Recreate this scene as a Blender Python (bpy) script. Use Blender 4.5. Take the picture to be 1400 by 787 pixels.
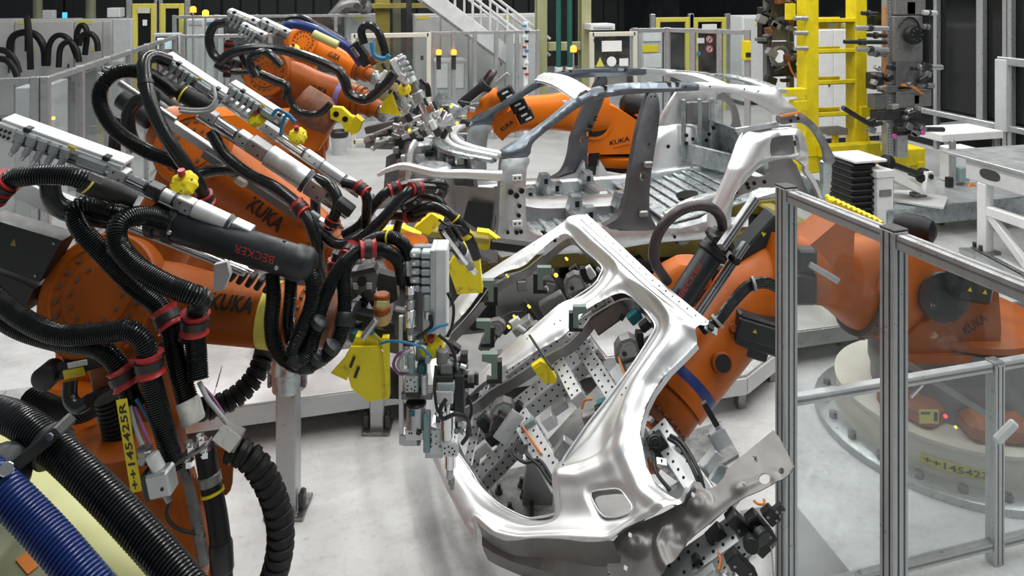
import bpy, math, random
import numpy as np
from mathutils import Vector, Matrix, Euler
from mathutils.geometry import delaunay_2d_cdt
for o in list(bpy.data.objects): bpy.data.objects.remove(o)
scene = bpy.context.scene
COL = scene.collection
rng = random.Random(7)
# ---------------------------------------------------------------- camera
FPX = 990.0; HOR = -20.0; CAMZ = 2.8; YAW = math.radians(14.2)
cam = bpy.data.cameras.new('camera'); camo = bpy.data.objects.new('camera', cam); COL.objects.link(camo)
cam.sensor_width = 36; cam.lens = FPX/1400*36; cam.sensor_fit = 'HORIZONTAL'
cam.shift_y = -(393.5-HOR)/1400; cam.clip_start = 0.05; cam.clip_end = 200
camo.location = (0, 0, CAMZ); camo.rotation_euler = (math.pi/2, 0, -YAW)
scene.camera = camo
# ---------------------------------------------------------------- world, lamps, exposure
w = bpy.data.worlds.new('hall'); scene.world = w; w.use_nodes = True
w.node_tree.nodes['Background'].inputs[0].default_value = (0.93, 0.97, 1.0, 1)
w.node_tree.nodes['Background'].inputs[1].default_value = 0.17
scene.view_settings.view_transform = 'Standard'; scene.view_settings.look = 'None'
scene.view_settings.exposure = 0.10; scene.view_settings.gamma = 1.0
def ceiling_lamp(x, y, z, sx, sy, watt):
    l = bpy.data.lights.new('ceiling_lamp', 'AREA'); l.shape = 'RECTANGLE'; l.size = sx; l.size_y = sy
    l.energy = watt; l.color = (1.0, 0.985, 0.96)
    o = bpy.data.objects.new('ceiling_lamp', l); COL.objects.link(o); o.location = (x, y, z)
for lx in (-2.5, 1.2, 4.9, 8.6):
    for ly in (1.5, 6.0, 10.5, 15.0):
        if (lx, ly) != (-2.5, 1.5): ceiling_lamp(lx, ly, 7.2, 0.45, 3.6, 145)
# ---------------------------------------------------------------- pixel -> place
CS, SN = math.cos(YAW), math.sin(YAW)
RV = Vector((CS, -SN, 0)); FV = Vector((SN, CS, 0)); UV = Vector((0, 0, 1))
def at(px, py, D):
    return RV*((px-700)/FPX*D) + FV*D + Vector((0, 0, CAMZ-(py-HOR)/FPX*D))
def onY(px, py, Y):
    d = at(px, py, 1.0)-Vector((0, 0, CAMZ)); k = Y/d.y
    return Vector((d.x*k, Y, CAMZ+d.z*k))
def onX(px, py, X):
    d = at(px, py, 1.0)-Vector((0, 0, CAMZ)); k = X/d.x
    return Vector((X, d.y*k, CAMZ+d.z*k))
def onZ(px, py, Z):
    d = at(px, py, 1.0)-Vector((0, 0, CAMZ)); k = (Z-CAMZ)/d.z
    return Vector((d.x*k, d.y*k, Z))
def depth(v): return v.x*SN+v.y*CS
# ---------------------------------------------------------------- materials
def mat(name, col, rough=0.5, metal=0.0, var=0.12, scale=6.0, bump=0.0, bscale=60.0, col2=None, emit=0.0, fac=(0.35, 0.7), coat=0.0, spec=0.5):
    m = bpy.data.materials.new(name); m.use_nodes = True; nt = m.node_tree; N = nt.nodes; L = nt.links
    b = N['Principled BSDF']; b.inputs['Metallic'].default_value = metal; b.inputs['Specular IOR Level'].default_value = spec
    tc = N.new('ShaderNodeTexCoord'); geo = N.new('ShaderNodeNewGeometry')
    nz = N.new('ShaderNodeTexNoise'); nz.inputs['Scale'].default_value = scale; nz.inputs['Detail'].default_value = 6; nz.inputs['Roughness'].default_value = 0.65
    L.new(geo.outputs['Position'], nz.inputs['Vector'])
    cr = N.new('ShaderNodeValToRGB'); e = cr.color_ramp.elements
    c2 = col2 if col2 else tuple(max(0, c*(1-var*2.2)) for c in col)
    e[0].position = fac[0]; e[1].position = fac[1]; e[0].color = (*c2, 1); e[1].color = (*col, 1)
    L.new(nz.outputs['Fac'], cr.inputs['Fac']); L.new(cr.outputs['Color'], b.inputs['Base Color'])
    mr = N.new('ShaderNodeMapRange'); mr.inputs[1].default_value = 0.3; mr.inputs[2].default_value = 0.75
    mr.inputs[3].default_value = max(0.05, rough-0.09); mr.inputs[4].default_value = min(1, rough+0.12)
    L.new(nz.outputs['Fac'], mr.inputs[0]); L.new(mr.outputs[0], b.inputs['Roughness'])
    if coat: b.inputs['Coat Weight'].default_value = coat; b.inputs['Coat Roughness'].default_value = 0.15
    if bump:
        n2 = N.new('ShaderNodeTexNoise'); n2.inputs['Scale'].default_value = bscale; n2.inputs['Detail'].default_value = 3
        L.new(geo.outputs['Position'], n2.inputs['Vector'])
        bp = N.new('ShaderNodeBump'); bp.inputs['Strength'].default_value = bump; bp.inputs['Distance'].default_value = 0.004
        L.new(n2.outputs['Fac'], bp.inputs['Height']); L.new(bp.outputs['Normal'], b.inputs['Normal'])
    if emit:
        b.inputs['Emission Color'].default_value = (*col, 1); b.inputs['Emission Strength'].default_value = emit
    return m
M = {}
def dm(k, *a, **kw): M[k] = mat(k, *a, **kw)
dm('orange', (0.49, 0.110, 0.005), 0.40, 0, 0.10, 5, spec=.28)
dm('orange_dark', (0.36, 0.082, 0.005), 0.44, 0, 0.14, 4, spec=.28)  # darker tone of the robot orange
dm('orange_bright', (0.80, 0.19, 0.008), 0.36, 0, 0.05, 5, spec=.3)
dm('rust', (0.30, 0.10, 0.04), 0.55, 0, 0.3, 9)
dm('silver', (0.80, 0.82, 0.83), 0.40, 0.78, 0.03, 3)
dm('silver_dull', (0.70, 0.73, 0.75), 0.34, 0.8, 0.08, 14)
dm('sheet_grey', (0.36, 0.36, 0.365), 0.38, 0.75, 0.10, 8)
dm('sheet_blue', (0.20, 0.235, 0.27), 0.34, 0.7, 0.12, 7)
dm('sheet_dark', (0.15, 0.155, 0.165), 0.42, 0.65, 0.12, 7)
dm('sheet_white', (0.82, 0.84, 0.85), 0.35, 0.4, 0.04, 8)
dm('galv', (0.62, 0.68, 0.70), 0.30, 0.8, 0.18, 12)
dm('alu', (0.50, 0.515, 0.525), 0.34, 0.7, 0.06, 20)
dm('alu_light', (0.68, 0.70, 0.71), 0.40, 0.45, 0.05, 20)
dm('alu_dark', (0.22, 0.223, 0.227), 0.42, 0.6, 0.1, 20)
dm('steel', (0.34, 0.34, 0.34), 0.30, 0.85, 0.15, 25)
dm('steel_dark', (0.085, 0.085, 0.09), 0.42, 0.6, 0.2, 22)
dm('chrome', (0.80, 0.81, 0.82), 0.14, 1.0, 0.04, 20)
dm('cast', (0.29, 0.285, 0.28), 0.45, 0.5, 0.12, 30)
dm('connector', (0.43, 0.48, 0.50), 0.40, 0.35, 0.08, 25)
dm('box_white', (0.74, 0.76, 0.76), 0.45, 0, 0.05, 16)
dm('box_grey', (0.50, 0.52, 0.53), 0.5, 0, 0.06, 10)
dm('rubber', (0.008, 0.010, 0.011), 0.26, 0, 0.1, 20, spec=.55)
dm('rubber_matt', (0.011, 0.0115, 0.012), 0.5, 0, 0.15, 20, spec=.3)
dm('rubber_brown', (0.055, 0.038, 0.038), 0.4, 0, 0.15, 12)
dm('plastic_black', (0.013, 0.014, 0.015), 0.42, 0, 0.15, 20)
dm('plastic_dark', (0.020, 0.025, 0.028), 0.4, 0, 0.15, 20, spec=.4)
dm('sheet_taupe', (0.20, 0.195, 0.19), 0.40, 0.7, 0.10, 8)
dm('hole', (0.004, 0.004, 0.004), 0.9, 0, 0.0, 5)
dm('red', (0.45, 0.035, 0.035), 0.35, 0, 0.1, 16)
dm('yellow', (0.86, 0.69, 0.008), 0.45, 0, 0.10, 8)
dm('yellow_dirty', (0.88, 0.73, 0.01), 0.45, 0, 0.1, 14, col2=(0.42, 0.33, 0.03), fac=(0.33, 0.45))
dm('yellow_pale', (0.55, 0.56, 0.22), 0.4, 0, 0.04, 8)
dm('yellow_mustard', (0.34, 0.28, 0.05), 0.5, 0, 0.15, 8)
dm('yellow_tape', (0.66, 0.60, 0.10), 0.45, 0, 0.06, 30)
dm('yellow_pale_shade', (0.25, 0.26, 0.16), 0.45, 0, 0.05, 8)  # shaded tone of the pale yellow arm, painted into the cover plate
dm('olive', (0.40, 0.40, 0.22), 0.5, 0, 0.08, 4)
dm('olive_dark', (0.17, 0.18, 0.11), 0.5, 0, 0.1, 4)
dm('green_pipe', (0.015, 0.12, 0.10), 0.4, 0, 0.1, 5)
dm('mint', (0.165, 0.235, 0.195), 0.5, 0, 0.05, 20)
dm('teal', (0.02, 0.17, 0.20), 0.45, 0, 0.2, 30)
dm('teal_paint', (0.16, 0.36, 0.40), 0.45, 0.2, 0.3, 40, col2=(0.35, 0.36, 0.36))
dm('blue_hose', (0.012, 0.035, 0.17), 0.34, 0, 0.1, 20)
dm('blue_tape', (0.012, 0.03, 0.16), 0.4, 0, 0.05, 20)
dm('violet_tape', (0.20, 0.16, 0.42), 0.45, 0, 0.05, 20)
dm('blue_wire', (0.03, 0.23, 0.45), 0.4, 0, 0.1, 20)
dm('grey_wire', (0.36, 0.37, 0.38), 0.4, 0, 0.1, 20)
dm('purple_wire', (0.22, 0.07, 0.20), 0.45, 0, 0.05, 20)
dm('orange_wire', (0.65, 0.20, 0.03), 0.45, 0, 0.05, 20)
dm('amber', (0.55, 0.36, 0.14), 0.3, 0, 0.08, 30)
dm('brown', (0.10, 0.075, 0.065), 0.5, 0, 0.1, 10)
dm('white', (0.80, 0.81, 0.81), 0.5, 0, 0.04, 8)
dm('paper', (0.80, 0.80, 0.78), 0.6, 0, 0.1, 60)
dm('cream', (0.62, 0.60, 0.52), 0.5, 0, 0.05, 8)
dm('white_worn', (0.72, 0.73, 0.73), 0.45, 0, 0.1, 3)
dm('cabinet', (0.50, 0.51, 0.50), 0.5, 0, 0.04, 3)
dm('pink', (0.65, 0.10, 0.40), 0.5)
dm('blackwall', (0.020, 0.023, 0.026), 0.5, 0, 0.2, 1.5)
dm('darkglass', (0.008, 0.009, 0.010), 0.12, 0, 0.1, 1.0)
dm('screen', (0.62, 0.85, 0.92), 0.3, emit=1.0)
dm('lamp_amber', (1.0, 0.30, 0.03), 0.3, emit=2.2)
dm('lamp_yellow', (1.0, 0.62, 0.05), 0.3, emit=1.6)
dm('led_red', (1.0, 0.03, 0.05), 0.3, emit=3.0)
dm('blue_screen', (0.10, 0.55, 0.85), 0.3, emit=0.9)
dm('concrete_stain', (0.36, 0.37, 0.36), 0.6, 0.2, 0.3, 14)
# white painted concrete floor with scuffs, tyre smears and a faint gloss
def floor_mat():
    m = mat('floor_paint', (0.70, 0.715, 0.715), 0.30, 0, 0.0, 1.0); nt = m.node_tree; N = nt.nodes; L = nt.links
    b = N['Principled BSDF']; geo = N.new('ShaderNodeNewGeometry')
    mp = N.new('ShaderNodeMapping'); mp.inputs['Scale'].default_value = (0.8, 1.6, 1); mp.inputs['Rotation'].default_value = (0, 0, -0.35)
    L.new(geo.outputs['Position'], mp.inputs['Vector'])
    n1 = N.new('ShaderNodeTexNoise'); n1.inputs['Scale'].default_value = 1.3; n1.inputs['Detail'].default_value = 9; n1.inputs['Roughness'].default_value = 0.7
    L.new(mp.outputs[0], n1.inputs['Vector'])
    r1 = N.new('ShaderNodeValToRGB'); e = r1.color_ramp.elements; e[0].position = 0.33; e[1].position = 0.58
    e[0].color = (0.47, 0.47, 0.465, 1); e[1].color = (0.66, 0.675, 0.675, 1); L.new(n1.outputs['Fac'], r1.inputs['Fac'])
    n2 = N.new('ShaderNodeTexNoise'); n2.inputs['Scale'].default_value = 22; n2.inputs['Detail'].default_value = 8; n2.inputs['Roughness'].default_value = 0.75
    L.new(geo.outputs['Position'], n2.inputs['Vector'])
    r2 = N.new('ShaderNodeValToRGB'); e = r2.color_ramp.elements; e[0].position = 0.30; e[1].position = 0.48
    e[0].color = (0.62, 0.60, 0.57, 1); e[1].color = (1, 1, 1, 1); L.new(n2.outputs['Fac'], r2.inputs['Fac'])
    mx = N.new('ShaderNodeMix'); mx.data_type = 'RGBA'; mx.blend_type = 'MULTIPLY'; mx.inputs[0].default_value = 0.55
    L.new(r1.outputs[0], mx.inputs[6]); L.new(r2.outputs[0], mx.inputs[7]); L.new(mx.outputs[2], b.inputs['Base Color'])
    return m
M['floor'] = floor_mat()
dm('aisle', (0.40, 0.405, 0.405), 0.4, 0, 0.08, 2)
def checker_mat(name, col, metal, scale=20):
    m = mat(name, col, 0.35, metal, 0.1, 5); nt = m.node_tree; N = nt.nodes; L = nt.links
    b = N['Principled BSDF']; geo = N.new('ShaderNodeNewGeometry')
    outs = []
    for k, rot in ((0, 0.785), (1, -0.785)):
        mp = N.new('ShaderNodeMapping'); mp.inputs['Rotation'].default_value = (0, 0, rot); mp.inputs['Scale'].default_value = (scale, scale*0.45, scale)
        mp.inputs['Location'].default_value = (0.5*k, 0.5*k, 0)
        L.new(geo.outputs['Position'], mp.inputs['Vector'])
        v = N.new('ShaderNodeTexVoronoi'); v.inputs['Scale'].default_value = 1.0; v.inputs['Randomness'].default_value = 0.0
        L.new(mp.outputs[0], v.inputs['Vector'])
        r = N.new('ShaderNodeMapRange'); r.inputs[1].default_value = 0.16; r.inputs[2].default_value = 0.30; r.inputs[3].default_value = 1; r.inputs[4].default_value = 0
        L.new(v.outputs['Distance'], r.inputs[0]); outs.append(r)
    ad = N.new('ShaderNodeMath'); ad.operation = 'MAXIMUM'; L.new(outs[0].outputs[0], ad.inputs[0]); L.new(outs[1].outputs[0], ad.inputs[1])
    bp = N.new('ShaderNodeBump'); bp.inputs['Strength'].default_value = 0.8; bp.inputs['Distance'].default_value = 0.006
    L.new(ad.outputs[0], bp.inputs['Height']); L.new(bp.outputs['Normal'], b.inputs['Normal'])
    return m
M['checker'] = checker_mat('checker_plate', (0.66, 0.67, 0.67), 0.5)
M['checker_big'] = checker_mat('checker_plate_big', (0.60, 0.63, 0.64), 0.6, 9)
def glass_mat():
    m = bpy.data.materials.new('polycarbonate'); m.use_nodes = True; nt = m.node_tree; N = nt.nodes; L = nt.links; N.clear()
    o = N.new('ShaderNodeOutputMaterial'); tr = N.new('ShaderNodeBsdfTransparent'); tr.inputs[0].default_value = (0.93, 0.95, 0.95, 1)
    gl = N.new('ShaderNodeBsdfGlossy'); gl.inputs['Roughness'].default_value = 0.02
    df = N.new('ShaderNodeBsdfDiffuse'); df.inputs[0].default_value = (0.8, 0.82, 0.82, 1)
    ge = N.new('ShaderNodeNewGeometry'); dt = N.new('ShaderNodeVectorMath'); dt.operation = 'DOT_PRODUCT'; L.new(ge.outputs['Normal'], dt.inputs[0]); L.new(ge.outputs['Incoming'], dt.inputs[1])
    def mth(op, a, b):
        q = N.new('ShaderNodeMath'); q.operation = op
        for i, v in enumerate((a, b)):
            if v is None: continue
            if isinstance(v, (int, float)): q.inputs[i].default_value = v
            else: L.new(v, q.inputs[i])
        return q.outputs[0]
    fr0 = mth('ADD', mth('MULTIPLY', mth('POWER', mth('SUBTRACT', 1.0, mth('ABSOLUTE', dt.outputs['Value'], None)), 5.0), 0.9), 0.03)
    m1 = N.new('ShaderNodeMixShader'); m2 = N.new('ShaderNodeMixShader')
    geo = N.new('ShaderNodeNewGeometry'); nz = N.new('ShaderNodeTexNoise'); nz.inputs['Scale'].default_value = 2.5; nz.inputs['Detail'].default_value = 4
    L.new(geo.outputs['Position'], nz.inputs['Vector'])
    r = N.new('ShaderNodeMapRange'); r.inputs[1].default_value = 0.4; r.inputs[2].default_value = 0.7; r.inputs[3].default_value = 0.008; r.inputs[4].default_value = 0.04
    L.new(nz.outputs['Fac'], r.inputs[0])
    L.new(r.outputs[0], m1.inputs[0]); L.new(tr.outputs[0], m1.inputs[1]); L.new(df.outputs[0], m1.inputs[2])
    L.new(fr0, m2.inputs[0]); L.new(m1.outputs[0], m2.inputs[1]); L.new(gl.outputs[0], m2.inputs[2]); L.new(m2.outputs[0], o.inputs[0])
    return m
M['glass'] = glass_mat()
# ---------------------------------------------------------------- mesh building
class Fr:                       # a local frame with a unit length
    def __init__(s, o, x, up=UV, unit=1.0):
        s.o = Vector(o); s.x = Vector(x).normalized(); u = Vector(up)
        u = u - s.x*u.dot(s.x)
        if u.length < 1e-5: u = Vector((0, 1, 0))-s.x*s.x.y
        s.z = u.normalized(); s.y = s.z.cross(s.x); s.u = unit
    def p(s, x, y=0, z=0): return s.o+(s.x*x+s.y*y+s.z*z)*s.u
    def d(s, x, y=0, z=0): return (s.x*x+s.y*y+s.z*z)
    def sub(s, x, y, z, ang=0, axis='y', unit=1.0):
        a = {'x': s.x, 'y': s.y, 'z': s.z}[axis]; R = Matrix.Rotation(math.radians(ang), 3, a)
        f = Fr(s.p(x, y, z), R @ s.x, R @ s.z, s.u*unit); return f
def FP(a, b, D, D2=None, up=UV):    # frame along the line seen from pixel a to pixel b, unit = one pixel at that distance
    p0 = at(a[0], a[1], D); p1 = at(b[0], b[1], D2 if D2 else D)
    return Fr(p0, p1-p0, up, D/FPX)
WF = Fr((0, 0, 0), (1, 0, 0))
def crom(pts, n=8, closed=False):
    P = [Vector(p) for p in pts]
    if len(P) < 3: return P
    out = []; m = len(P); rngk = range(m if closed else m-1)
    for i in rngk:
        if closed: a, b, c, d = P[i-1], P[i], P[(i+1) % m], P[(i+2) % m]
        else:
            b, c = P[i], P[i+1]; a = P[i-1] if i else b*2-c; d = P[i+2] if i+2 < m else c*2-b
        for k in range(n):
            t = k/n
            out.append(0.5*((2*b)+(c-a)*t+(2*a-5*b+4*c-d)*t*t+(3*b-a-3*c+d)*t**3))
    if not closed: out.append(P[-1])
    return out
def resample(P, step):
    L = [0]
    for a, b in zip(P, P[1:]): L.append(L[-1]+(b-a).length)
    n = max(2, int(L[-1]/step)); out = []; j = 0
    for k in range(n+1):
        s = L[-1]*k/n
        while j < len(P)-2 and L[j+1] < s: j += 1
        t = (s-L[j])/max(1e-9, L[j+1]-L[j]); out.append(P[j].lerp(P[j+1], min(1, max(0, t))))
    return out
class MB:
    def __init__(s): s.v = []; s.f = []
    def add(s, vs, fs):
        b = len(s.v); s.v.extend(vs); s.f.extend([tuple(i+b for i in f) for f in fs]); return s
    def box(s, F, c, sz, bev=None):
        hx, hy, hz = sz[0]/2, sz[1]/2, sz[2]/2
        if bev is None: bev = min(sz)*0.09
        if bev <= 0:
            vs = [F.p(c[0]+i*hx, c[1]+j*hy, c[2]+k*hz) for i in (-1, 1) for j in (-1, 1) for k in (-1, 1)]
            return s.add(vs, [(0, 1, 3, 2), (4, 6, 7, 5), (0, 4, 5, 1), (2, 3, 7, 6), (0, 2, 6, 4), (1, 5, 7, 3)])
        vs = []; idx = {}
        for i in (-1, 1):
            for j in (-1, 1):
                for k in (-1, 1):
                    for ax in range(3):
                        q = [i*(hx-bev), j*(hy-bev), k*(hz-bev)]; q[ax] = (i*hx, j*hy, k*hz)[ax]
                        idx[(i, j, k, ax)] = len(vs); vs.append(F.p(c[0]+q[0], c[1]+q[1], c[2]+q[2]))
        fs = []
        I = lambda i, j, k, a: idx[(i, j, k, a)]
        for q in (-1, 1):
            fs.append([I(q, -1, -1, 0), I(q, 1, -1, 0), I(q, 1, 1, 0), I(q, -1, 1, 0)][::q])
            fs.append([I(-1, q, -1, 1), I(-1, q, 1, 1), I(1, q, 1, 1), I(1, q, -1, 1)][::q])
            fs.append([I(-1, -1, q, 2), I(1, -1, q, 2), I(1, 1, q, 2), I(-1, 1, q, 2)][::q])
        for j in (-1, 1):
            for k in (-1, 1):
                g = j*k
                fs.append([I(-1, j, k, 1), I(-1, j, k, 2), I(1, j, k, 2), I(1, j, k, 1)][::g])
                fs.append([I(j, -1, k, 2), I(j, -1, k, 0), I(j, 1, k, 0), I(j, 1, k, 2)][::g])
                fs.append([I(j, k, -1, 0), I(j, k, -1, 1), I(j, k, 1, 1), I(j, k, 1, 0)][::g])
        for i in (-1, 1):
            for j in (-1, 1):
                for k in (-1, 1): fs.append([I(i, j, k, 0), I(i, j, k, 1), I(i, j, k, 2)][::i*j*k])
        return s.add(vs, fs)
    def lathe(s, p0, ax, prof, n=18, ref=None, caps=True):
        p0 = Vector(p0); ax = Vector(ax).normalized(); r = Vector(ref) if ref else (UV if abs(ax.z) < 0.9 else Vector((1, 0, 0)))
        u = (r-ax*r.dot(ax)).normalized(); v = ax.cross(u); vs = []; fs = []
        for t, rad in prof:
            for i in range(n):
                a = 2*math.pi*i/n; vs.append(p0+ax*t+(u*math.cos(a)+v*math.sin(a))*rad)
        for k in range(len(prof)-1):
            for i in range(n):
                j = (i+1) % n; fs.append((k*n+i, k*n+j, (k+1)*n+j, (k+1)*n+i))
        if caps:
            fs.append(tuple(range(n-1, -1, -1))); b = (len(prof)-1)*n; fs.append(tuple(range(b, b+n)))
        return s.add(vs, fs)
    def cyl(s, p0, p1, r, r1=None, n=14):
        p0 = Vector(p0); p1 = Vector(p1); L = (p1-p0).length
        return s.lathe(p0, p1-p0, [(0, r), (L, r if r1 is None else r1)], n)
    def rcyl(s, p0, p1, r, n=18, b=0.12):    # cylinder with chamfered ends
        p0 = Vector(p0); p1 = Vector(p1); L = (p1-p0).length; e = min(r*b, L*0.4)
        return s.lathe(p0, p1-p0, [(0, r-e), (e, r), (L-e, r), (L, r-e)], n)
    def tube(s, pts, r, n=10, rf=None, caps=True):
        P = [Vector(p) for p in pts]; m = len(P); vs = []; fs = []; u = None
        for i in range(m):
            t = (P[min(m-1, i+1)]-P[max(0, i-1)])
            t = t.normalized() if t.length > 1e-9 else Vector((1, 0, 0))
            if u is None:
                q = UV if abs(t.z) < 0.9 else Vector((1, 0, 0)); u = (q-t*q.dot(t)).normalized()
            else:
                u = u-t*u.dot(t); u = u.normalized() if u.length > 1e-6 else t.orthogonal().normalized()
            v = t.cross(u); rr = rf(i) if rf else r
            for k in range(n):
                a = 2*math.pi*k/n; vs.append(P[i]+(u*math.cos(a)+v*math.sin(a))*rr)
        for i in range(m-1):
            for k in range(n):
                j = (k+1) % n; fs.append((i*n+k, i*n+j, (i+1)*n+j, (i+1)*n+k))
        if caps:
            fs.append(tuple(range(n-1, -1, -1))); b = (m-1)*n; fs.append(tuple(range(b, b+n)))
        return s.add(vs, fs)
    def ribbed(s, pts, r, pitch, dip=0.86, n=12):
        P = resample(pts, pitch/3.0); pr = (1.0, 1.0, dip)
        return s.tube(P, r, n, rf=lambda i: r*pr[i % 3])
    def prism(s, poly, vec):
        P = [Vector(p) for p in poly]; v = Vector(vec); n = len(P)
        nrm = Vector((0, 0, 0))
        for i in range(n): nrm += P[i].cross(P[(i+1) % n])
        vs = P+[p+v for p in P]; a = tuple(range(n)); b = tuple(range(n, 2*n))
        if nrm.dot(v) > 0: fs = [a[::-1], b]+[(i, (i+1) % n, n+(i+1) % n, n+i) for i in range(n)]
        else: fs = [a, b[::-1]]+[((i+1) % n, i, n+i, n+(i+1) % n) for i in range(n)]
        return s.add(vs, fs)
    def slab(s, F, poly, y0, y1):      # polygon in the frame's x-z plane, extruded along y
        return s.prism([F.p(a, y0, b) for a, b in poly], F.d(0, 1, 0)*(y1-y0)*F.u)
    def loft(s, secs, n=20, p=2.6, caps=True):   # secs: (centre, udir, vdir, ru, rv): superellipse sections
        vs = []; fs = []
        for c, u, v, ru, rv in secs:
            for i in range(n):
                a = 2*math.pi*i/n; ca, sa = math.cos(a), math.sin(a)
                vs.append(Vector(c)+Vector(u)*(math.copysign(abs(ca)**(2/p), ca)*ru)+Vector(v)*(math.copysign(abs(sa)**(2/p), sa)*rv))
        m = len(secs)
        for k in range(m-1):
            for i in range(n):
                j = (i+1) % n; fs.append((k*n+i, k*n+j, (k+1)*n+j, (k+1)*n+i))
        if caps: fs.append(tuple(range(n-1, -1, -1))); fs.append(tuple(range((m-1)*n, m*n)))
        return s.add(vs, fs)
    def torus(s, c, ax, R, r, n=24, k=8, a0=0, a1=360):
        ax = Vector(ax).normalized(); q = UV if abs(ax.z) < 0.9 else Vector((1, 0, 0)); u = (q-ax*q.dot(ax)).normalized(); v = ax.cross(u)
        P = [Vector(c)+(u*math.cos(a)+v*math.sin(a))*R for a in [math.radians(a0+(a1-a0)*i/n) for i in range(n+1)]]
        return s.tube(P, r, k)
    def bolts(s, c, ax, R, n, r, h, a0=0):
        ax = Vector(ax).normalized(); q = UV if abs(ax.z) < 0.9 else Vector((1, 0, 0)); u = (q-ax*q.dot(ax)).normalized(); v = ax.cross(u)
        for i in range(n):
            a = a0+2*math.pi*i/n; p = Vector(c)+(u*math.cos(a)+v*math.sin(a))*R; s.cyl(p, p+ax*h, r, n=6)
        return s
    def obj(s, name, m, parent=None, smooth=35):
        V = np.array([tuple(v) for v in s.v]); c = (V.min(0)+V.max(0))/2
        me = bpy.data.meshes.new(name); me.from_pydata((V-c).tolist(), [], s.f)
        me.polygons.foreach_set('use_smooth', [True]*len(me.polygons)); me.set_sharp_from_angle(angle=math.radians(smooth))
        me.materials.append(M[m] if isinstance(m, str) else m); me.update()
        o = bpy.data.objects.new(name, me); COL.objects.link(o)
        c = Vector(c)
        if parent: o.parent = parent; o.location = c-world_loc(parent)
        else: o.location = c
        return o
def world_loc(o):
    l = Vector(o.location)
    while o.parent: o = o.parent; l += o.location
    return l
def tag(o, label=None, cat=None, group=None, kind=None):
    if label: o['label'] = label
    if cat: o['category'] = cat
    if group: o['group'] = group
    if kind: o['kind'] = kind
    return o
def thing(name, label, cat, loc, group=None):
    o = bpy.data.objects.new(name, None); COL.objects.link(o); o.location = loc; o.empty_display_size = 0.1
    return tag(o, label, cat, group)
def struct(o): o['kind'] = 'structure'; return o
# ---- sheets cut from an outline with holes, relief by distance
def dens(poly, step, closed=True):
    out = []; n = len(poly)
    for i in range(n if closed else n-1):
        a = poly[i]; b = poly[(i+1) % n]; L = math.hypot(b[0]-a[0], b[1]-a[1]); k = max(1, int(L/step+0.5))
        for j in range(k): out.append((a[0]+(b[0]-a[0])*j/k, a[1]+(b[1]-a[1])*j/k))
    if not closed: out.append(tuple(poly[-1]))
    return out
def smooth2(poly, n=4, closed=True):
    return [(p.x, p.y) for p in crom([(a, b, 0) for a, b in poly], n, closed)]
def inside(P, poly):
    x, y = P[:, 0], P[:, 1]; r = np.zeros(len(P), bool); q = np.array(poly); m = len(q)
    for i in range(m):
        x0, y0 = q[i-1]; x1, y1 = q[i]
        c = ((y0 > y) != (y1 > y)); 
        if y1 != y0: r ^= c & (x < (x1-x0)*(y-y0)/(y1-y0)+x0)
    return r
def pdist(P, poly, closed=True):
    q = np.array(poly, float); a = q; b = np.roll(q, -1, 0)
    if not closed: a, b = a[:-1], b[:-1]
    best = np.full(len(P), 1e9)
    for i in range(len(a)):
        d = b[i]-a[i]; l = max(1e-9, d@d); t = np.clip(((P-a[i])@d)/l, 0, 1)
        best = np.minimum(best, np.hypot(*(P-a[i]-t[:, None]*d).T))
    return best
def sstep(a, b, x): t = np.clip((x-a)/(b-a), 0, 1); return t*t*(3-2*t)
def sheet(outer, holes=(), step=6.0, lines=()):
    cs = [dens(outer, step)]+[dens(h, step) for h in holes]; vs = []; es = []
    for c in cs:
        b = len(vs); vs += c; es += [(b+i, b+(i+1) % len(c)) for i in range(len(c))]
    for l in lines:
        c = dens(l, step, False); b = len(vs); vs += c; es += [(b+i, b+i+1) for i in range(len(c)-1)]
    A = np.array(vs); lo = A.min(0); hi = A.max(0)
    gx, gy = np.meshgrid(np.arange(lo[0]+step/2, hi[0], step), np.arange(lo[1]+step/2, hi[1], step)); gx[::2] += step*0.5
    G = np.stack([gx.ravel(), gy.ravel()], 1); k = inside(G, cs[0])
    for c in cs[1:]: k &= ~inside(G, c)
    G = G[k]
    if len(G):
        d = np.full(len(G), 1e9)
        for i in range(0, len(A), 400): d = np.minimum(d, np.hypot(G[:, None, 0]-A[None, i:i+400, 0], G[:, None, 1]-A[None, i:i+400, 1]).min(1))
        G = G[d > step*0.55]
    vs = vs+[tuple(g) for g in G]
    r = delaunay_2d_cdt([Vector(v) for v in vs], es, [], 0, 1e-5)
    P = np.array([tuple(v) for v in r[0]]); F = [f for f in r[2]]
    C = np.array([P[list(f)].mean(0) for f in F]); k = inside(C, cs[0])
    for c in cs[1:]: k &= ~inside(C, c)
    return P, [F[i] for i in range(len(F)) if k[i]]
def relax(h, F, it=3, k=0.5):
    n = len(h); A = np.array(F); a = np.concatenate([A[:, 0], A[:, 1], A[:, 2], A[:, 1], A[:, 2], A[:, 0]]); b = np.concatenate([A[:, 1], A[:, 2], A[:, 0], A[:, 0], A[:, 1], A[:, 2]])
    c = np.bincount(a, minlength=n)
    for _ in range(it): h = h*(1-k)+k*np.bincount(a, weights=h[b], minlength=n)/np.maximum(c, 1)
    return h
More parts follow.
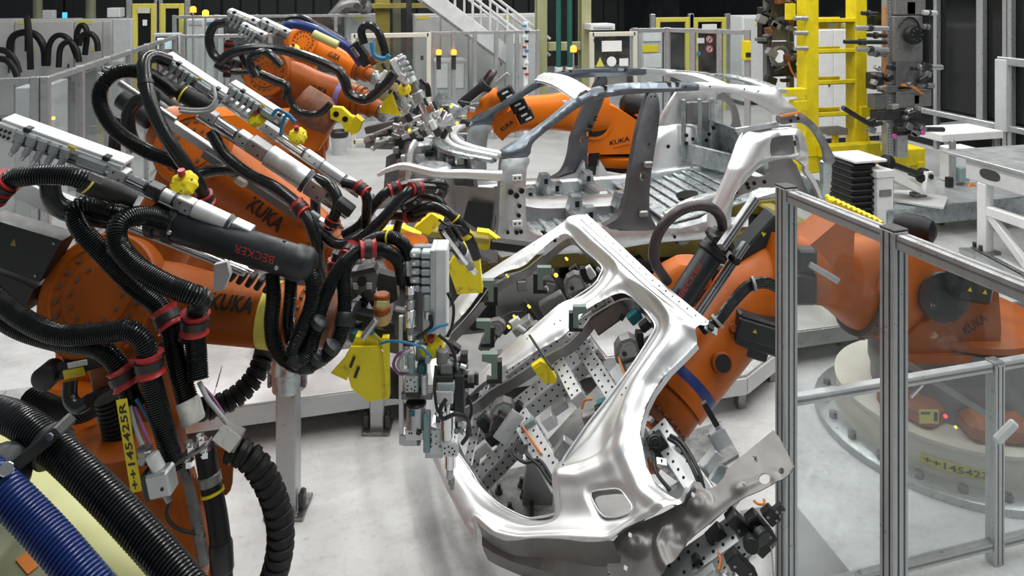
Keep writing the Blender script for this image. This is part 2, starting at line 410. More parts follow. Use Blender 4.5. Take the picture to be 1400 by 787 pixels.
def sheet_mb(P, F, mapf, nrm, h=None, thick=0.004, tf=None):
    """P in 2-D is carried to 3-D by mapf, raised by h along nrm (towards the viewer), given thickness away from the viewer"""
    nrm = Vector(nrm).normalized(); n = len(P); mb = MB()
    top = [mapf(x, y)+nrm*(float(h[i]) if h is not None else 0) for i, (x, y) in enumerate(P)]
    bot = [t-nrm*(thick if tf is None else float(tf[i])) for i, t in enumerate(top)]
    fs = []; ec = {}
    for f in F:
        a, b, c = f
        g = (top[b]-top[a]).cross(top[c]-top[a])
        if g.dot(nrm) < 0: f = (a, c, b)
        fs.append(tuple(f)); fs.append((f[2]+n, f[1]+n, f[0]+n))
        for u, v in ((f[0], f[1]), (f[1], f[2]), (f[2], f[0])):
            ec[(u, v)] = 1
    for (u, v) in ec:
        if (v, u) not in ec: fs.append((v, u, u+n, v+n))
    return mb.add(top+bot, fs)
# ---- lettering
TXT = {}
def text_data(s, bold=0.0, shear=0.0):
    k = (s, bold, shear)
    if k not in TXT:
        c = bpy.data.curves.new('t', 'FONT'); c.body = s; c.offset = bold; c.shear = shear; c.align_x = 'CENTER'; c.align_y = 'CENTER'; c.resolution_u = 2; c.extrude = 0.0
        o = bpy.data.objects.new('t', c); COL.objects.link(o); dg = bpy.context.evaluated_depsgraph_get()
        me = o.evaluated_get(dg).to_mesh(); V = [tuple(v.co) for v in me.vertices]; F = [tuple(p.vertices) for p in me.polygons]
        bpy.data.objects.remove(o); bpy.data.curves.remove(c)
        xs = [v[0] for v in V]; ys = [v[1] for v in V]
        cx, cy = (min(xs)+max(xs))/2, (min(ys)+max(ys))/2; wd, ht = max(xs)-min(xs), max(ys)-min(ys)
        TXT[k] = ([((v[0]-cx)/wd, (v[1]-cy)/ht) for v in V], F)
    return TXT[k]
def letters(s, fn, m, parent, bold=0.03, name='lettering', shear=0.0):   # fn maps (u, v) in -0.5..0.5 to a point
    V, F = text_data(s, bold, shear); mb = MB(); mb.add([Vector(fn(u, v)) for u, v in V], F)
    return mb.obj(name, m, parent)
# ---- frequent small things
HOSES = []
def hose(pts, r, label, m='rubber', ribs=0.0, cat='hose', name='corrugated_hose', group=None, n=12, sm=8, rings=()):
    """pts: (px, py, depth); ribs: rib pitch in m (0 = smooth); rings: (fraction, material, width factor) collars on it"""
    P = crom([at(*p) for p in pts], sm); mb = MB()
    if ribs: mb.ribbed(P, r, ribs, n=n)
    else: mb.tube(resample(P, r*0.6), r, n)
    if not rings:
        o = mb.obj(name, m); return tag(o, label, cat, group)
    t = thing(name, label, cat, P[0], group); mb.obj('hose_body', m, t)
    Q = resample(P, 0.004)
    for fr, rm, wd in rings:
        i = int(fr*(len(Q)-1)); a = Q[max(0, i-3)]; b = Q[min(len(Q)-1, i+3)]; d = (b-a).normalized()
        collar(Q[i], d, r, rm, wd, t)
    return t
def collar(c, d, r, rm, wd, t, name=None):
    if rm == 'red':
        MB().lathe(c-d*r*wd, d, [(0, r*1.05), (0, r*1.42), (r*wd*0.35, r*1.18), (r*wd*1.65, r*1.18), (r*wd*2, r*1.42), (r*wd*2, r*1.05)], 18).obj(name or 'red_bushing', 'red', t)
        MB().lathe(c-d*r*wd*0.4, d, [(0, r*1.35), (r*wd*0.8, r*1.35)], 18).obj('clamp_band', 'plastic_black', t)
    else:
        MB().lathe(c-d*r*wd, d, [(0, r*1.0), (r*wd*0.2, r*1.12), (r*wd*1.8, r*1.12), (r*wd*2, r*1.0)], 16).obj(name or 'band', rm, t)
# ================================================================ the setting
def wb(mb, x0, y0, x1, y1, Y, dy, bev=None):      # world-aligned block whose front face (at depth Y) covers that pixel box
    a = onY(x0, y0, Y); b = onY(x1, y1, Y)
    mb.box(WF, ((a.x+b.x)/2, Y+dy/2, (a.z+b.z)/2), (abs(b.x-a.x), dy, abs(a.z-b.z)), bev if bev is not None else min(abs(b.x-a.x), dy, abs(a.z-b.z))*0.06); return mb
def gb(mb, x0, y0, x1, Y, dy, z0=0.0, bev=0.01):  # the same, standing on the floor (only its top edge is read off)
    a = onY(x0, y0, Y); b = onY(x1, y0, Y)
    mb.box(WF, ((a.x+b.x)/2, Y+dy/2, (a.z+z0)/2), (abs(b.x-a.x), dy, a.z-z0), bev); return mb
struct(MB().box(WF, (3, 10, -0.1), (34, 28, 0.2), 0).obj('floor', 'floor'))
struct(MB().box(WF, (1.5, 15.6, 0.002), (17, 16.6, 0.004), 0).obj('floor_aisle', 'aisle'))
wl = struct(MB().box(WF, (3, 24.2, 4), (34, 0.2, 8.4), 0).obj('wall_back', 'blackwall'))
for i in range(34):
    MB().box(WF, (-3.5+i*0.55, 24.06, 4), (0.52, 0.09, 8.0), 0.02).obj('panel', 'blackwall', wl)
wr = struct(MB().box(WF, (10.3, 11.5, 4), (0.2, 25, 8), 0).obj('wall_right', 'blackwall'))
for Y in (17.0, 14.2, 11.4, 8.6, 5.8): MB().box(WF, (10.17, Y+1.4, 4.3), (0.03, 2.7, 7.2), 0.005).obj('pane', 'darkglass', wr)
for px, wd in ((1281, 0.07), (1342, 0.12), (1376, 0.07), (1383, 0.07)):
    p = onX(px, 60, 10.1); MB().box(WF, (10.1, p.y, 3.6), (0.1, wd, 7.2), 0.008).obj('post', 'alu', wr)
MB().box(WF, (10.08, 12, 0.62), (0.12, 14, 0.09), 0.01).obj('bottom_rail', 'alu', wr)
p = onX(1390, 85, 10.05); MB().box(WF, (10.06, p.y-0.9, p.z), (0.1, 2.4, 0.12), 0.01).obj('cross_rail', 'alu', wr)
p = onX(1372, 130, 10.05); MB().box(WF, (10.03, p.y, p.z), (0.09, 0.2, 1.1), 0.01).obj('door_handle', 'box_grey', wr)
p = onX(1320, 168, 10.0); MB().prism([(10.06, p.y, p.z), (9.5, p.y, p.z-0.03), (10.06, p.y-0.5, p.z-0.03)], (0, 0, 0.05)).obj('bracket', 'alu', wr)
# far hall columns and pipes
def hall_column(px0, px1, Y, y1, m, label, name='steel_column', cat='column', z1=7.8, flange=True):
    a = onY(px0, 0, Y); b = onY(px1, 0, Y); z0 = 0 if y1 is None else onY(px0, y1, Y).z
    t = thing(name, label, cat, ((a.x+b.x)/2, Y, z0)); wd = b.x-a.x; mb = MB(); cx = (a.x+b.x)/2; cz = (z0+z1)/2
    if flange:
        mb.box(WF, (cx, Y, cz), (wd, 0.03, z1-z0), 0.004).box(WF, (cx, Y+wd, cz), (wd, 0.03, z1-z0), 0.004); mb.obj('flange', m, t)
        MB().box(WF, (cx, Y+wd/2, cz), (0.03, wd, z1-z0), 0.004).obj('web', m, t)
    else:
        MB().cyl((cx, Y, z0), (cx, Y, z1), wd/2, n=16).obj('pipe_run', m, t)
    return t
hall_column(735, 748, 13.6, None, 'olive', 'olive steel column left of the two green pipes')
hall_column(795, 808, 13.6, None, 'olive', 'olive steel column right of the two green pipes')
MB().box(WF, ((onY(748, 60, 13.7).x+onY(795, 60, 13.7).x)/2, 13.7, onY(770, 63, 13.7).z), (onY(795, 60, 13.7).x-onY(748, 60, 13.7).x, 0.12, 0.17), 0.01).obj('cross_beam', 'olive')
tag(bpy.data.objects['cross_beam'], 'olive cross beam spanning between the two olive columns', 'beam')
for a, b, l in ((760.5, 767, 'dark green vertical pipe, left one of the pair'), (775.5, 782, 'dark green vertical pipe, right one of the pair')):
    t = hall_column(a, b, 13.2, 92, 'green_pipe', l, 'green_pipe', 'pipe', flange=False)
    q = onY((a+b)/2, 96, 13.2); MB().box(WF, (q.x, 13.2, q.z), (0.13, 0.12, 0.12), 0.01).obj('socket', 'box_white', t)
hall_column(45, 58, 17.4, None, 'olive_dark', 'dark olive column behind the grey cabinets, leftmost', flange=False)
hall_column(117, 131, 17.4, None, 'olive_dark', 'dark olive column behind the grey cabinets, with pale bands', flange=False)
hall_column(75, 86, 19, None, 'plastic_black', 'black duct rising beside the small blue screen', 'black_duct', 'duct')
hall_column(92, 99, 19, None, 'plastic_black', 'narrow black duct right of the small blue screen', 'black_duct', 'duct')
t = thing('status_screen', 'small bright blue status screen between black ducts', 'screen', onY(88, 120, 18.2)); wb(MB(), 85, 17, 91, 26, 18.2, 0.05).obj('display', 'blue_screen', t); gb(MB(), 86, 22, 90, 18.26, .08).obj('stand', 'steel_dark', t)
t = thing('control_box', 'pale box with bluish front behind the grey cabinets', 'box', onY(65, 120, 18)); wb(MB(), 57, 14, 73, 26, 18.0, 0.2).obj('box', 'box_white', t); gb(MB(), 62, 25, 68, 18.05, .1).obj('stand', 'steel_dark', t)
hall_column(556, 563, 16, None, 'steel_dark', 'slim dark grey post in front of the yellow machine', 'steel_post', 'post')
hall_column(513, 533, 16.6, None, 'yellow_mustard', 'mustard yellow machine post behind the centre fence', 'machine_post', 'post')
hall_column(537, 548, 16.9, None, 'olive_dark', 'dark olive machine post behind the centre fence', 'machine_post', 'post')
tag(wb(MB(), 508, 5, 590, 11, 16.4, 0.2).obj('machine_beam', 'yellow_mustard'), 'mustard yellow beam across the machine posts', 'beam')
# ---- control cabinets
def cabinet(x0, x1, y0, Y, label, seams=(), tri=None, strip=None, dy=0.6, m='cabinet'):
    a = onY(x0, y0, Y); b = onY(x1, y0, Y); t = thing('control_cabinet', label, 'cabinet', ((a.x+b.x)/2, Y, 0), 'grey control cabinets along the back')
    gb(MB(), x0, y0, x1, Y, dy, 0.1).obj('body', m, t); MB().box(WF, ((a.x+b.x)/2, Y+dy/2+0.02, 0.05), (b.x-a.x-0.06, dy-0.06, 0.1), 0).obj('plinth', 'steel_dark', t)
    e = [x0]+list(seams)+[x1]
    for u, v in zip(e, e[1:]):
        p = onY(u, y0, Y); q = onY(v, y0, Y)
        d = MB().box(WF, ((p.x+q.x)/2, Y-0.012, (a.z+0.12)/2), (q.x-p.x-0.03, 0.03, a.z-0.2), 0.008).obj('door', m, t)
        MB().box(WF, (q.x-0.09, Y-0.035, 1.1), (0.03, 0.03, 0.16), 0.006).obj('handle', 'steel_dark', d)
    if strip: wb(MB(), strip[0], strip[1], strip[2], strip[3], Y-0.033, 0.004, 0).obj('yellow_label', 'yellow_tape', t)
    if tri: p = [onY(tri[0]-3, tri[1]+3, Y-0.034), onY(tri[0]+3, tri[1]+3, Y-0.034), onY(tri[0], tri[1]-3, Y-0.034)]; MB().prism(p, (0, 0.004, 0)).obj('warning_sign', 'yellow_tape', t)
cabinet(-40, 20, 27, 16.8, 'grey control cabinet at the left edge of the picture, behind hose loops')
cabinet(20, 101, 27, 16.8, 'wide grey control cabinet with yellow label and yellow warning triangle', (), (48, 68), (24, 29, 45, 33))
cabinet(101, 153, 27, 16.8, 'grey control cabinet with a yellow label beside the dark opening', (140,), (128, 67), (105, 28, 126, 33))
cabinet(472, 512, 20, 15.6, 'grey control cabinet behind the centre fence with yellow top label', (), None, (482, 23, 498, 27))
cabinet(567, 640, 20, 15.6, 'grey control cabinet left of the white stair stringer', (602,), None, (570, 22, 587, 26))
cabinet(640, 740, 20, 15.6, 'grey control cabinet behind the white stair stringer', (690,), None, (690, 21, 700, 25))
cabinet(1015, 1054, 22, 15.0, 'pale cabinet with warning triangle right of the yellow framed doors', (), (1035, 32), None, m='box_white')
cabinet(1118, 1172, 38, 11.0, 'tall white cabinet seen between the yellow tower posts', (1138,), None, None, m='white')
cabinet(1180, 1207, 38, 11.0, 'white cabinet seen right of the yellow tower', (), None, None, m='white')
cabinet(1083, 1100, 38, 11.0, 'white cabinet just left of the yellow tower', (), None, None, m='white')
# hose loops over the left cabinets
for pts, l, r in ((((38, 70, 14.5), (38, 40, 14.5), (37, 24, 14.4), (40, 50, 14.3), (42, 95, 14.3)), 'thin upright black hose in front of the wide grey cabinet', 0.06),
        (((13, 85, 14.5), (15, 55, 14.5), (28, 45, 14.5), (48, 47, 14.5), (60, 65, 14.5), (62, 90, 14.5)), 'black hose arch below the left cabinet warning triangle', 0.07),
        (((65, 90, 14.4), (68, 60, 14.4), (80, 48, 14.4), (95, 55, 14.4), (106, 80, 14.4)), 'black hose arch in front of the middle of the cabinets', 0.055),
        (((80, 92, 14.2), (83, 65, 14.2), (95, 57, 14.2), (105, 68, 14.2), (108, 85, 14.2)), 'shorter inner black hose arch in front of cabinets', 0.055),
        (((104, 62, 14.5), (106, 42, 14.5), (113, 34, 14.5), (119, 45, 14.5), (116, 75, 14.5)), 'narrow tall black hose loop near the third cabinet', 0.055),
        (((108, 62, 14.3), (113, 48, 14.3), (124, 46, 14.3), (132, 55, 14.3), (134, 70, 14.3)), 'black hose arch with ribs at the right of the cabinets', 0.055),
        (((-8, 68, 13.8), (8, 70, 13.8), (20, 82, 13.8), (26, 100, 13.8)), 'black hose curving in from the left edge above the fence', 0.06),
        (((-8, 80, 13.6), (8, 82, 13.6), (18, 92, 13.6), (24, 105, 13.6)), 'lower black hose curving in from the left edge', 0.06)):
    hose(pts, r, l, 'rubber_matt', 0.0, sm=6, group='hose loops over the left cabinets', n=8)
# yellow framed doors
def framed_door(x0, x1, y0, Y, label, sign=None, m='darkglass', y1=None):
    a = onY(x0, y0, Y); b = onY(x1, y0, Y); t = thing('framed_door', label, 'door', ((a.x+b.x)/2, Y, 0), 'yellow framed machine doors'); wd = b.x-a.x; cx = (a.x+b.x)/2; h = a.z
    MB().box(WF, (a.x+0.05, Y, h/2), (0.1, 0.08, h), 0.01).obj('jamb', 'yellow_tape', t); MB().box(WF, (b.x-0.05, Y, h/2), (0.1, 0.08, h), 0.01).obj('jamb', 'yellow_tape', t)
    MB().box(WF, (cx, Y, h-0.05), (wd-0.2, 0.08, 0.1), 0.01).obj('lintel', 'yellow_tape', t)
    MB().box(WF, (cx, Y+0.03, h/2-0.05), (wd-0.2, 0.03, h-0.1), 0.004).obj('pane', m, t)
    MB().box(WF, (a.x-0.06, Y+0.02, h/2+0.04), (0.1, 0.1, h+0.08), 0.01).obj('outer_frame', 'alu', t); MB().box(WF, (b.x+0.06, Y+0.02, h/2+0.04), (0.1, 0.1, h+0.08), 0.01).obj('outer_frame', 'alu', t)
    for k, (q, mm) in enumerate(sign or ()): wb(MB(), *q, Y-0.05, 0.01, 0).obj('sign_plate', mm, t)
    return t
framed_door(181, 214, 5, 16.0, 'yellow framed dark door with two pale signs, upper left', (((188, 11, 205, 18), 'cream'), ((195, 27, 201, 35), 'white')))
framed_door(219, 252, 5, 16.0, 'yellow framed dark door without signs, upper left')
framed_door(896, 942, 24, 14.6, 'yellow framed dark door left of the door with prohibition signs')
d = framed_door(948, 992, 24, 14.6, 'yellow framed dark door with prohibition and mandatory signs', (((960, 33, 980, 43), 'white'), ((964, 41, 975, 43), 'yellow_tape'), ((953, 52, 963, 59), 'white')))
for q in ((970, 54), (970, 67)):
    c = onY(q[0], q[1], 14.5); MB().lathe(c, (0, -1, 0), [(0, 0.085), (0.012, 0.085)], 20).obj('round_sign', 'white', d); MB().torus(c+Vector((0, -0.015, 0)), (0, 1, 0), 0.072, 0.013, 20, 6).obj('prohibition_ring', 'red', d)
    MB().box(Fr(c+Vector((0, -0.02, 0)), (1, 0, 1)), (0, 0, 0), (0.14, 0.008, 0.02), 0).obj('prohibition_bar', 'red', d); MB().box(WF, (c.x, c.y-0.014, c.z), (0.05, 0.006, 0.06), 0).obj('pictogram', 'plastic_black', d)
c = onY(955, 73, 14.5); MB().lathe(c, (0, -1, 0), [(0, 0.05), (0.012, 0.05)], 16).obj('mandatory_sign', 'blue_wire', d)
# ---- safety fences of aluminium profile and clear panes
def fence(label, a, b, h, n, name='safety_fence', pw=0.07, z0=0.12, pane='glass', group=None, rails=(), heavy=1.0):
    a = Vector((*a, 0)); b = Vector((*b, 0)); t = thing(name, label, 'fence', (a+b)/2, group); F = Fr(a, b-a); L = (b-a).length
    for i in range(n+1): MB().box(F, (L*i/n, 0, h/2), (pw, pw, h), 0.006).obj('post', 'alu', t)
    for z in (h-pw/2, z0)+tuple(rails): MB().box(F, (L/2, 0, z), (L-pw, pw*0.8, pw*0.8), 0.005).obj('rail', 'alu', t)
    for i in range(n): MB().box(F, (L*(i+0.5)/n, 0, (h+z0)/2), (L/n-pw*0.7, 0.008, h-z0-pw), 0.001).obj('pane', pane, t)
    return t
fence('glazed aluminium fence running back along the left aisle', (-2.42, 7.2), (-2.42, 12.7), 2.0, 6)
fence('glazed aluminium fence section entering at the left edge', (-5.2, 7.2), (-2.5, 7.2), 2.0, 5)
fence('short glazed fence section below the bright operator screen', (-2.3, 12.75), (-0.95, 12.75), 2.0, 2)
fence('far glazed fence behind the orange robots, upper left', (-2.9, 15.2), (0.9, 15.2), 2.22, 5)
A = onY(590, 43, 12.9); B = onY(735, 43, 12.9)
fence('glazed centre fence below the white stairs', (A.x, 12.9), (B.x, 12.9), A.z, 5)
A = onY(868, 38, 12.6); B = onY(912, 38, 12.6)
fence('glazed fence section with yellow machine behind, right of the columns', (A.x, 12.6), (B.x, 12.6), A.z, 1, pw=0.1)
B2 = onY(1022, 48, 11.6)
fence('glazed fence section angled towards the yellow tower', (B.x, 12.6), (B2.x, 11.6), A.z, 3, pw=0.1)
A = onY(640, 42, 12.9)
# cream framed gates in the centre fence
def gate(x0, x1, y0, Y, label, plates):
    a = onY(x0, y0, Y); b = onY(x1, y0, Y); t = thing('fence_gate', label, 'gate', ((a.x+b.x)/2, Y, 0)); cx = (a.x+b.x)/2; h = a.z; wd = b.x-a.x
    for x in (a.x, b.x): MB().box(WF, (x, Y, h/2), (0.08, 0.07, h), 0.008).obj('stile', 'cream', t)
    MB().box(WF, (cx, Y, h-0.04), (wd, 0.07, 0.08), 0.008).obj('top_rail', 'cream', t); MB().box(WF, (cx, Y, 0.1), (wd, 0.07, 0.08), 0.008).obj('bottom_rail', 'cream', t)
    MB().box(WF, (cx, Y, h/2), (wd-0.07, 0.01, h-0.1), 0).obj('pane', 'glass', t); MB().box(WF, (b.x-0.12, Y-0.05, 1.05), (0.1, 0.06, 0.2), 0.01).obj('latch', 'steel_dark', t)
    for q, mm in plates: wb(MB(), *q, Y-0.06, 0.01, 0).obj('sign_plate', mm, t)
    return t
gate(483, 586, 46, 12.8, 'cream framed gate in the centre fence left of warning lights', (((575, 76, 579, 82), 'steel_dark'),))
g = gate(809, 868, 44, 12.4, 'cream framed gate with white signs and yellow triangle', (((823, 56, 850, 70), 'white'), ((832, 71, 841, 74), 'steel_dark'), ((847, 80, 859, 90), 'white'), ((812, 53, 815, 57), 'plastic_black')))
MB().prism([onY(815, 91, 12.33), onY(826, 91, 12.33), onY(820.5, 78, 12.33)], (0, 0.01, 0)).obj('warning_triangle', 'yellow_tape', g)
MB().lathe(onY(836, 84, 12.33), (0, -1, 0), [(0, 0.09), (0.01, 0.09)], 20).obj('round_sign', 'white', g)
# operator screen
t = thing('operator_panel', 'operator panel with glowing white screen behind the left fence', 'screen', onY(228, 150, 12.9))
wb(MB(), 209, 46, 246, 75, 12.95, 0.2).obj('housing', 'box_grey', t); wb(MB(), 213, 50, 243, 69, 12.93, 0.03, 0.004).obj('bezel', 'plastic_dark', t); wb(MB(), 215, 52, 241, 67, 12.91, 0.03, 0.003).obj('screen', 'screen', t)
gb(MB(), 222, 75, 234, 13.0, 0.12).obj('stand', 'box_grey', t)
# warning lights on the centre fence
for px, l in ((600, 'amber warning light on the centre fence, left one'), (620.5, 'amber warning light on the centre fence, right one')):
    p = onY(px, 75, 12.75); t = thing('warning_light', l, 'light', p, 'amber lights on the centre fence')
    MB().lathe(p, (0, 0, 1), [(0, 0.05), (0.075, 0.05), (0.09, 0.035)], 14).obj('lens', 'lamp_amber', t); MB().lathe(p+Vector((0, 0, -0.06)), (0, 0, 1), [(0, 0.02), (0.03, 0.05), (0.06, 0.05)], 14).obj('base', 'plastic_black', t)
    wb(MB(), px-3, 79, px+3, 95, 12.85, 0.05).obj('bracket', 'steel_dark', t)
for px, py, Y, l in ((264, 17, 15.0, 'small amber light on the far upper left fence'), (281, 22, 15.0, 'small yellow light on the far upper left fence'), (784, 71, 12.6, 'small amber light beside the right olive column')):
    p = onY(px, py, Y); t = thing('signal_light', l, 'light', (p.x, p.y, 0)); MB().lathe(p, (0, 0, 1), [(0, 0.02), (0, 0.06), (0.09, 0.06), (0.12, 0.03)], 12).obj('lens', 'lamp_amber' if px != 281 else 'lamp_yellow', t); MB().cyl((p.x, p.y, 0), (p.x, p.y, p.z+.01), .018, n=8).obj('pole', 'alu', t)
# stairs
t = thing('staircase', 'white steel staircase with handrails rising to upper left', 'stairs', onY(760, 150, 13.9))
Y = 13.9; a = onY(560, -25, Y); b = onY(752, 118, Y)
for dy in (0, 0.9):
    F = Fr(a+Vector((0, dy, 0)), b-a); L = (b-a).length; MB().box(F, (L/2, 0, 0), (L, 0.05, 0.30), 0.01).obj('stringer', 'white_worn', t)
    for k, off in ((0, 0.95), (1, 0.62)): MB().tube([F.p(0, 0, 0)+Vector((0, 0, off)), F.p(L, 0, 0)+Vector((0, 0, off))], 0.03, 8).obj('handrail', 'white_worn', t)
    for i in range(8): q = F.p(L*(i+0.5)/8, 0, 0); MB().cyl(q, q+Vector((0, 0, 0.95)), 0.025, n=8).obj('baluster', 'white_worn', t)
for i in range(14):
    q = a.lerp(b, (i+0.5)/14); MB().box(WF, (q.x, Y+0.45, q.z), (0.26, 0.86, 0.04), 0.005).obj('step', 'alu', t)
# far hall clutter behind the fences
def block(name, cat, label, q, Y, dy, m, floor=False, extra=()):
    t = thing(name, label, cat, onY((q[0]+q[2])/2, q[3], Y))
    (gb(MB(), q[0], q[1], q[2], Y, dy) if floor else wb(MB(), *q, Y, dy)).obj('body', m, t)
    for nm, qq, mm in extra: wb(MB(), *qq, Y-0.03, 0.04).obj(nm, mm, t)
    return t
block('machine_housing', 'machine', 'grey machine housing behind the amber warning lights', (595, 84, 640, 150), 14.6, 0.7, 'box_grey', True, (('panel', (597, 88, 612, 120), 'box_white'), ('panel', (618, 88, 634, 120), 'box_white')))
block('machine_housing', 'machine', 'grey machine housing behind the right fence with yellow shelf', (877, 42, 906, 100), 13.6, 0.6, 'box_grey', True, (('shelf', (879, 62, 900, 71), 'yellow'), ('panel', (880, 74, 904, 92), 'box_white'), ('panel', (880, 44, 904, 56), 'box_white')))
block('wall_cabinet', 'cabinet', 'pale ventilated unit on top of the right fence', (808, 33, 841, 41), 13.2, 0.4, 'box_white', False, (('slot', (812, 36, 838, 38), 'box_grey'),))
block('machine_housing', 'machine', 'grey machine behind the signal column, centre back', (700, 44, 735, 120), 13.4, 0.5, 'box_grey', True, (('panel', (702, 46, 712, 60), 'box_white'),))
block('switch_box', 'box', 'yellow emergency switch box on the angled right fence', (1020, 56, 1027, 82), 11.5, 0.15, 'yellow', False, (('switch', (1021, 72, 1027, 78), 'plastic_black'),))
block('wall_cabinet', 'cabinet', 'pale cabinet behind the yellow framed door, upper left', (146, 11, 164, 24), 17.8, 0.4, 'white')
block('machine_housing', 'machine', 'grey machine block between the doors and the far left fence', (154, 26, 180, 60), 15.8, 0.6, 'box_grey', True)
block('transfer_unit', 'machine', 'white transfer unit with amber lamps behind the robot, upper left', (255, 26, 300, 48), 15.8, 0.6, 'box_white', True, (('panel', (258, 28, 276, 34), 'box_grey'), ('label_strip', (282, 30, 296, 34), 'blue_wire')))
t = thing('signal_column', 'slim white sensor column with blue and red fittings', 'column', onY(719, 150, 12.0))
gb(MB(), 717, 30, 722, 12.0, 0.06).obj('profile', 'white', t)
for k, y in enumerate((34, 42, 48, 55, 63, 68, 76, 84, 92, 100)): wb(MB(), 715+(k % 2)*3, y, 720+(k % 2)*3, y+3, 11.96, 0.04).obj('fitting', ('blue_wire', 'steel_dark', 'box_white', 'plastic_black', 'red')[k % 5], t)
# cast part held by the yellow machine
P = [(455, 25, 15.0), (470, 10, 15), (490, 6, 15), (500, 12, 15), (497, 0, 15), (505, -12, 15)]
t = thing('press_fixture', 'grey cast fixture arm hanging in the yellow machine', 'fixture', at(480, 10, 15)); MB().tube(crom([at(*p) for p in P], 6), 0.14, 10).obj('arm', 'cast', t)
MB().tube(crom([at(*p) for p in ((460, 32, 15), (463, 12, 15), (478, -2, 15), (500, -8, 15))], 6), 0.09, 10).obj('rail', 'cast', t)
for q in ((487, 8), (497, 2), (473, 14)): MB().cyl(at(q[0], q[1], 14.9), at(q[0]+1, q[1], 14.7), 0.06).obj('knob', 'steel_dark', t)
# waste bins
for px, py, l in ((464, 211, 'grey waste bin with black liner standing in the aisle'), (434, 207, 'grey waste bin with black liner half hidden behind a rivet gun')):
    p = onZ(px, py, 0); t = thing('waste_bin', l, 'bin', p, 'waste bins in the aisle'); MB().lathe(p, (0, 0, 1), [(0, 0.11), (0.36, 0.14), (0.36, 0.13), (0.34, 0.13)], 20).obj('bucket', 'box_grey', t)
    MB().lathe(p+Vector((0, 0, 0.29)), (0, 0, 1), [(0, 0.137), (0.03, 0.15), (0.09, 0.148), (0.11, 0.13), (0.06, 0.11)], 14).obj('bin_liner', 'plastic_black', t)
# ================================================================ walkway platforms beside the line
def platform(label, x0, x1, y0, y1, h, m='checker', nplates=4, name='walkway_platform'):
    t = thing(name, label, 'platform', ((x0+x1)/2, (y0+y1)/2, 0)); L = (x1-x0)/nplates
    for i in range(nplates): MB().box(WF, (x0+L*(i+0.5), (y0+y1)/2, h-0.006), (L-0.006, y1-y0, 0.012), 0.002).obj('deck_plate', m, t)
    MB().box(WF, ((x0+x1)/2, y0+0.02, h-0.012-0.06), (x1-x0, 0.04, 0.12), 0.004).obj('front_beam', 'alu', t); MB().box(WF, ((x0+x1)/2, y1-0.02, h-0.072), (x1-x0, 0.04, 0.12), 0.004).obj('rear_beam', 'alu', t)
    n = max(2, int((x1-x0)/0.9))
    for i in range(n):
        for yy in (y0+0.25, y1-0.25): MB().box(WF, (x0+0.2+(x1-x0-0.4)*i/(n-1), yy, (h-0.13)/2), (0.06, 0.06, h-0.13), 0.004).obj('foot', 'steel', t)
    MB().box(WF, ((x0+x1)/2, (y0+y1)/2+0.05, (h-0.13)/2), (x1-x0-0.2, y1-y0-0.5, h-0.14), 0.004).obj('cable_tray', 'steel_dark', t)
    return t
platform('checker plate walkway in front of the car body line', -3.2, 5.6, 4.62, 5.15, 0.28, nplates=7)
platform('checker plate walkway behind the car body', -0.9, 2.6, 7.45, 8.1, 0.28, nplates=4)
platform('checker plate walkway on the right behind the glazed fence', 4.75, 7.4, 3.2, 4.55, 0.24, nplates=3)
# ================================================================ the car body on the line
YN, YF = 5.40, 6.92; YC = (YN+YF)/2
def inset(z): return 0.27*max(0.0, z-1.28)
def cm(px, py):                                # pixel on the near body side -> place
    p = onY(px, py, YN)
    for _ in range(4): p = onY(px, py, YN+inset(p.z))
    return p
def far(p): return Vector((p.x, 2*YC-p.y, p.z))
NEAR = Vector((0, -1, 0))
car = thing('bare_car', 'bare silver car body shell without doors, held on the line', 'car body', (2.6, YC, 0.7))
def cpart(name, m, outer, holes=(), thick=0.05, h=None, step=7, both=True, smooth=True, bulge=0.0, label=None, off=0.0):
    outer = smooth2(outer, 3) if smooth else outer; holes = [smooth2(q, 3) for q in holes]
    P, F = sheet(outer, holes, step); hh = np.zeros(len(P))
    if bulge:
        d = pdist(P, outer)
        for q in holes: d = np.minimum(d, pdist(P, q))
        hh = bulge*sstep(0, 9, d)
    if h is not None: hh = hh+h(P)
    hh += off
    o = sheet_mb(P, F, cm, NEAR, hh, thick).obj(name, m, car, 50)
    if both:
        sheet_mb(P, F, lambda x, y: far(cm(x, y)), -NEAR, hh, thick).obj(name, m, car, 50)
    if label: o['label'] = label
    return o
def rail(name, m, pts, ru, rv, both=True, p=3.2, n=12, sm=5):  # tapered beam along a line; ru across, rv upright
    P = crom([Vector(q) for q in pts], sm); k = len(P)
    for mirror in ((0, 1) if both else (0,)):
        Q = [far(q) for q in P] if mirror else P; secs = []
        for i in range(k):
            t = (Q[min(k-1, i+1)]-Q[max(0, i-1)]).normalized(); v = (UV-t*t.z).normalized(); u = t.cross(v)
            f = i/(k-1); a = ru(f) if callable(ru) else ru; b = rv(f) if callable(rv) else rv
            secs.append((Q[i], u, v, a, b))
        o = MB().loft(secs, n, p).obj(name, m, car, 40)
    return o
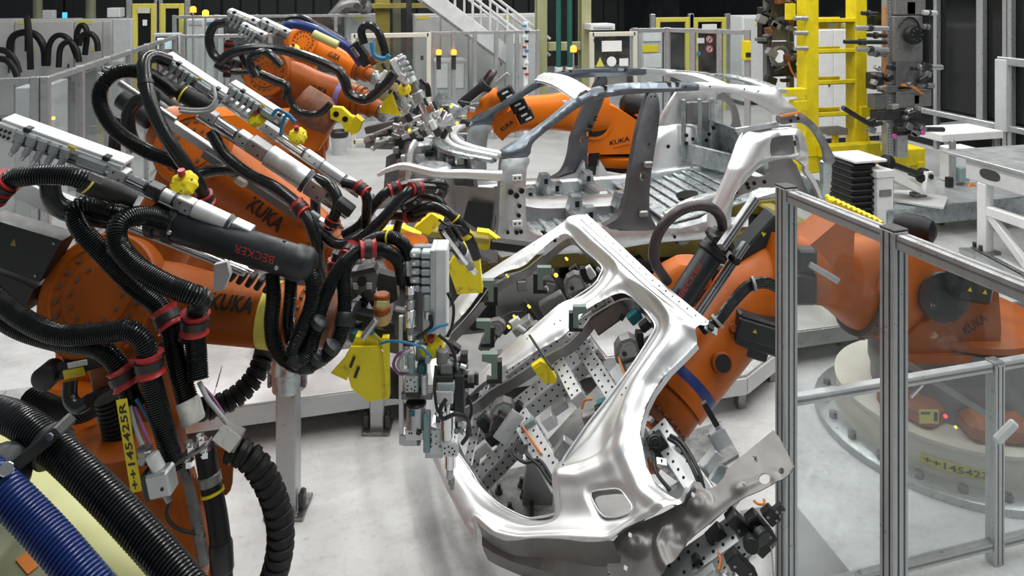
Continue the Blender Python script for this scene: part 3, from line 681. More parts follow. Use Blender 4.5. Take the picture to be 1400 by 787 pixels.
# body side pieces, near and far
cpart('hinge_pillar', 'silver_dull', [(686, 222), (692, 217), (721, 215), (724, 222), (720, 232), (719, 262), (719, 300), (722, 312), (734, 321), (752, 323), (752, 332), (740, 347), (704, 348), (681, 348), (682, 300), (684, 250)], (), 0.09, bulge=0.015)
cpart('sill', 'silver_dull', [(740, 322), (760, 318), (790, 312), (830, 309), (846, 314), (890, 311), (930, 312), (965, 303), (990, 288), (1000, 290), (998, 318), (966, 327), (930, 329), (892, 332), (856, 338), (800, 345), (742, 349)], (), 0.10, bulge=0.02, smooth=False)
cpart('b_pillar', 'sheet_dark', [(887, 128), (898, 128), (902, 150), (900, 178), (896, 200), (890, 240), (888, 268), (889, 292), (897, 309), (900, 316), (872, 318), (824, 313), (834, 305), (846, 296), (856, 272), (861, 240), (866, 210), (873, 175), (881, 145)], [[(876, 236), (881, 236), (881, 246), (876, 246)]], 0.07, bulge=0.02)
for q in ((878, 218, 889, 228), (870, 285, 884, 295)):
    c = cm((q[0]+q[2])/2, (q[1]+q[3])/2); MB().box(WF, (c.x, c.y-0.035, c.z), (0.075, 0.04, 0.05), 0.01).obj('hinge_plate', 'sheet_grey', car)
cpart('a_pillar', 'sheet_blue', [(690, 216), (686, 208), (700, 198), (726, 182), (754, 162), (785, 136), (808, 123), (838, 117), (868, 114), (910, 113), (952, 113.5), (958, 118), (955, 124), (910, 126), (868, 128.5), (836, 132), (812, 138), (790, 148), (768, 164), (745, 181), (728, 197), (722, 214)], (), 0.07, bulge=0.03, step=5)
cpart('roof_rail_rear', 'silver', [(952, 113.5), (985, 114.5), (1020, 117), (1050, 119.5), (1063, 122), (1074, 137), (1092, 153), (1068, 160), (1048, 148), (1027, 137), (1004, 128), (980, 125), (955, 124)], (), 0.05, bulge=0.02, step=5)
cpart('rear_arch', 'sheet_grey', [(1066, 158), (1092, 153), (1106, 162), (1117, 172), (1128, 188), (1137, 206), (1142, 218), (1138, 224), (1128, 222), (1126, 206), (1115, 184), (1100, 170), (1086, 168), (1070, 170), (1064, 166)], (), 0.03, bulge=0.01, step=4)
cpart('tail_pillar', 'galv', [(1126, 222), (1137, 224), (1136, 250), (1132, 275), (1124, 276), (1126, 250)], (), 0.05, step=5)
MB().prism([cm(1066, 156)+NEAR*0.035, cm(1090, 151)+NEAR*0.035, cm(1090, 154)+NEAR*0.035, cm(1066, 159)+NEAR*0.035], NEAR*0.012).obj('orange_sealant_strip', 'orange_wire', car)
win = [(1049, 188), (1062, 185), (1085, 184), (1089, 190), (1091, 206), (1086, 213), (1060, 215), (1052, 212), (1049, 204)]
def qh(P):
    return 0.05*sstep(30, 0, np.abs((P[:, 0]-1032)+(P[:, 1]-200)*0.62+2))*(P[:, 0] < 1060)+0.03*sstep(10, 0, pdist(P, win))-0.05*sstep(14, 0, pdist(P, [(1007, 268), (1018, 248), (1040, 230), (1063, 221), (1095, 219)], False))
cpart('rear_quarter_panel', 'silver', [(1012, 192), (1022, 180), (1036, 181), (1060, 177), (1087, 175), (1098, 183), (1103, 200), (1106, 218), (1103, 229), (1094, 220), (1078, 218), (1062, 221), (1047, 228), (1034, 238), (1020, 252), (1008, 268), (1000, 285), (998, 318), (975, 325), (966, 312), (968, 290), (975, 275), (991, 242), (1003, 214)], [win], 0.05, h=qh, step=4, bulge=0.02)
cpart('arch_strip', 'silver', [(1103, 225), (1106, 232), (1116, 248), (1124, 268), (1122, 274), (1112, 252), (1100, 234)], (), 0.04, step=4)
cpart('wheelhouse_inner', 'sheet_grey', [(1034, 236), (1060, 222), (1094, 221), (1102, 230), (1110, 250), (1120, 276), (1090, 285), (1074, 262), (1050, 262), (1020, 275), (1002, 300), (1002, 285), (1010, 266), (1020, 252)], [[(1042, 228), (1062, 226), (1062, 244), (1040, 246)]], 0.02, off=-0.13, step=5, smooth=False)
cpart('quarter_bar', 'silver_dull', [(1007, 176), (1064, 167), (1066, 173), (1010, 182)], (), 0.04, smooth=False, step=6)
# holes punched in the near side
def dots(pts, r, m='hole', name='punched_holes', off=0.03):
    mb = MB()
    for x, y in pts: c = cm(x, y)+NEAR*(off+0.001); mb.lathe(c, NEAR, [(0, r), (0.0015, r)], 12)
    o = mb.obj(name, m, car); o['kind'] = 'stuff'; return o
dots([(697, 261), (712, 259.5), (705, 266)], 0.022); dots([(709, 280), (708, 293), (705, 316), (711, 315)], 0.017); dots([(693, 316), (757, 327), (982, 318), (920, 322)], 0.014)
dots([(696+i*5, 328+((i*7) % 5)*3) for i in range(9)]+[(760+i*16, 333-i*1.7) for i in range(14)], 0.005, 'paper', 'weld_spots', 0.028)
for q in ((706, 242), (706, 304)): c = cm(*q); MB().box(WF, (c.x, c.y-0.022, c.z), (0.08, 0.016, 0.05), 0.006).obj('hinge_plate', 'sheet_white', car); MB().cyl(c+NEAR*0.03+Vector((0.018, 0, 0)), c+NEAR*0.032+Vector((0.018, 0, 0)), 0.008).cyl(c+NEAR*0.03-Vector((0.018, 0, 0)), c+NEAR*0.032-Vector((0.018, 0, 0)), 0.008).obj('hinge_holes', 'hole', car)
dots([(968, 117.5), (1015, 121), (1034, 124), (935, 118), (893, 131), (885, 196), (880, 222), (886, 222), (888, 131), (873, 290), (880, 290)], 0.008)
dots([(1030, 184), (1078, 164), (1088, 161)], 0.016); dots([(1013, 270), (1018, 268), (1035, 262), (1043, 256), (1057, 254), (1033, 257)], 0.017, off=-0.125)
# roof header, rear header, cowl
a, b = cm(785, 137), cm(808, 124); c, d = far(b), far(a)
P = []; n = 10
mb = MB(); vs = []
for i in range(n+1):
    f = i/n; up = Vector((0, 0, 0.035*math.sin(math.pi*f)+0.012)); 
    for g in (0, 0.18, 0.3, 0.7, 0.82, 1): vs.append(a.lerp(d, f).lerp(b.lerp(c, f), g)+up+Vector((0, 0, 0.022 if 0.25 < g < 0.75 else 0)))
fs = [(i*6+j, i*6+j+1, i*6+7+j, i*6+6+j) for i in range(n) for j in range(5)]; fs = [f[::-1] for f in fs]
vs2 = [v-Vector((0, 0, 0.018)) for v in vs]; k = len(vs); mb.add(vs, fs); mb.add(vs2, [f[::-1] for f in fs]); mb.obj('front_roof_header', 'sheet_white', car)
rh = lambda f: cm(1061, 121).lerp(far(cm(1061, 121)), f)+Vector((0.05, 0, 0.04*math.sin(math.pi*f)-0.03))
rail('rear_roof_header', 'galv', [rh(f) for f in (0, 0.25, 0.5, 0.75, 1)], 0.07, 0.02, False)
rail('centre_roof_bow', 'silver', [cm(1000, 115).lerp(far(cm(1000, 115)), f)+Vector((0, 0, 0.05*math.sin(math.pi*f)-0.045)) for f in (0, .25, .5, .75, 1)], 0.06, 0.012, False)
cn = cm(690, 212); cf = far(cn)
for k, (dx, dz, wd, m) in enumerate(((0, 0.0, 0.030, 'sheet_white'), (-0.07, -0.015, 0.030, 'sheet_white'), (-0.14, -0.04, 0.045, 'galv'))):
    rail('cowl_band', m, [cn+Vector((dx*0.6, 0.02, dz)), cn.lerp(cf, .25)+Vector((-0.20+dx, 0, dz)), cn.lerp(cf, .5)+Vector((-0.27+dx, 0, dz)), cn.lerp(cf, .75)+Vector((-0.20+dx, 0, dz)), cf+Vector((dx*0.6, -0.02, dz))], wd, 0.02, False)
F = FP((617, 208), (632, 187), 6.6); MB().box(F, (12, -4, 0), (27, 2, 10), 0.4).obj('white_bracket', 'paper', car)
# firewall and engine bay
z0, z1 = 0.72, cn.z-0.03; xw = cn.x-0.10
def plate(name, m, pts, vec): return MB().prism([Vector(p) for p in pts], vec).obj(name, m, car)
plate('firewall', 'sheet_grey', [(xw-0.05, YN+0.12, 0.75), (xw-0.05, YF-0.12, 0.75), (xw-0.16, YF-0.12, z1), (xw-0.16, YN+0.12, z1)], (0.03, 0, 0))
plate('firewall_side', 'sheet_grey', [(xw-0.08, YN+0.13, 0.66), (xw+0.02, YN+0.05, 0.66), (xw+0.02, YN+0.05, z1-0.22), (xw-0.30, YN+0.2, z1-0.22), (xw-0.30, YN+0.2, 0.85)], (0, 0.02, 0))
plate('dash_panel', 'silver_dull', [(xw-0.33, YN+0.22, 0.66), (xw-0.06, YN+0.22, 0.66), (xw-0.06, YN+0.22, 1.05), (xw-0.33, YN+0.22, 1.05)], (0, 0.02, 0))
plate('sound_pad', 'plastic_dark', [(xw-0.22, YN+0.10, 1.0), (xw-0.02, YN+0.05, 0.86), (xw, YN+0.04, 1.12), (xw-0.18, YN+0.10, 1.14)], (0, -0.015, 0))
rail('upper_longitudinal', 'silver', [cm(521, 252)+Vector((0, 0.30, 0)), cm(540, 241)+Vector((0, 0.25, 0)), cm(560, 236)+Vector((0, 0.2, 0)), cm(600, 241)+Vector((0, .1, 0)), cm(640, 240)+Vector((0, 0.05, 0)), cm(686, 240)], 0.035, lambda f: 0.018+0.022*f)
rail('lower_longitudinal', 'silver_dull', [Vector((xw-0.9, YN+0.36, 0.86)), Vector((xw-0.5, YN+0.36, 0.88)), Vector((xw-0.2, YN+0.36, 0.82)), Vector((xw+0.1, YN+0.36, 0.74))], 0.045, 0.06)
for s in (0, 1):
    c = Vector((xw-0.42, YN+0.30, z1-0.08)); c = far(c) if s else c
    MB().lathe(c-Vector((0, 0, 0.34)), (0, 0, 1), [(0, 0.20), (0.26, 0.16), (0.33, 0.145), (0.35, 0.12), (0.35, 0.05), (0.335, 0.05)], 22).obj('shock_tower', 'silver_dull', car)
    y = YN+0.33 if not s else YF-0.33
    plate('wheelhouse_front', 'sheet_grey', [(xw-0.75, y, 0.9), (xw-0.16, y, 0.8), (xw-0.16, y, z1-0.1), (xw-0.55, y, z1-0.12), (xw-0.72, y, z1-0.2)], (0, 0.02, 0))
plate('battery_tray', 'galv', [(xw-0.5, YN+0.5, z1-0.16), (xw-0.14, YN+0.5, z1-0.16), (xw-0.14, YF-0.5, z1-0.16), (xw-0.5, YF-0.5, z1-0.16)], (0, 0, 0.015))
for i in range(6): MB().box(WF, (xw-0.2-0.05*(i % 3), YN+0.35+i*0.14, z1-0.05-(i % 2)*0.06), (0.08, 0.06, 0.10), 0.01).obj('bracket', ('galv', 'silver_dull')[i % 2], car)
r_ = random.Random(3)
for k in range(26): MB().box(Fr((xw-.12-r_.random()*.55, YN+.25+r_.random()*1.05, z1-.06-r_.random()*.22), (1, r_.uniform(-.5, .5), r_.uniform(-.3, .3))), (0, 0, 0), (r_.uniform(.03, .12), r_.uniform(.03, .09), r_.uniform(.02, .08)), .006).obj('bracket', r_.choice(('galv', 'silver_dull', 'sheet_grey', 'steel_dark')), car)
mb = MB()
for k in range(34): mb.lathe((xw-.33+r_.random()*.26, YN+.218, .70+r_.random()*.33), (0, -1, 0), [(0, r_.choice((.006, .009, .014))), (.0015, .008)], 8)
mb.obj('dash_holes', 'hole', car)['kind'] = 'stuff'
rail('front_crossmember', 'silver_dull', [Vector((xw-0.86, YN+0.36, 0.9)), Vector((xw-0.92, YC, 0.92)), Vector((xw-0.86, YF-0.36, 0.9))], 0.04, 0.05, False)
rail('fender_strut', 'silver', [cm(560, 240)+Vector((0, 0.2, -0.2)), cm(566, 222)+Vector((0, 0.26, 0)), cm(575, 205)+Vector((0, 0.3, 0.0))], 0.02, 0.03)
# floor, tunnel, seat rails
fx0, fx1 = cm(722, 300).x, cm(900, 300).x; zf = 0.76
plate('floor_pan', 'galv', [(fx0-0.1, YN+0.08, zf), (fx1+0.3, YN+0.08, zf), (fx1+0.3, YF-0.08, zf), (fx0-0.1, YF-0.08, zf)], (0, 0, 0.012))
mb = MB()
for i in range(9):
    for y in (YN+0.22, YF-0.6): mb.box(WF, (fx0+0.14+i*0.13, y+0.2, zf+0.02), (0.05, 0.36, 0.02), 0.008)
mb.obj('floor_swages', 'galv', car)
rail('tunnel', 'sheet_grey', [Vector((fx0-0.1, YC, zf+0.16)), Vector((fx0+0.2, YC, zf+0.05)), Vector((fx0+0.6, YC, zf+0.02)), Vector((fx1+0.25, YC, zf))], 0.17, 0.12, False)
for x, m in ((fx0+0.55, 'sheet_grey'), (fx1-0.1, 'sheet_grey')):
    for y0, y1 in ((YN+0.06, YC-0.17), (YC+0.17, YF-0.06)): MB().box(WF, (x, (y0+y1)/2, zf+0.06), (0.11, y1-y0, 0.11), 0.02).obj('seat_crossmember', m, car)
for x, y in ((fx0+0.1, YF-0.35), (fx0+0.52, YF-0.25), (fx0+0.55, YC+0.25), (fx0+0.57, YC-0.25), (fx0+0.58, YN+0.2), (fx1-0.1, YC-0.25), (fx1-0.1, YN+0.22), (fx1-0.14, YF-0.25), (fx0+0.25, YC+0.1)):
    mb = MB(); mb.prism([(x-0.07, y, zf+0.10), (x+0.07, y, zf+0.10), (x+0.05, y, zf+0.22), (x-0.03, y, zf+0.22)], (0, 0.1, 0)); mb.obj('seat_bracket', 'galv', car); MB().box(WF, (x+0.01, y-0.003, zf+0.155), (0.035, 0.006, 0.05), 0).obj('bracket_slot', 'hole', car)
rx0, rx1 = cm(900, 290).x+0.02, cm(1095, 250).x
plate('rear_seat_pan', 'galv', [(rx0+0.15, YN+0.12, zf+0.05), (rx1, YN+0.12, zf+0.26), (rx1, YF-0.12, zf+0.26), (rx0+0.15, YF-0.12, zf+0.05)], (0, 0, 0.015))
mb = MB()
for i in range(7): x = rx0+0.3+i*0.1; z = zf+0.062+(x-rx0-0.15)*0.19; mb.box(Fr((x, YC, z), (1, 0, 0.19)), (0, 0, 0.012), (0.035, 0.9, 0.014), 0.006)
mb.obj('pan_swages', 'galv', car)
c = Vector((rx0+0.52, YC-0.22, zf+0.155)); MB().lathe(c, (-0.19, 0, 1), [(0, 0.10), (0.004, 0.10)], 20).obj('drain_opening', 'hole', car)
MB().box(Fr((rx0+0.95, YC+0.25, zf+0.36), (0.35, -1, 0.0)), (0, 0, 0), (1.0, 0.03, 0.2), 0.01).obj('heel_board', 'galv', car)
# far rear wheelhouse with its tower and the rear bulkhead grid
def cf2(px, py, dy): p = cm(px, py); return Vector((p.x, YF-dy, p.z))
wx = rx0+0.86; MB().loft([(Vector((wx, YF-0.05, 0.82)), Vector((1, 0, 0)), Vector((0, 0, 1)), 0.46, 0.62), (Vector((wx, YF-0.18, 0.85)), Vector((1, 0, 0)), Vector((0, 0, 1)), 0.43, 0.58), (Vector((wx+0.02, YF-0.25, 0.86)), Vector((1, 0, 0)), Vector((0, 0, 1)), 0.36, 0.5)], 32, 2.3).obj('wheelhouse_far', 'silver', car, 60)
MB().loft([(Vector((wx+0.05, YF-0.10, 1.25)), Vector((1, 0, 0)), Vector((0, 1, 0)), 0.34, 0.09), (Vector((wx+0.10, YF-0.16, 1.5)), Vector((1, 0, 0)), Vector((0, 1, 0)), 0.29, 0.07), (Vector((wx+0.18, YF-0.2, 1.72)), Vector((1, 0, 0)), Vector((0, 1, 0)), 0.24, 0.05)], 24, 3).obj('inner_tower', 'silver', car, 60)
for x in (wx-0.02, wx+0.16, wx+0.3): MB().box(Fr((x, YF-0.30, 1.36), (1, 0, 0)), (0, 0, 0), (0.05, 0.03, 0.6), 0.01).obj('stiffener', 'galv', car)
MB().box(WF, (wx+0.14, YF-0.29, 1.52), (0.26, 0.02, 0.22), 0.01).obj('tower_panel', 'sheet_grey', car)
mb = MB()
for q in ((0.0, 1.30), (0.07, 1.26), (0.0, 1.22), (0.25, 1.3), (0.22, 1.24), (0.3, 1.36), (-0.2, 1.2)): mb.lathe((wx+q[0], YF-0.325, q[1]), (0, -1, 0), [(0, 0.02), (0.003, 0.02)], 12)
mb.obj('punched_holes', 'hole', car)
bx = rx1+0.02
plate('rear_bulkhead', 'galv', [(bx, YC+0.05, 0.95), (bx, YF-0.15, 0.95), (bx-0.15, YF-0.2, 1.42), (bx-0.15, YC+0.05, 1.42)], (0.02, 0, 0))
mb = MB()
for i in range(8):
    for z in (1.02, 1.10): mb.box(WF, (bx-0.035-0.3*(z-0.95), YC+0.1+i*0.065, z), (0.02, 0.035, 0.05), 0.004)
mb.obj('bulkhead_slots', 'steel_dark', car)
rail('rear_crossmember', 'galv', [Vector((bx+0.2, YN+0.1, 1.0)), Vector((bx+0.26, YC, 1.0)), Vector((bx+0.2, YF-0.1, 1.0))], 0.05, 0.1, False)
rail('rear_longitudinal', 'silver_dull', [Vector((rx0+0.2, YN+0.3, 0.8)), Vector((rx0+0.6, YN+0.32, 0.92)), Vector((bx+0.2, YN+0.34, 0.95))], 0.05, 0.06)
MB().box(WF, ((fx0+fx1)/2+.25, YF-.1, zf+.05), (fx1-fx0+1.1, .10, .16), .02).obj('far_inner_sill', 'silver', car)
for px, py, wd, ht, m in ((812, 218, .12, .13, 'hole'), (806, 183, .06, .06, 'hole'), (807, 173, .05, .03, 'hole'), (803, 183, .025, .05, 'orange_wire'), (815, 160, .03, .012, 'hole'), (814, 164, .03, .012, 'hole')):
    p = onY(px, py, YF-.02); p = onY(px, py, YF-inset(p.z)-.08); MB().box(WF, (p.x, p.y, p.z), (wd, .004, ht), .0005).obj('pillar_opening', m, car)
for s_ in (-1, 1): x_ = onY(808, 240, YF-.1).x; MB().prism([(x_+s_*.06, YF-.13, zf+.13), (x_+s_*.34, YF-.13, zf+.13), (x_+s_*.16, YF-.13, zf+.17), (x_+s_*.08, YF-.13, zf+.30)], (0, .06, 0)).obj('pillar_foot', 'silver', car)
cpart('inner_quarter', 'sheet_grey', [(1030, 180), (1098, 176), (1104, 224), (1060, 224), (1030, 214)], (), 0.015, off=-0.16, step=9, smooth=False, both=False)
t = thing('line_bed', 'dark steel plated line bed under the car body', 'platform', (2.0, YC, 0))
for i in range(5): MB().box(WF, (0.1+i*1.3, YC, .03), (1.29, 2.1, .05), .004).obj('bed_plate', 'alu_dark', t)
for y in (YC-.75, YC+.75): MB().box(WF, (2.7, y, .085), (6.3, .10, .06), .006).obj('bed_rail', 'steel', t)
# fixture and carrier under the car
sk = thing('car_carrier', 'mustard yellow carrier frame underneath the car body', 'carrier', (2.6, YC, 0.3))
for y in (YN+0.35, YF-0.35):
    MB().box(WF, (2.75, y, 0.55), (3.6, 0.14, 0.16), 0.02).obj('beam', 'yellow_mustard', sk)
for x in (1.2, 2.2, 3.2, 4.3):
    MB().box(WF, (x, YC, 0.52), (0.16, 1.0, 0.14), 0.02).obj('cross_beam', 'yellow_mustard', sk)
    for y in (YN+0.35, YF-0.35): MB().box(WF, (x, y, 0.24), (0.2, 0.2, 0.45), 0.02).obj('pedestal', 'steel_dark', sk)
for x in (1.25, 2.0, 2.9, 3.9):
    for y in (YN+0.2, YF-0.2): MB().box(WF, (x, y, 0.66), (0.1, 0.1, 0.1), 0.01).cyl((x, y, 0.6), (x, y, 0.74), 0.03).obj('locator', 'steel', sk)
for k in range(16):
    x = 1.3+k*0.2+rng.uniform(-.05, .05); MB().box(Fr((x, YN+0.16+rng.uniform(-.06, .06), 0.45+rng.uniform(-.08, .1)), (1, rng.uniform(-.4, .4), rng.uniform(-.3, .3))), (0, 0, 0), (rng.uniform(.07, .16), 0.07, rng.uniform(.05, .1)), 0.008).obj('clamp_unit', rng.choice(('steel_dark', 'cast', 'plastic_black', 'yellow', 'steel')), sk)
for x in (2.35, 3.35, 1.75): MB().lathe((x, YN+0.1, 0.5), (0, -1, 0), [(0, 0.015), (0.02, 0.015)], 8).obj('indicator_lamp', 'lamp_yellow', sk)
# ================================================================ the body side panel carried by the right-hand robot
PB, PC = 0.0001993, 0.000288; PA = 1/4.6-797*PB-290*PC
def pmD(x, y): return 1/(PA+PB*x+PC*y)
def pm(x, y, off=0.0): return at(x, y, pmD(x, y))+PN*off
PN = Vector((0, 0, 0)); _a, _b, _c = pm(797, 290), pm(965, 440), pm(600, 610); PN = (_b-_a).cross(_c-_a).normalized()
if PN.dot(Vector((0, 0, CAMZ))-_a) < 0: PN = -PN
pan = thing('body_side_panel', 'large pressed silver body side panel tilted in the gripper', 'car panel', pm(800, 560))
open1 = smooth2([(770, 319), (779, 320), (791, 333), (813, 352), (819, 361), (816, 369), (806, 384), (771, 408), (733, 440), (707, 463), (682, 484), (660, 502), (640, 522), (612, 532), (598, 515), (598, 485), (606, 458), (626, 436), (640, 420), (657, 398), (664, 389), (691, 371), (714, 362), (733, 347), (757, 327)], 3)
open2 = smooth2([(792, 430), (800, 420), (825, 405), (843, 397), (856, 398), (870, 409), (884, 427), (886, 436), (880, 447), (856, 484), (821, 531), (806, 550), (791, 569), (764, 607), (757, 618), (747, 628), (748, 655), (751, 684), (742, 691), (720, 695), (708, 695), (687, 686), (667, 674), (646, 654), (636, 637), (626, 622), (610, 598), (603, 572), (616, 552), (640, 538), (660, 522), (690, 505), (733, 477), (770, 455)], 3)
flap = smooth2([(806, 675), (812, 669), (826, 667), (840, 666), (848, 669), (856, 680), (862, 690), (859, 698), (848, 703), (836, 705), (825, 704), (816, 695)], 3)
outer = [(790, 290), (798, 289), (806, 294), (850, 336), (894, 377), (930, 406), (966, 434), (966, 440), (958, 444), (953, 455), (951, 467), (935, 484), (914, 504), (902, 518), (893, 532), (883, 552), (876, 576), (874, 592), (877, 612), (882, 636), (893, 655), (914, 675), (930, 684), (938, 672), (946, 659), (950, 655), (946, 668), (936, 685), (914, 700), (895, 708), (872, 716), (855, 724), (844, 733), (834, 740), (820, 742), (806, 742), (770, 738), (730, 737), (710, 740), (692, 740), (676, 733), (660, 721), (653, 713), (650, 742), (640, 724), (624, 696), (607, 661), (590, 622), (574, 590), (564, 545), (568, 495), (588, 450), (612, 424), (627, 404), (650, 380), (664, 373), (690, 356), (714, 341), (740, 325), (762, 310)]
reb1 = smooth2([(764, 316), (778, 309), (792, 312), (812, 330), (836, 350), (846, 364), (843, 378), (825, 398), (795, 425), (770, 418), (735, 446), (700, 475), (640, 527), (610, 536), (592, 515), (592, 480), (604, 452), (655, 394), (690, 367), (732, 343), (755, 324)], 3)
reb2 = smooth2([(786, 428), (800, 412), (830, 394), (850, 386), (868, 386), (893, 400), (914, 424), (920, 442), (912, 466), (893, 494), (872, 526), (860, 556), (850, 588), (828, 620), (800, 634), (768, 638), (762, 648), (764, 690), (758, 708), (738, 716), (712, 716), (684, 706), (656, 690), (632, 662), (616, 630), (600, 600), (594, 570), (612, 546), (640, 532), (690, 499), (733, 471), (768, 449)], 3)
def lerpstep(t, pts):
    x = [p[0] for p in pts]; y = [p[1] for p in pts]; t = np.clip(t, x[0], x[-1]); i = np.clip(np.searchsorted(x, t, 'right')-1, 0, len(x)-2)
    x = np.array(x, float); y = np.array(y, float); f = (t-x[i])/(x[i+1]-x[i]); f = f*f*(3-2*f); return y[i]+(y[i+1]-y[i])*f
def panel_h(P):
    h = np.zeros(len(P)); dO = pdist(P, outer)
    for op, rb, dep in ((open1, reb1, 0.050), (open2, reb2, 0.078)):
        i = pdist(P, op); o = pdist(P, rb); m = inside(P, rb); t = i/(i+o+1e-6)
        prof = lerpstep(t, [(0, -1), (0.16, -1), (0.30, -0.58), (0.40, -0.60), (0.74, -0.46), (0.90, 0.06), (1, 0.0)])
        h = np.where(m, dep*prof*np.minimum(1, (i+o)/24.0), h)
    # stepped flange along the sill
    s = pdist(P, [(800, 290), (850, 336), (894, 377), (930, 406), (966, 436)], False)
    h += np.where(s < 40, lerpstep(s, [(0, -0.030), (9, -0.030), (11, -0.012), (14, -0.016), (17, 0.004), (24, 0.010), (34, 0.0)]), 0)
    # wheel arch swell and its inner flange
    ar = pdist(P, [(951, 467), (914, 504), (893, 532), (876, 576), (877, 612), (893, 655), (930, 684)], False)
    h += lerpstep(ar, [(0, -0.012), (7, -0.004), (13, 0.020), (22, 0.026), (40, 0.010), (62, 0)])
    # crease above the tail and edges turned in
    cr = pdist(P, [(653, 713), (676, 733), (710, 740), (770, 738), (834, 740), (872, 716), (936, 685)], False)
    h += lerpstep(cr, [(0, 0.012), (6, 0.016), (10, 0.0), (40, -0.01), (70, 0)])
    fl = pdist(P, flap); h += lerpstep(fl, [(0, -0.012), (3, -0.012), (6, 0.0), (60, 0)])
    # flowing swage behind the rear door
    sw = pdist(P, [(905, 425), (925, 448), (915, 475), (885, 520), (868, 560), (862, 600), (835, 634), (790, 652), (764, 650)], False)
    h += 0.016*np.exp(-(sw/10.0)**2)
    ap = pdist(P, [(795, 297), (760, 318), (714, 348), (660, 385), (620, 435)], False); h += 0.008*np.exp(-(ap/9.0)**2)
    rf = pdist(P, [(592, 600), (612, 650), (640, 695), (664, 716)], False); h += 0.012*np.exp(-(rf/18.0)**2)
    h += lerpstep(dO, [(0, -0.006), (2, -0.002), (4, 0)])
    return h
P, Fc = sheet(outer, [open1, open2, flap], 2.0, [])
sheet_mb(P, Fc, pm, PN, relax(panel_h(P), Fc, 5), 0.003).obj('outer_skin', 'silver', pan, 70)
def flange(contour, depth_m, h0, name, m, lean=0.0):    # a wall turned in along an edge
    c = contour+contour[:1]; mb = MB(); vs = []; fs = []; A = np.array(contour); ctr = A.mean(0)
    for x, y in c:
        qx, qy = x+(ctr[0]-x)*lean, y+(ctr[1]-y)*lean; vs += [pm(x, y, h0), pm(qx, qy, h0-depth_m)]
    for i in range(len(c)-1): fs.append((2*i, 2*i+2, 2*i+3, 2*i+1))
    return mb.add(vs, fs).obj(name, m, pan)
flange(open1, 0.05, -0.048, 'opening_flange', 'sheet_grey', 0.02); flange(open2, 0.06, -0.076, 'opening_flange', 'sheet_grey', 0.02); flange(flap, 0.035, -0.012, 'filler_flange', 'sheet_grey')
# crisp beads and the sill flange
def bead(pts, off, r, closed=True, name='pressed_bead', m='silver'):
    P = [pm(x, y, off) for x, y in (pts+pts[:1] if closed else pts)]; return MB().tube(P, r, 8, caps=not closed).obj(name, m, pan)
bead(open1, -.036, .004); bead(open2, -.070, .0045); bead(flap, -.010, .003)
sill = [(800, 291), (850, 337), (894, 378), (930, 407), (964, 435)]
def strip(line, d0, d1, off0, off1, th, name, m):
    vs = []; n = Vector((.66, -.75)); L_ = dens(line, 12, False)
    for x, y in L_: vs += [pm(x-n.x*d0, y-n.y*d0, off0), pm(x-n.x*d1, y-n.y*d1, off1), pm(x-n.x*d1, y-n.y*d1, off1-th), pm(x-n.x*d0, y-n.y*d0, off0-th)]
    fs = [(4*i+j, 4*i+(j+1) % 4, 4*i+4+(j+1) % 4, 4*i+4+j) for i in range(len(L_)-1) for j in range(4)]+[(0, 1, 2, 3), tuple(4*len(L_)-4+k for k in (3, 2, 1, 0))]
    return MB().add(vs, fs).obj(name, m, pan)
strip(sill, -1, 9, -.012, -.010, .004, 'sill_flange', 'silver'); strip(sill, 9, 12, -.010, .004, .004, 'sill_step', 'sheet_grey'); strip(sill, 12, 17, .008, .010, .004, 'sill_bead', 'silver')
mb = MB(); sl = dens(sill, 13, False)
for x, y in sl[1:-1]: mb.lathe(pm(x-.66*4.5, y+.75*4.5, -.0095), PN, [(0, .0042), (.0012, .0042)], 10)
mb.obj('flange_holes', 'hole', pan)['kind'] = 'stuff'
# reinforcing brown inner sheet behind the upper corner of the rear opening
MB().prism([pm(797, 427, -0.07), pm(838, 400, -0.07), pm(845, 404, -0.13), pm(800, 436, -0.13)], -PN*0.01).obj('pillar_reinforcement', 'brown', pan)
# flange along arch edge
arch = [(951, 467), (935, 484), (914, 504), (893, 532), (883, 552), (876, 576), (874, 592), (877, 612), (882, 636), (893, 655), (914, 675), (930, 684), (938, 672), (946, 659)]
mb = MB(); vs = []
for x, y in arch: vs += [pm(x, y, -0.012), pm(x-2, y, -0.05)]
mb.add(vs, [(2*i, 2*i+2, 2*i+3, 2*i+1) for i in range(len(arch)-1)]).obj('arch_flange', 'silver_dull', pan)
for q, r in (((896, 620), 4.5), ((891, 656), 5), ((918, 677), 5)):
    F = Fr(pm(q[0], q[1], -0.055), at(q[0]+10, q[1]+2, pmD(*q))-at(*q, pmD(*q)), PN, pmD(*q)/FPX)
    MB().box(F, (0, 0, 0), (14, 10, 1.6), 0.6).obj('arch_tab', 'silver', pan); MB().lathe(F.p(-1, 0, 0.9), PN, [(0, 0.008), (0.001, 0.008)], 12).obj('tab_hole', 'hole', pan)
# small holes
mb = MB()
for x, y in ((897, 372), (905, 388), (915, 397), (923, 404), (935, 414), (943, 424), (952, 434), (836, 332), (850, 345), (864, 358), (878, 370), (822, 318), (811, 307), (757, 313), (745, 321), (731, 336), (766, 438), (758, 443), (851, 524), (845, 533), (771, 636), (743, 693), (721, 463), (782, 429)):
    mb.lathe(pm(x, y, float(panel_h(np.array([[x, y]], float))[0])+0.0015), PN, [(0, 0.0042), (0.0012, 0.0042)], 10)
o = mb.obj('punched_holes', 'hole', pan); o['kind'] = 'stuff'
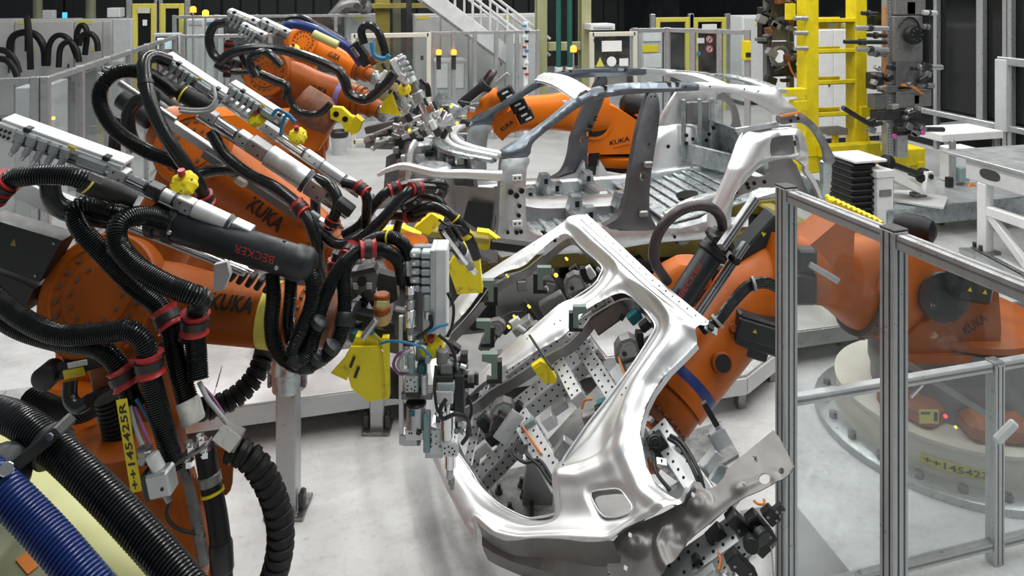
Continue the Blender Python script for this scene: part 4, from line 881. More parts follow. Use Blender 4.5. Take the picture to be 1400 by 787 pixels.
# tail face below the crease, leaning back
cre = [(653, 714), (662, 724), (676, 734), (692, 741), (710, 741), (730, 738), (770, 739), (806, 743), (840, 741)]
low = [(650, 748), (664, 756), (680, 763), (697, 770), (716, 778), (740, 788), (770, 800), (806, 812), (846, 817)]
mb = MB(); vs = []; K = 7
for a, b in zip(smooth2(cre, 4, False), smooth2(low, 4, False)):
    for k in range(K):
        f = k/(K-1); s = -0.11*f-0.018*math.sin(f*math.pi*2.0)
        vs.append(pm(a[0]+(b[0]-a[0])*f, a[1]+(b[1]-a[1])*f, 0.012+s))
nn = len(vs)//K; mb.add(vs, [(i*K+k, (i+1)*K+k, (i+1)*K+k+1, i*K+k+1) for i in range(nn-1) for k in range(K-1)]); mb.obj('tail_return', 'sheet_taupe', pan, 25)  # darker sheet colour paints in the shade of this downturned face
# grey wheelhouse sheet with embossings and locating holes
wh = [(824, 742), (842, 722), (872, 706), (900, 694), (922, 682), (936, 664), (942, 650), (952, 652), (957, 661), (972, 658), (984, 645), (988, 634), (1010, 615), (1052, 580), (1060, 590), (1081, 630), (1074, 640), (1062, 649), (1034, 664), (1014, 672), (993, 685), (968, 705), (935, 732), (918, 756), (900, 775), (880, 800), (834, 815), (824, 770)]
holes = [[(1040+8*math.cos(a), 647+8*math.sin(a)*0.95) for a in np.linspace(0, 6.28, 14)[:-1]], [(1063+4*math.cos(a), 636+4.5*math.sin(a)) for a in np.linspace(0, 6.28, 10)[:-1]]]
def wh_h(P):
    h = np.full(len(P), -0.035)
    for c, r, k in (((865, 735), 15, 0.022), ((951, 680), 14, 0.020), ((1005, 660), 6, 0.010), ((925, 722), 11, -0.012)): d = np.hypot(P[:, 0]-c[0], P[:, 1]-c[1]); h += k*sstep(r+5, r-3, d)-0.4*k*sstep(r*0.5, 0, d)
    h += lerpstep(pdist(P, [(905, 712), (893, 735), (903, 765)], False), [(0, 0.025), (3, 0.02), (6, 0)])
    h += lerpstep(pdist(P, [(940, 730), (968, 700), (1010, 668), (1050, 650)], False), [(0, 0), (8, 0.01), (14, 0)])
    return h
P, Fc = sheet(wh, holes, 2.6)
sheet_mb(P, Fc, pm, PN, relax(wh_h(P), Fc, 8), 0.004).obj('wheelhouse_sheet', 'sheet_taupe', pan, 70)
for q in ((865, 735), (951, 680), (859, 780)): F = Fr(pm(q[0], q[1], 0.02), at(q[0]+10, q[1]+6, 3)-at(*q, 3), PN, 2.8/FPX); MB().box(F, (0, 0, 0), (5, 5, 0.6), 0.1).obj('white_marker', 'paper', pan)
for q in ((1028, 620), (1014, 658)): 
    F = Fr(pm(q[0], q[1], -0.03), at(q[0]+8, q[1]+8, 3)-at(*q, 3), PN, 2.8/FPX); MB().box(F, (0, 0, 0), (9, 1.2, 0.5), 0).box(F, (0, 0, 0), (1.2, 6, 0.5), 0).obj('stamped_mark', 'steel_dark', pan)
F = Fr(pm(967, 441, -0.05), at(975, 450, 3)-at(960, 441, 3), PN, 3.4/FPX)
MB().box(F, (-2, 0, 0), (20, 12, 2), 0.5).obj('corner_bracket', 'sheet_grey', pan); MB().box(F, (-4, 0, 3), (8, 8, 5), 0.6).obj('bracket_nut', 'plastic_black', pan)
# ================================================================ gripper frame behind the panel
grip = thing('panel_gripper', 'aluminium gripper frame of drilled box profiles behind the panel', 'gripper', pm(800, 560, -0.35))
def gp(x, y, off): return pm(x, y, off)
def drilled(a, b, wd, hgt, off, m='alu_light', parent=grip, pitch=0.042, name='drilled_beam', rows=2, up=None, hr=0.0065):
    """hollow aluminium profile with rows of bores between two panel pixels, off metres from the panel plane"""
    p0 = gp(*a, off) if len(a) == 2 else Vector(a); p1 = gp(*b, off) if len(b) == 2 else Vector(b)
    F = Fr(p0, p1-p0, up or PN); L = (p1-p0).length
    o = MB().box(F, (L/2, 0, 0), (L, wd, hgt), 0.004).obj(name, m, parent); mb = MB(); n = max(1, int(L/pitch))
    for i in range(n):
        for r in range(rows):
            yy = wd*((r+0.5)/rows-0.5); q = F.p((i+0.5)*L/n, yy, hgt/2); mb.lathe(q, F.z, [(0, hr), (0.001, hr)], 8)
        for r in range(rows):
            zz = hgt*((r+0.5)/rows-0.5)
            for sg in (-1, 1): q = F.p((i+0.5)*L/n, sg*wd/2, zz); mb.lathe(q, F.y*sg, [(0, hr), (0.001, hr)], 8)
    h = mb.obj('bores', 'hole', o); h['kind'] = 'stuff'
    return F, L
drilled((640, 560), (790, 440), 0.10, 0.10, -0.22)
drilled((760, 425), (845, 560), 0.08, 0.08, -0.20, 'alu')
drilled((690, 545), (745, 640), 0.10, 0.09, -0.17)
drilled((880, 560), (950, 665), 0.10, 0.10, -0.16)
drilled((655, 470), (800, 360), 0.09, 0.09, -0.30, 'alu')
drilled((620, 640), (700, 560), 0.085, 0.08, -0.17, 'alu_dark')
drilled((880, 775), (1000, 690), 0.10, 0.09, -0.15, 'alu')
drilled((800, 520), (900, 590), 0.10, 0.10, -0.34, 'alu')
drilled((745, 470), (770, 520), 0.07, 0.07, -0.16)
drilled((640, 500), (610, 620), 0.06, 0.06, -0.20, 'alu')
MB().box(Fr(gp(765, 515, -0.42), gp(830, 445, -0.42)-gp(765, 515, -0.42), PN), (0.05, 0, 0), (0.62, 0.42, 0.02), 0.004).obj('mounting_plate', 'alu', grip)
mb = MB(); F = Fr(gp(775, 540, -0.405), gp(830, 460, -0.405)-gp(775, 540, -0.405), PN)
for i in range(5):
    for j in range(6): mb.lathe(F.p(-0.12+i*0.06+(j % 2)*0.02, -0.15+j*0.045, 0.001), PN, [(0, 0.007), (0.001, 0.007)], 8)
o = mb.obj('plate_bores', 'hole', grip); o['kind'] = 'stuff'
def clamp(x, y, ang, off, label, s=1.0, mint=True, parent=grip):
    """pneumatic pivot clamp: cast head, cylinder body with plate, black arm, mint pad"""
    D = pmD(x, y); R = Matrix.Rotation(math.radians(-ang), 3, FV); xd = R @ RV; F = Fr(gp(x, y, off), xd, R @ UV, D/FPX*s)
    c = MB(); c.slab(F, [(-16, -8), (-14, 8), (-6, 17), (6, 19), (14, 14), (16, -6), (8, -14), (-8, -14)], -8, 8); o = c.obj('clamp_head', 'cast', parent)
    MB().slab(F, [(-12, -4), (-10, 6), (-4, 13), (5, 14), (11, 10), (12, -4)], -10, -8).obj('cover_plate', 'alu', o)
    MB().box(F.sub(4, 0, -20, -12), (0, 0, 0), (24, 16, 30), 1.5).obj('cylinder', 'cast', o); MB().box(F.sub(4, 0, -20, -12), (0, -8.4, 0), (16, 1, 18), 0.1).obj('rating_plate', 'alu_light', o)
    MB().box(F.sub(8, 0, -40, -12), (0, 0, 0), (20, 14, 14), 1.5).obj('end_cap', 'alu_dark', o)
    MB().cyl(F.p(-4, -9, 2), F.p(-4, -12, 2), 3*F.u).cyl(F.p(10, -9, -8), F.p(10, -12, -8), 2*F.u).obj('screw', 'steel_dark', o)
    a = MB(); a.slab(F, [(10, 0), (22, 4), (24, 20), (16, 22), (12, 10)], -6, 6).obj('clamp_arm', 'plastic_black', o)
    if mint: b = MB(); b.slab(F, [(2, 22), (2, 34), (8, 34), (8, 28), (26, 26), (26, 18), (4, 20)], -7, 7).obj('mint_pad', 'mint', o)
    return o
for q in ((662, 430, -40, -0.12, 0.75), (667, 475, -35, -0.12, 0.8), (672, 545, -25, -0.10, 0.95), (838, 455, 10, -0.14, 1.1), (762, 360, 20, -0.2, 0.95), (700, 420, -30, -0.24, 0.9), (790, 380, 30, -0.22, 0.75)): clamp(q[0], q[1], q[2], q[3], '', q[4], False)
def pad(x, y, s, off, flip=1):
    F = Fr(gp(x, y, off), RV, UV, pmD(x, y)/FPX*s); o = MB().slab(F, [(-10*flip, 16), (10*flip, 16), (10*flip, -16), (2*flip, -16), (2*flip, 4), (-10*flip, 7)], -5, 5).obj('mint_pad', 'mint', grip)
    MB().slab(F, [(4*flip, 6), (16*flip, 6), (16*flip, -22), (-4*flip, -22), (-4*flip, -17), (4*flip, -17)], -4, 7).obj('pad_holder', 'plastic_black', o)
for q in ((661, 452, 0.95, 0.0, 1), (678, 508, 1.05, 0.06, 1), (799, 440, 0.9, 0.05, -1), (737, 370, 0.95, -0.06, -1), (666, 396, 0.9, 0.0, 1)): pad(*q)
# clutter of valves, motors and blocks on the frame seen through the openings
def block_at(x, y, off, ang, sz, m, name, D=None, parent=grip):
    D = D or pmD(x, y); R = Matrix.Rotation(math.radians(-ang), 3, FV); F = Fr(gp(x, y, off), R @ RV, R @ UV, D/FPX); o = MB().box(F, (0, 0, 0), sz).obj(name, m, parent); return F, o
for x, y, off, ang, sz, m, nm in ((690, 415, -.2, 35, (30, 18, 12), 'alu', 'valve_block'), (716, 408, -.24, 35, (40, 16, 14), 'alu_light', 'drilled_block'), (748, 385, -.26, 35, (34, 18, 16), 'alu_light', 'drilled_block'), (770, 362, -.28, 35, (24, 14, 22), 'cast', 'servo_motor'), (785, 345, -.3, 35, (30, 14, 14), 'steel_dark', 'valve_block'), (733, 412, -.22, 30, (16, 14, 14), 'plastic_black', 'hub_block'), (706, 432, -.18, 30, (30, 12, 14), 'cast', 'bracket'), (800, 360, -.2, 35, (26, 10, 8), 'teal', 'teal_connector'), (795, 375, -.2, 35, (20, 10, 10), 'plastic_black', 'sensor'), (776, 390, -.2, 35, (22, 12, 10), 'alu', 'manifold'), (723, 375, -.3, 30, (36, 16, 30), 'alu_dark', 'transfer_block'), (690, 385, -.28, -55, (34, 10, 10), 'steel_dark', 'hinge_bar'), (758, 335, -.28, -55, (28, 10, 12), 'plastic_black', 'actuator'), (775, 330, -.28, -55, (16, 10, 10), 'white', 'valve_head'),
        (852, 412, -.12, 40, (18, 14, 14), 'teal', 'teal_connector'), (866, 424, -.12, 40, (14, 12, 12), 'plastic_black', 'sensor'), (845, 440, -.2, 40, (22, 16, 22), 'cast', 'servo_motor'), (866, 450, -.18, 30, (24, 16, 18), 'plastic_black', 'hub_block'), (858, 462, -.2, 30, (14, 12, 10), 'steel', 'bracket'), (846, 472, -.22, -50, (26, 10, 10), 'alu', 'bracket'), (788, 545, -.15, 20, (26, 14, 18), 'cast', 'servo_motor'), (803, 535, -.14, 25, (18, 12, 14), 'plastic_dark', 'sensor'), (806, 530, -.12, 25, (12, 10, 9), 'teal', 'teal_connector'), (793, 560, -.15, 20, (18, 12, 8), 'amber', 'brass_block'),
        (752, 590, -.14, -35, (24, 14, 26), 'alu', 'bracket'), (768, 585, -.16, -35, (16, 16, 22), 'steel_dark', 'servo_motor'), (668, 560, -.12, -30, (20, 14, 26), 'steel_dark', 'actuator'), (655, 575, -.14, 30, (22, 12, 16), 'plastic_black', 'hub_block'), (688, 575, -.05, -35, (20, 4, 46), 'alu', 'cover_plate'), (640, 590, -.14, 40, (20, 10, 14), 'alu_light', 'drilled_block'), (645, 560, -.14, 40, (14, 12, 30), 'plastic_dark', 'actuator'),
        (725, 545, -.18, 35, (18, 14, 18), 'alu_light', 'drilled_block'), (740, 525, -.18, 35, (22, 14, 12), 'alu', 'valve_block'), (705, 560, -.12, 35, (22, 10, 10), 'teal_paint', 'valve_head'), (885, 588, -.1, 35, (24, 16, 26), 'plastic_black', 'hub_block'), (935, 590, -.22, 50, (44, 16, 14), 'alu_light', 'drilled_block'), (925, 610, -.2, 50, (20, 12, 20), 'steel', 'bracket'), (958, 612, -.2, -35, (30, 8, 26), 'galv', 'bracket'), (968, 640, -.2, -35, (22, 8, 22), 'galv', 'bracket'), (900, 640, -.16, 30, (26, 12, 14), 'alu', 'bracket'), (838, 690, -.14, 40, (44, 6, 14), 'sheet_dark', 'support_bar'), (846, 690, -.12, 40, (16, 10, 14), 'steel_dark', 'support_block')):
    block_at(x, y, off, ang, sz, m, nm)
F, o = block_at(884, 586, -.06, 35, (2, 2, 2), 'plastic_black', 'hub'); MB().lathe(F.p(0, -8, 0), -FV, [(0, 9*F.u), (3*F.u, 9*F.u)], 18).torus(F.p(0, -12, 0), FV, 6*F.u, 1*F.u).obj('hub_face', 'steel_dark', o)
F, o = block_at(733, 412, -.2, 30, (2, 2, 2), 'plastic_black', 'hub'); MB().lathe(F.p(0, -8, 0), -FV, [(0, 8*F.u), (3*F.u, 8*F.u)], 18).torus(F.p(0, -11, 0), FV, 5*F.u, 1*F.u).obj('hub_face', 'steel_dark', o)
for k in range(46):     # small fittings
    x, y = rng.choice(((rng.uniform(650, 800), None), (rng.uniform(830, 880), 0), (rng.uniform(640, 700), 1)))
    if y is None: y = 430-(x-650)*0.45+rng.uniform(-28, 22)
    elif y == 0: y = rng.uniform(410, 475)
    else: y = rng.uniform(535, 600)
    D = pmD(x, y); F = Fr(gp(x, y, rng.uniform(-.3, -.13)), RV*math.cos(.6)+UV*math.sin(.6)*rng.choice((1, -1)), UV, D/FPX); m = rng.choice(('steel', 'steel_dark', 'plastic_black', 'alu_light', 'chrome', 'cast', 'white'))
    if rng.random() < .5: MB().rcyl(F.p(-4, 0, 0), F.p(rng.uniform(4, 12), 0, 0), rng.uniform(2, 4.5)*F.u, 10).obj('fitting', m, grip)
    else: MB().box(F, (0, 0, 0), (rng.uniform(6, 16), 8, rng.uniform(4, 10))).obj('fitting', m, grip)
def cable(pts, r, m, parent, name='cable'):
    P = crom([gp(*p) for p in pts], 6); return MB().tube(P, r, 8).obj(name, m, parent)
for pts, m in ((((701, 450, -.2), (715, 436, -.2), (735, 432, -.2), (745, 428, -.2)), 'orange_wire'), (((738, 400, -.2), (742, 415, -.2), (744, 430, -.2)), 'amber'), (((828, 450, -.12), (830, 470, -.12), (836, 490, -.14)), 'orange_wire'), (((778, 538, -.12), (785, 530, -.1), (795, 528, -.1)), 'orange_wire'), (((699, 565, -.1), (712, 585, -.1), (722, 600, -.12)), 'orange_wire'), (((846, 478, -.15), (852, 487, -.15)), 'orange_wire')): cable(pts, 0.006, m, grip, 'orange_cable')
for pts in (((692, 585, -.1), (690, 605, -.08), (705, 618, -.08), (722, 612, -.1), (735, 632, -.12), (742, 648, -.12)), ((705, 592, -.1), (708, 608, -.08), (722, 620, -.1), (735, 640, -.12)), ((690, 390, -.25), (672, 400, -.2), (660, 420, -.15)), ((905, 580, -.08), (925, 595, -.06), (945, 630, -.06), (950, 655, -.08)), ((902, 584, -.08), (922, 600, -.06), (940, 634, -.06), (946, 656, -.08)), ((880, 600, -.08), (885, 630, -.08), (900, 650, -.1))): cable(pts, 0.0085, 'plastic_dark', grip)
MB().tube([gp(728, 463, .03), gp(756, 505, .0)], 0.007, 8).obj('sensor_rod', 'plastic_black', grip)
F = Fr(gp(740, 500, -.02), RV, UV, pmD(740, 500)/FPX); MB().slab(F, [(-16, 4), (-4, 12), (6, 8), (18, -12), (16, -18), (2, -18), (-10, -4)], -5, 5).obj('yellow_cover', 'yellow', grip)
MB().slab(F, [(-14, 2), (-4, 8), (2, -2), (-8, -6)], -7, -5).obj('cover_flap', 'yellow', grip)
MB().prism([gp(738, 433, -.1), gp(748, 424, -.1), gp(749, 432, -.1), gp(741, 440, -.1)], -PN*.01).obj('red_tag', 'red', grip)
for x, y in ((764, 340), (712, 405), (692, 419), (683, 364), (658, 432), (684, 433), (688, 372)): MB().lathe(gp(x, y, -.1), PN, [(0, .008), (.02, .006)], 8).obj('indicator_lamp', 'lamp_yellow', grip)
# lower right clamp stations below the wheelhouse sheet
for x, y, ang, sz, m, nm in ((1000, 700, 45, (18, 20, 70), 'plastic_black', 'actuator'), (1018, 693, 40, (18, 18, 46), 'plastic_black', 'actuator'), (965, 712, 45, (26, 16, 40), 'plastic_black', 'slide_unit'), (990, 745, 45, (20, 16, 44), 'plastic_black', 'slide_unit'), (940, 748, 45, (10, 12, 40), 'plastic_black', 'slide_unit'), (948, 775, 40, (44, 14, 40), 'alu', 'slide_unit'), (1018, 690, -48, (26, 12, 12), 'plastic_dark', 'valve_head'), (1032, 676, 40, (16, 14, 22), 'plastic_black', 'sensor'), (1043, 668, 40, (16, 10, 10), 'steel_dark', 'bracket'), (700, 782, 30, (34, 20, 14), 'plastic_black', 'locator_unit'), (712, 785, 20, (20, 16, 8), 'steel', 'bracket'), (975, 755, 45, (10, 8, 12), 'white', 'valve_head'), (1012, 712, 45, (10, 8, 10), 'steel_dark', 'nut'), (860, 785, 45, (16, 10, 30), 'sheet_grey', 'bracket')):
    F, o = block_at(x, y, -.13, ang, sz, m, nm)
    MB().cyl(F.p(-sz[0]*.2, -sz[1]/2, sz[2]*.25), F.p(-sz[0]*.2, -sz[1]/2-1.5, sz[2]*.25), 2*F.u, n=10).cyl(F.p(sz[0]*.2, -sz[1]/2, -sz[2]*.25), F.p(sz[0]*.2, -sz[1]/2-1.5, -sz[2]*.25), 2*F.u, n=10).obj('screw', 'steel', o)
MB().rcyl(gp(1009, 718, -.1), gp(1014, 730, -.08), .028).obj('cylinder_end', 'plastic_black', grip); MB().rcyl(gp(1020, 706, -.1), gp(1028, 716, -.1), .03).obj('cylinder_end', 'plastic_black', grip)
cable(((1023, 674, -.05), (1030, 680, -.04), (1036, 678, -.05), (1035, 670, -.06)), .005, 'orange_wire', grip, 'orange_cable'); cable(((965, 735, -.1), (968, 745, -.1), (966, 758, -.1)), .006, 'orange_wire', grip, 'orange_cable')
for q in ((964, 712), (1003, 686)): clamp(q[0], q[1], 45, -.2, '', .6, False)
# black and silver stop beside the wrist
F = FP((968, 560), (985, 590), 3.1); MB().box(F, (6, 0, 0), (36, 8, 8)).obj('stop_bar', 'plastic_black', grip); MB().box(F, (40, 0, -4), (26, 14, 22)).obj('stop_block', 'silver_dull', grip)
MB().box(F, (40, -8, -16), (34, 3, 4)).obj('stop_rail', 'alu', grip)
# ================================================================ the right-hand handling robot
rob = thing('handling_robot', 'orange handling robot behind the right glazed fence holding the panel', 'robot', at(1300, 584, 4.59))
bc = at(1300, 584, 4.59); bc.z = 0
MB().lathe(bc, (0, 0, 1), [(0, .80), (.045, .80), (.05, .79), (.05, .66), (.05, .6)], 56).obj('floor_flange', 'alu', rob)
MB().lathe(bc+Vector((0, 0, .05)), (0, 0, 1), [(0, .665), (.17, .665), (.18, .675), (.2, .675), (.205, .65), (.205, .5)], 56).obj('pedestal_ring', 'cream', rob)
MB().bolts(bc+Vector((0, 0, .05)), (0, 0, 1), .735, 22, .026, .035).obj('anchor_bolts', 'steel', rob)['kind'] = 'stuff'
MB().lathe(bc+Vector((0, 0, .2)), (0, 0, 1), [(0, .62), (.03, .62), (.05, .55), (.05, .4)], 40).obj('base_skirt', 'sheet_dark', rob)
for a in (200, 250, 310): 
    d = Vector((math.cos(math.radians(a)), math.sin(math.radians(a)), 0)); MB().box(Fr(bc+d*.5+Vector((0, 0, .31)), d), (0, 0, 0), (.2, .34, .14), .04).obj('base_foot', 'orange_dark', rob)
MB().lathe(bc+Vector((0, 0, .24)), (0, 0, 1), [(0, .46), (.1, .46), (.14, .475), (.44, .475), (.47, .44)], 40).obj('rotary_column', 'sheet_dark', rob)  # dark colour stands in for the shadow on the column
MB().lathe(bc+Vector((0, 0, .69)), (0, 0, 1), [(0, .46), (.015, .49), (.05, .49), (.06, .46)], 48).obj('carousel_plate', 'orange_dark', rob)
cw = at(1330, 470, 4.45)
# carousel body: two cheeks and a hub
S = at(1262, 400, 4.45); side = (at(1300, 415, 4.2)-at(1262, 400, 4.6)).normalized(); side = Vector((side.x, side.y, 0)).normalized()
F = FP((1245, 486), (1360, 486), 4.2)
MB().slab(F, [(-6, 2), (118, 0), (120, 40), (116, 96), (96, 116), (70, 116), (56, 104), (48, 84), (34, 58), (10, 44), (-6, 30)], -6, 34).obj('carousel_cheek', 'orange_dark', rob)
G = FP((1230, 480), (1380, 480), 4.75); MB().slab(G, [(0, 0), (140, 0), (146, 40), (130, 84), (80, 96), (20, 84), (0, 40)], 0, 40).obj('carousel_cheek', 'orange_dark', rob)
MB().box(F, (70, 60, 40), (90, 90, 70), 8).obj('carousel_core', 'orange_dark', rob)
letters('KUKA', lambda u, v: F.p(84+u*30-v*7, -6.6, 46+v*10+u*20), 'plastic_black', rob, .02)
MB().box(F.sub(66, -22, 110, 10), (0, 0, 0), (52, 34, 46), 6).obj('axis_motor', 'plastic_dark', rob); MB().box(F.sub(62, -26, 132, 10), (0, 0, 0), (44, 28, 12), 3).obj('motor_plug', 'plastic_black', rob)
for u in (-10, 10): F2 = F.sub(66, -39.6, 106, 10); MB().slab(F2, [(u-3, -3), (u+3, -3), (u, 2.5)], -.6, 0).obj('warning_triangle', 'yellow', rob)
MB().lathe(F.p(40, -6, 84), -FV, [(0, 34*F.u), (5*F.u, 34*F.u), (7*F.u, 28*F.u)], 32).obj('motor_cover', 'plastic_dark', rob)
MB().slab(F, [(-20, -4), (120, -4), (146, 4), (146, 10), (118, 8), (-20, 6)], -14, 20).obj('carousel_lip', 'orange_dark', rob)
for q in (124, 136): MB().lathe(F.p(q, -6, 10), UV, [(0, 3*F.u), (3*F.u, 3*F.u)], 8).obj('lip_bolt', 'steel_dark', rob)
# counterbalance vessel
MB().lathe(at(1222, 306, 4.75), at(1268, 316, 4.6)-at(1222, 306, 4.75), [(0, .03), (.02, .07), (.07, .088), (.18, .088), (.23, .07), (.25, .03)], 24).obj('counterbalance_vessel', 'rubber_matt', rob)
# link arm towards the left, elbow joint ring
E = at(1075, 360, 4.05); S2 = at(1262, 402, 4.4)
ax = (E-S2).normalized(); up = (UV-ax*ax.z).normalized(); sd = ax.cross(up)
L = (E-S2).length
secs = [(S2-ax*.16, sd, up, .10, .18), (S2-ax*.05, sd, up, .14, .28), (S2+ax*.12, sd, up, .15, .31), (S2+ax*.41, sd, up, .15, .29)]
MB().loft(secs, 28, 2.6).obj('link_arm_lower', 'orange', rob)
MB().loft([(S2+ax*.44, sd, up, .175, .315), (S2+ax*.51, sd, up, .175, .31)], 28, 2.6).obj('link_joint_ring', 'brown', rob)
MB().loft([(S2+ax*.47, sd, up, .15, .285), (S2+ax*.54, sd, up, .15, .27), (S2+ax*.68, sd, up, .13, .21), (S2+ax*.82, sd, up, .13, .17), (E+ax*.14, sd, up, .12, .15)], 28, 2.6).obj('link_arm_upper', 'orange', rob)
o = MB()
for k in range(9): a = -1.25+k*.31; c = S2+ax*.475+up*(.30*math.sin(a))-sd*0+sd*(-.168*math.cos(a)); o.cyl(c, c+(up*math.sin(a)-sd*math.cos(a))*.03, .018, n=8)
o.obj('ring_bolts', 'rust', rob)['kind'] = 'stuff'
MB().box(Fr(S2+ax*.51-sd*.17+up*.05, ax), (0, 0, 0), (.10, .05, .12), .01).obj('cable_block', 'orange', rob); MB().box(Fr(S2+ax*.49-sd*.19+up*.12, ax), (0, 0, 0), (.06, .03, .06), .006).obj('white_pad', 'cream', rob)
F = FP((1085, 420), (1160, 420), 4.0); MB().slab(F, [(-4, 8), (0, 66), (66, 122), (84, 120), (80, 0), (40, 2)], 0, 60).obj('elbow_bracket', 'orange', rob, 20)
MB().box(F, (6, -12, 34), (34, 26, 44), 4).obj('elbow_drive', 'plastic_black', rob); MB().box(F, (10, -14, 72), (26, 22, 30), 3).obj('elbow_drive', 'plastic_dark', rob); MB().box(F.sub(30, -26, 58, 30), (0, 0, 0), (46, 6, 8), 1).obj('drive_bar', 'alu', rob)
# forearm from elbow down-left to the wrist
W0 = at(1046, 380, 4.10); W1 = at(902, 568, 3.74); fa = (W1-W0).normalized(); fu = (UV-fa*fa.z).normalized(); fs_ = fa.cross(fu); LL = (W1-W0).length
Q = lambda f: W0.lerp(W1, f)
MB().loft([(Q(-.22), fs_, fu, .12, .13), (Q(-.1), fs_, fu, .19, .19), (Q(.15), fs_, fu, .2, .2), (Q(.42), fs_, fu, .185, .185), (Q(.7), fs_, fu, .175, .175), (Q(.88), fs_, fu, .17, .17)], 32, 2.12).obj('forearm', 'orange', rob)
MB().lathe(Q(.88), fa, [(0, .155), (.02, .162), (.09, .162), (.11, .15)], 32).obj('forearm_ring', 'orange_dark', rob)
MB().lathe(Q(.88)+fa*.11, fa, [(0, .14), (.05, .14), (.055, .125), (.10, .125)], 32).obj('wrist_gear', 'rust', rob)
MB().lathe(Q(.88)+fa*.20, fa, [(0, .14), (.02, .148), (.12, .148), (.15, .12), (.25, .11)], 32).obj('wrist', 'orange_dark', rob)
MB().bolts(Q(.88)+fa*.105, fa, .15, 22, .009, .012).bolts(Q(.88)+fa*.19, fa, .132, 22, .008, .012).obj('wrist_bolts', 'rust', rob)['kind'] = 'stuff'
MB().lathe(Q(.75), fa, [(0, .1775), (.052, .1755)], 40).obj('blue_tape_band', 'blue_tape', rob)
vn = (Vector((0, 0, CAMZ))-Q(.5)).normalized(); vn = (vn-fa*vn.dot(fa)).normalized(); vs_ = fa.cross(vn)
def onarm(f, a, r): a = math.radians(a); return Q(f)+(vn*math.cos(a)+vs_*math.sin(a))*r
def px_of(v): D_ = depth(v); return (700+v.dot(RV)/D_*FPX, HOR+(CAMZ-v.z)/D_*FPX)
_, pf, pa = min((math.dist(px_of(onarm(f/50, a_, .183)), (984, 497)), f/50, a_) for f in range(10, 45) for a_ in range(-80, 81, 4))
c = onarm(pf, pa, .175); d = (c-Q(pf)).normalized(); MB().lathe(c, d, [(0, .055), (.03, .055), (.035, .045), (.03, .043)], 24).obj('port_ring', 'orange_dark', rob); MB().lathe(c+d*.025, d, [(0, .042), (.008, .042)], 24).obj('port_plug', 'plastic_black', rob)
c = onarm(.42, -8, .185); MB().rcyl(c, c+vn*.03, .022, 12).obj('lug', 'orange_dark', rob); c = onarm(.6, 60, .16); MB().rcyl(c, c+(c-Q(.6)).normalized()*.04, .022, 12).obj('lug', 'orange_dark', rob)
# dark motor boxes and upper housing
F = FP((1000, 440), (1060, 458), 3.84); MB().box(F, (34, 0, 0), (66, 40, 44), 3).obj('wrist_motor', 'plastic_dark', rob); MB().box(F, (30, -22, 4), (60, 6, 26), 1.5).obj('motor_plug', 'plastic_black', rob); MB().slab(F, [(20, 4), (26, 4), (23, 9)], -25.6, -25).obj('warning_triangle', 'yellow', rob)
MB().box(F, (30, 0, -28), (50, 30, 14), 2).obj('motor_foot', 'plastic_black', rob)
F = FP((1008, 345), (1062, 285), 4.1); MB().box(F, (34, 4, -8), (80, 40, 22), 3).obj('elbow_motor', 'plastic_dark', rob); MB().slab(F, [(40, -4), (46, -4), (43, 2)], -17, -16.2).obj('warning_triangle', 'yellow', rob); MB().box(F, (30, 4, -26), (50, 30, 14), 2).obj('elbow_motor_cap', 'plastic_black', rob)
F = FP((930, 376), (1000, 372), 4.18); MB().loft([(F.p(0, 0, -8), RV, FV, .17, .14), (F.p(8, 0, 10), RV, FV, .14, .12), (F.p(14, 0, 20), RV, FV, .09, .09)], 20, 2.5).obj('elbow_cover', 'orange', rob)
# hanging cable bundle over the forearm
bun = thing('cable_bundle', 'black cable bundle tied along the orange forearm of the handling robot', 'cable', at(1030, 390, 3.5))
for k in range(4):
    o = (k-1.5)*3.2; P = [(960+o*.6, 450+o*.8, 3.42), (980+o*.5, 440+o*.8, 3.50), (1000+o*.8, 415+o*.4, 3.58), (1022+o*.7, 392+o*.7, 3.66), (1045, 386+o, 3.70), (1062, 392+o, 3.74)]
    MB().tube(crom([at(*p) for p in P], 7), .0125, 9).obj('cable', 'rubber', bun)
for q in ((981, 439, 3.50, 40), (1030, 388, 3.67, 10)): F = Fr(at(*q[:3]), RV*math.cos(math.radians(q[3]))+UV*math.sin(math.radians(q[3]))); MB().lathe(F.p(-.006), F.x, [(0, .038), (.012, .038)], 16).obj('cable_tie', 'grey_wire', bun)
# dress pack: cylinder tube with thick brown loop hose and profiles
tb = thing('dress_pack_tube', 'black dress pack tube with red lettering on the handling robot', 'dress pack', at(960, 360, 3.5))
a, b = at(990, 318, 3.92), at(902, 456, 3.76); d = (b-a).normalized(); MB().lathe(a, d, [(0, .06), (.02, .067), ((b-a).length, .067)], 24).obj('tube', 'plastic_dark', tb)
for f in (.02, .10): MB().lathe(a+d*f, d, [(0, .076), (.008, .084), (.035, .084), (.043, .076)], 24).obj('clamp_ring', 'plastic_black', tb)
for q in ((972, 322), (1000, 352)): MB().rcyl(at(q[0], q[1], 3.86), at(q[0]+8, q[1]+6, 3.78), .02, 12).obj('clamp_bolt', 'plastic_black', tb)
vn2 = (Vector((0, 0, CAMZ))-a.lerp(b, .4)).normalized(); vn2 = (vn2-d*vn2.dot(d)).normalized(); s2 = d.cross(vn2)
letters('BECKER', lambda u, v: a.lerp(b, .50)-d*(u*.20)+(vn2*math.cos(v*.38-.2)-s2*math.sin(v*.38-.2))*.0678, 'red', tb, .0)
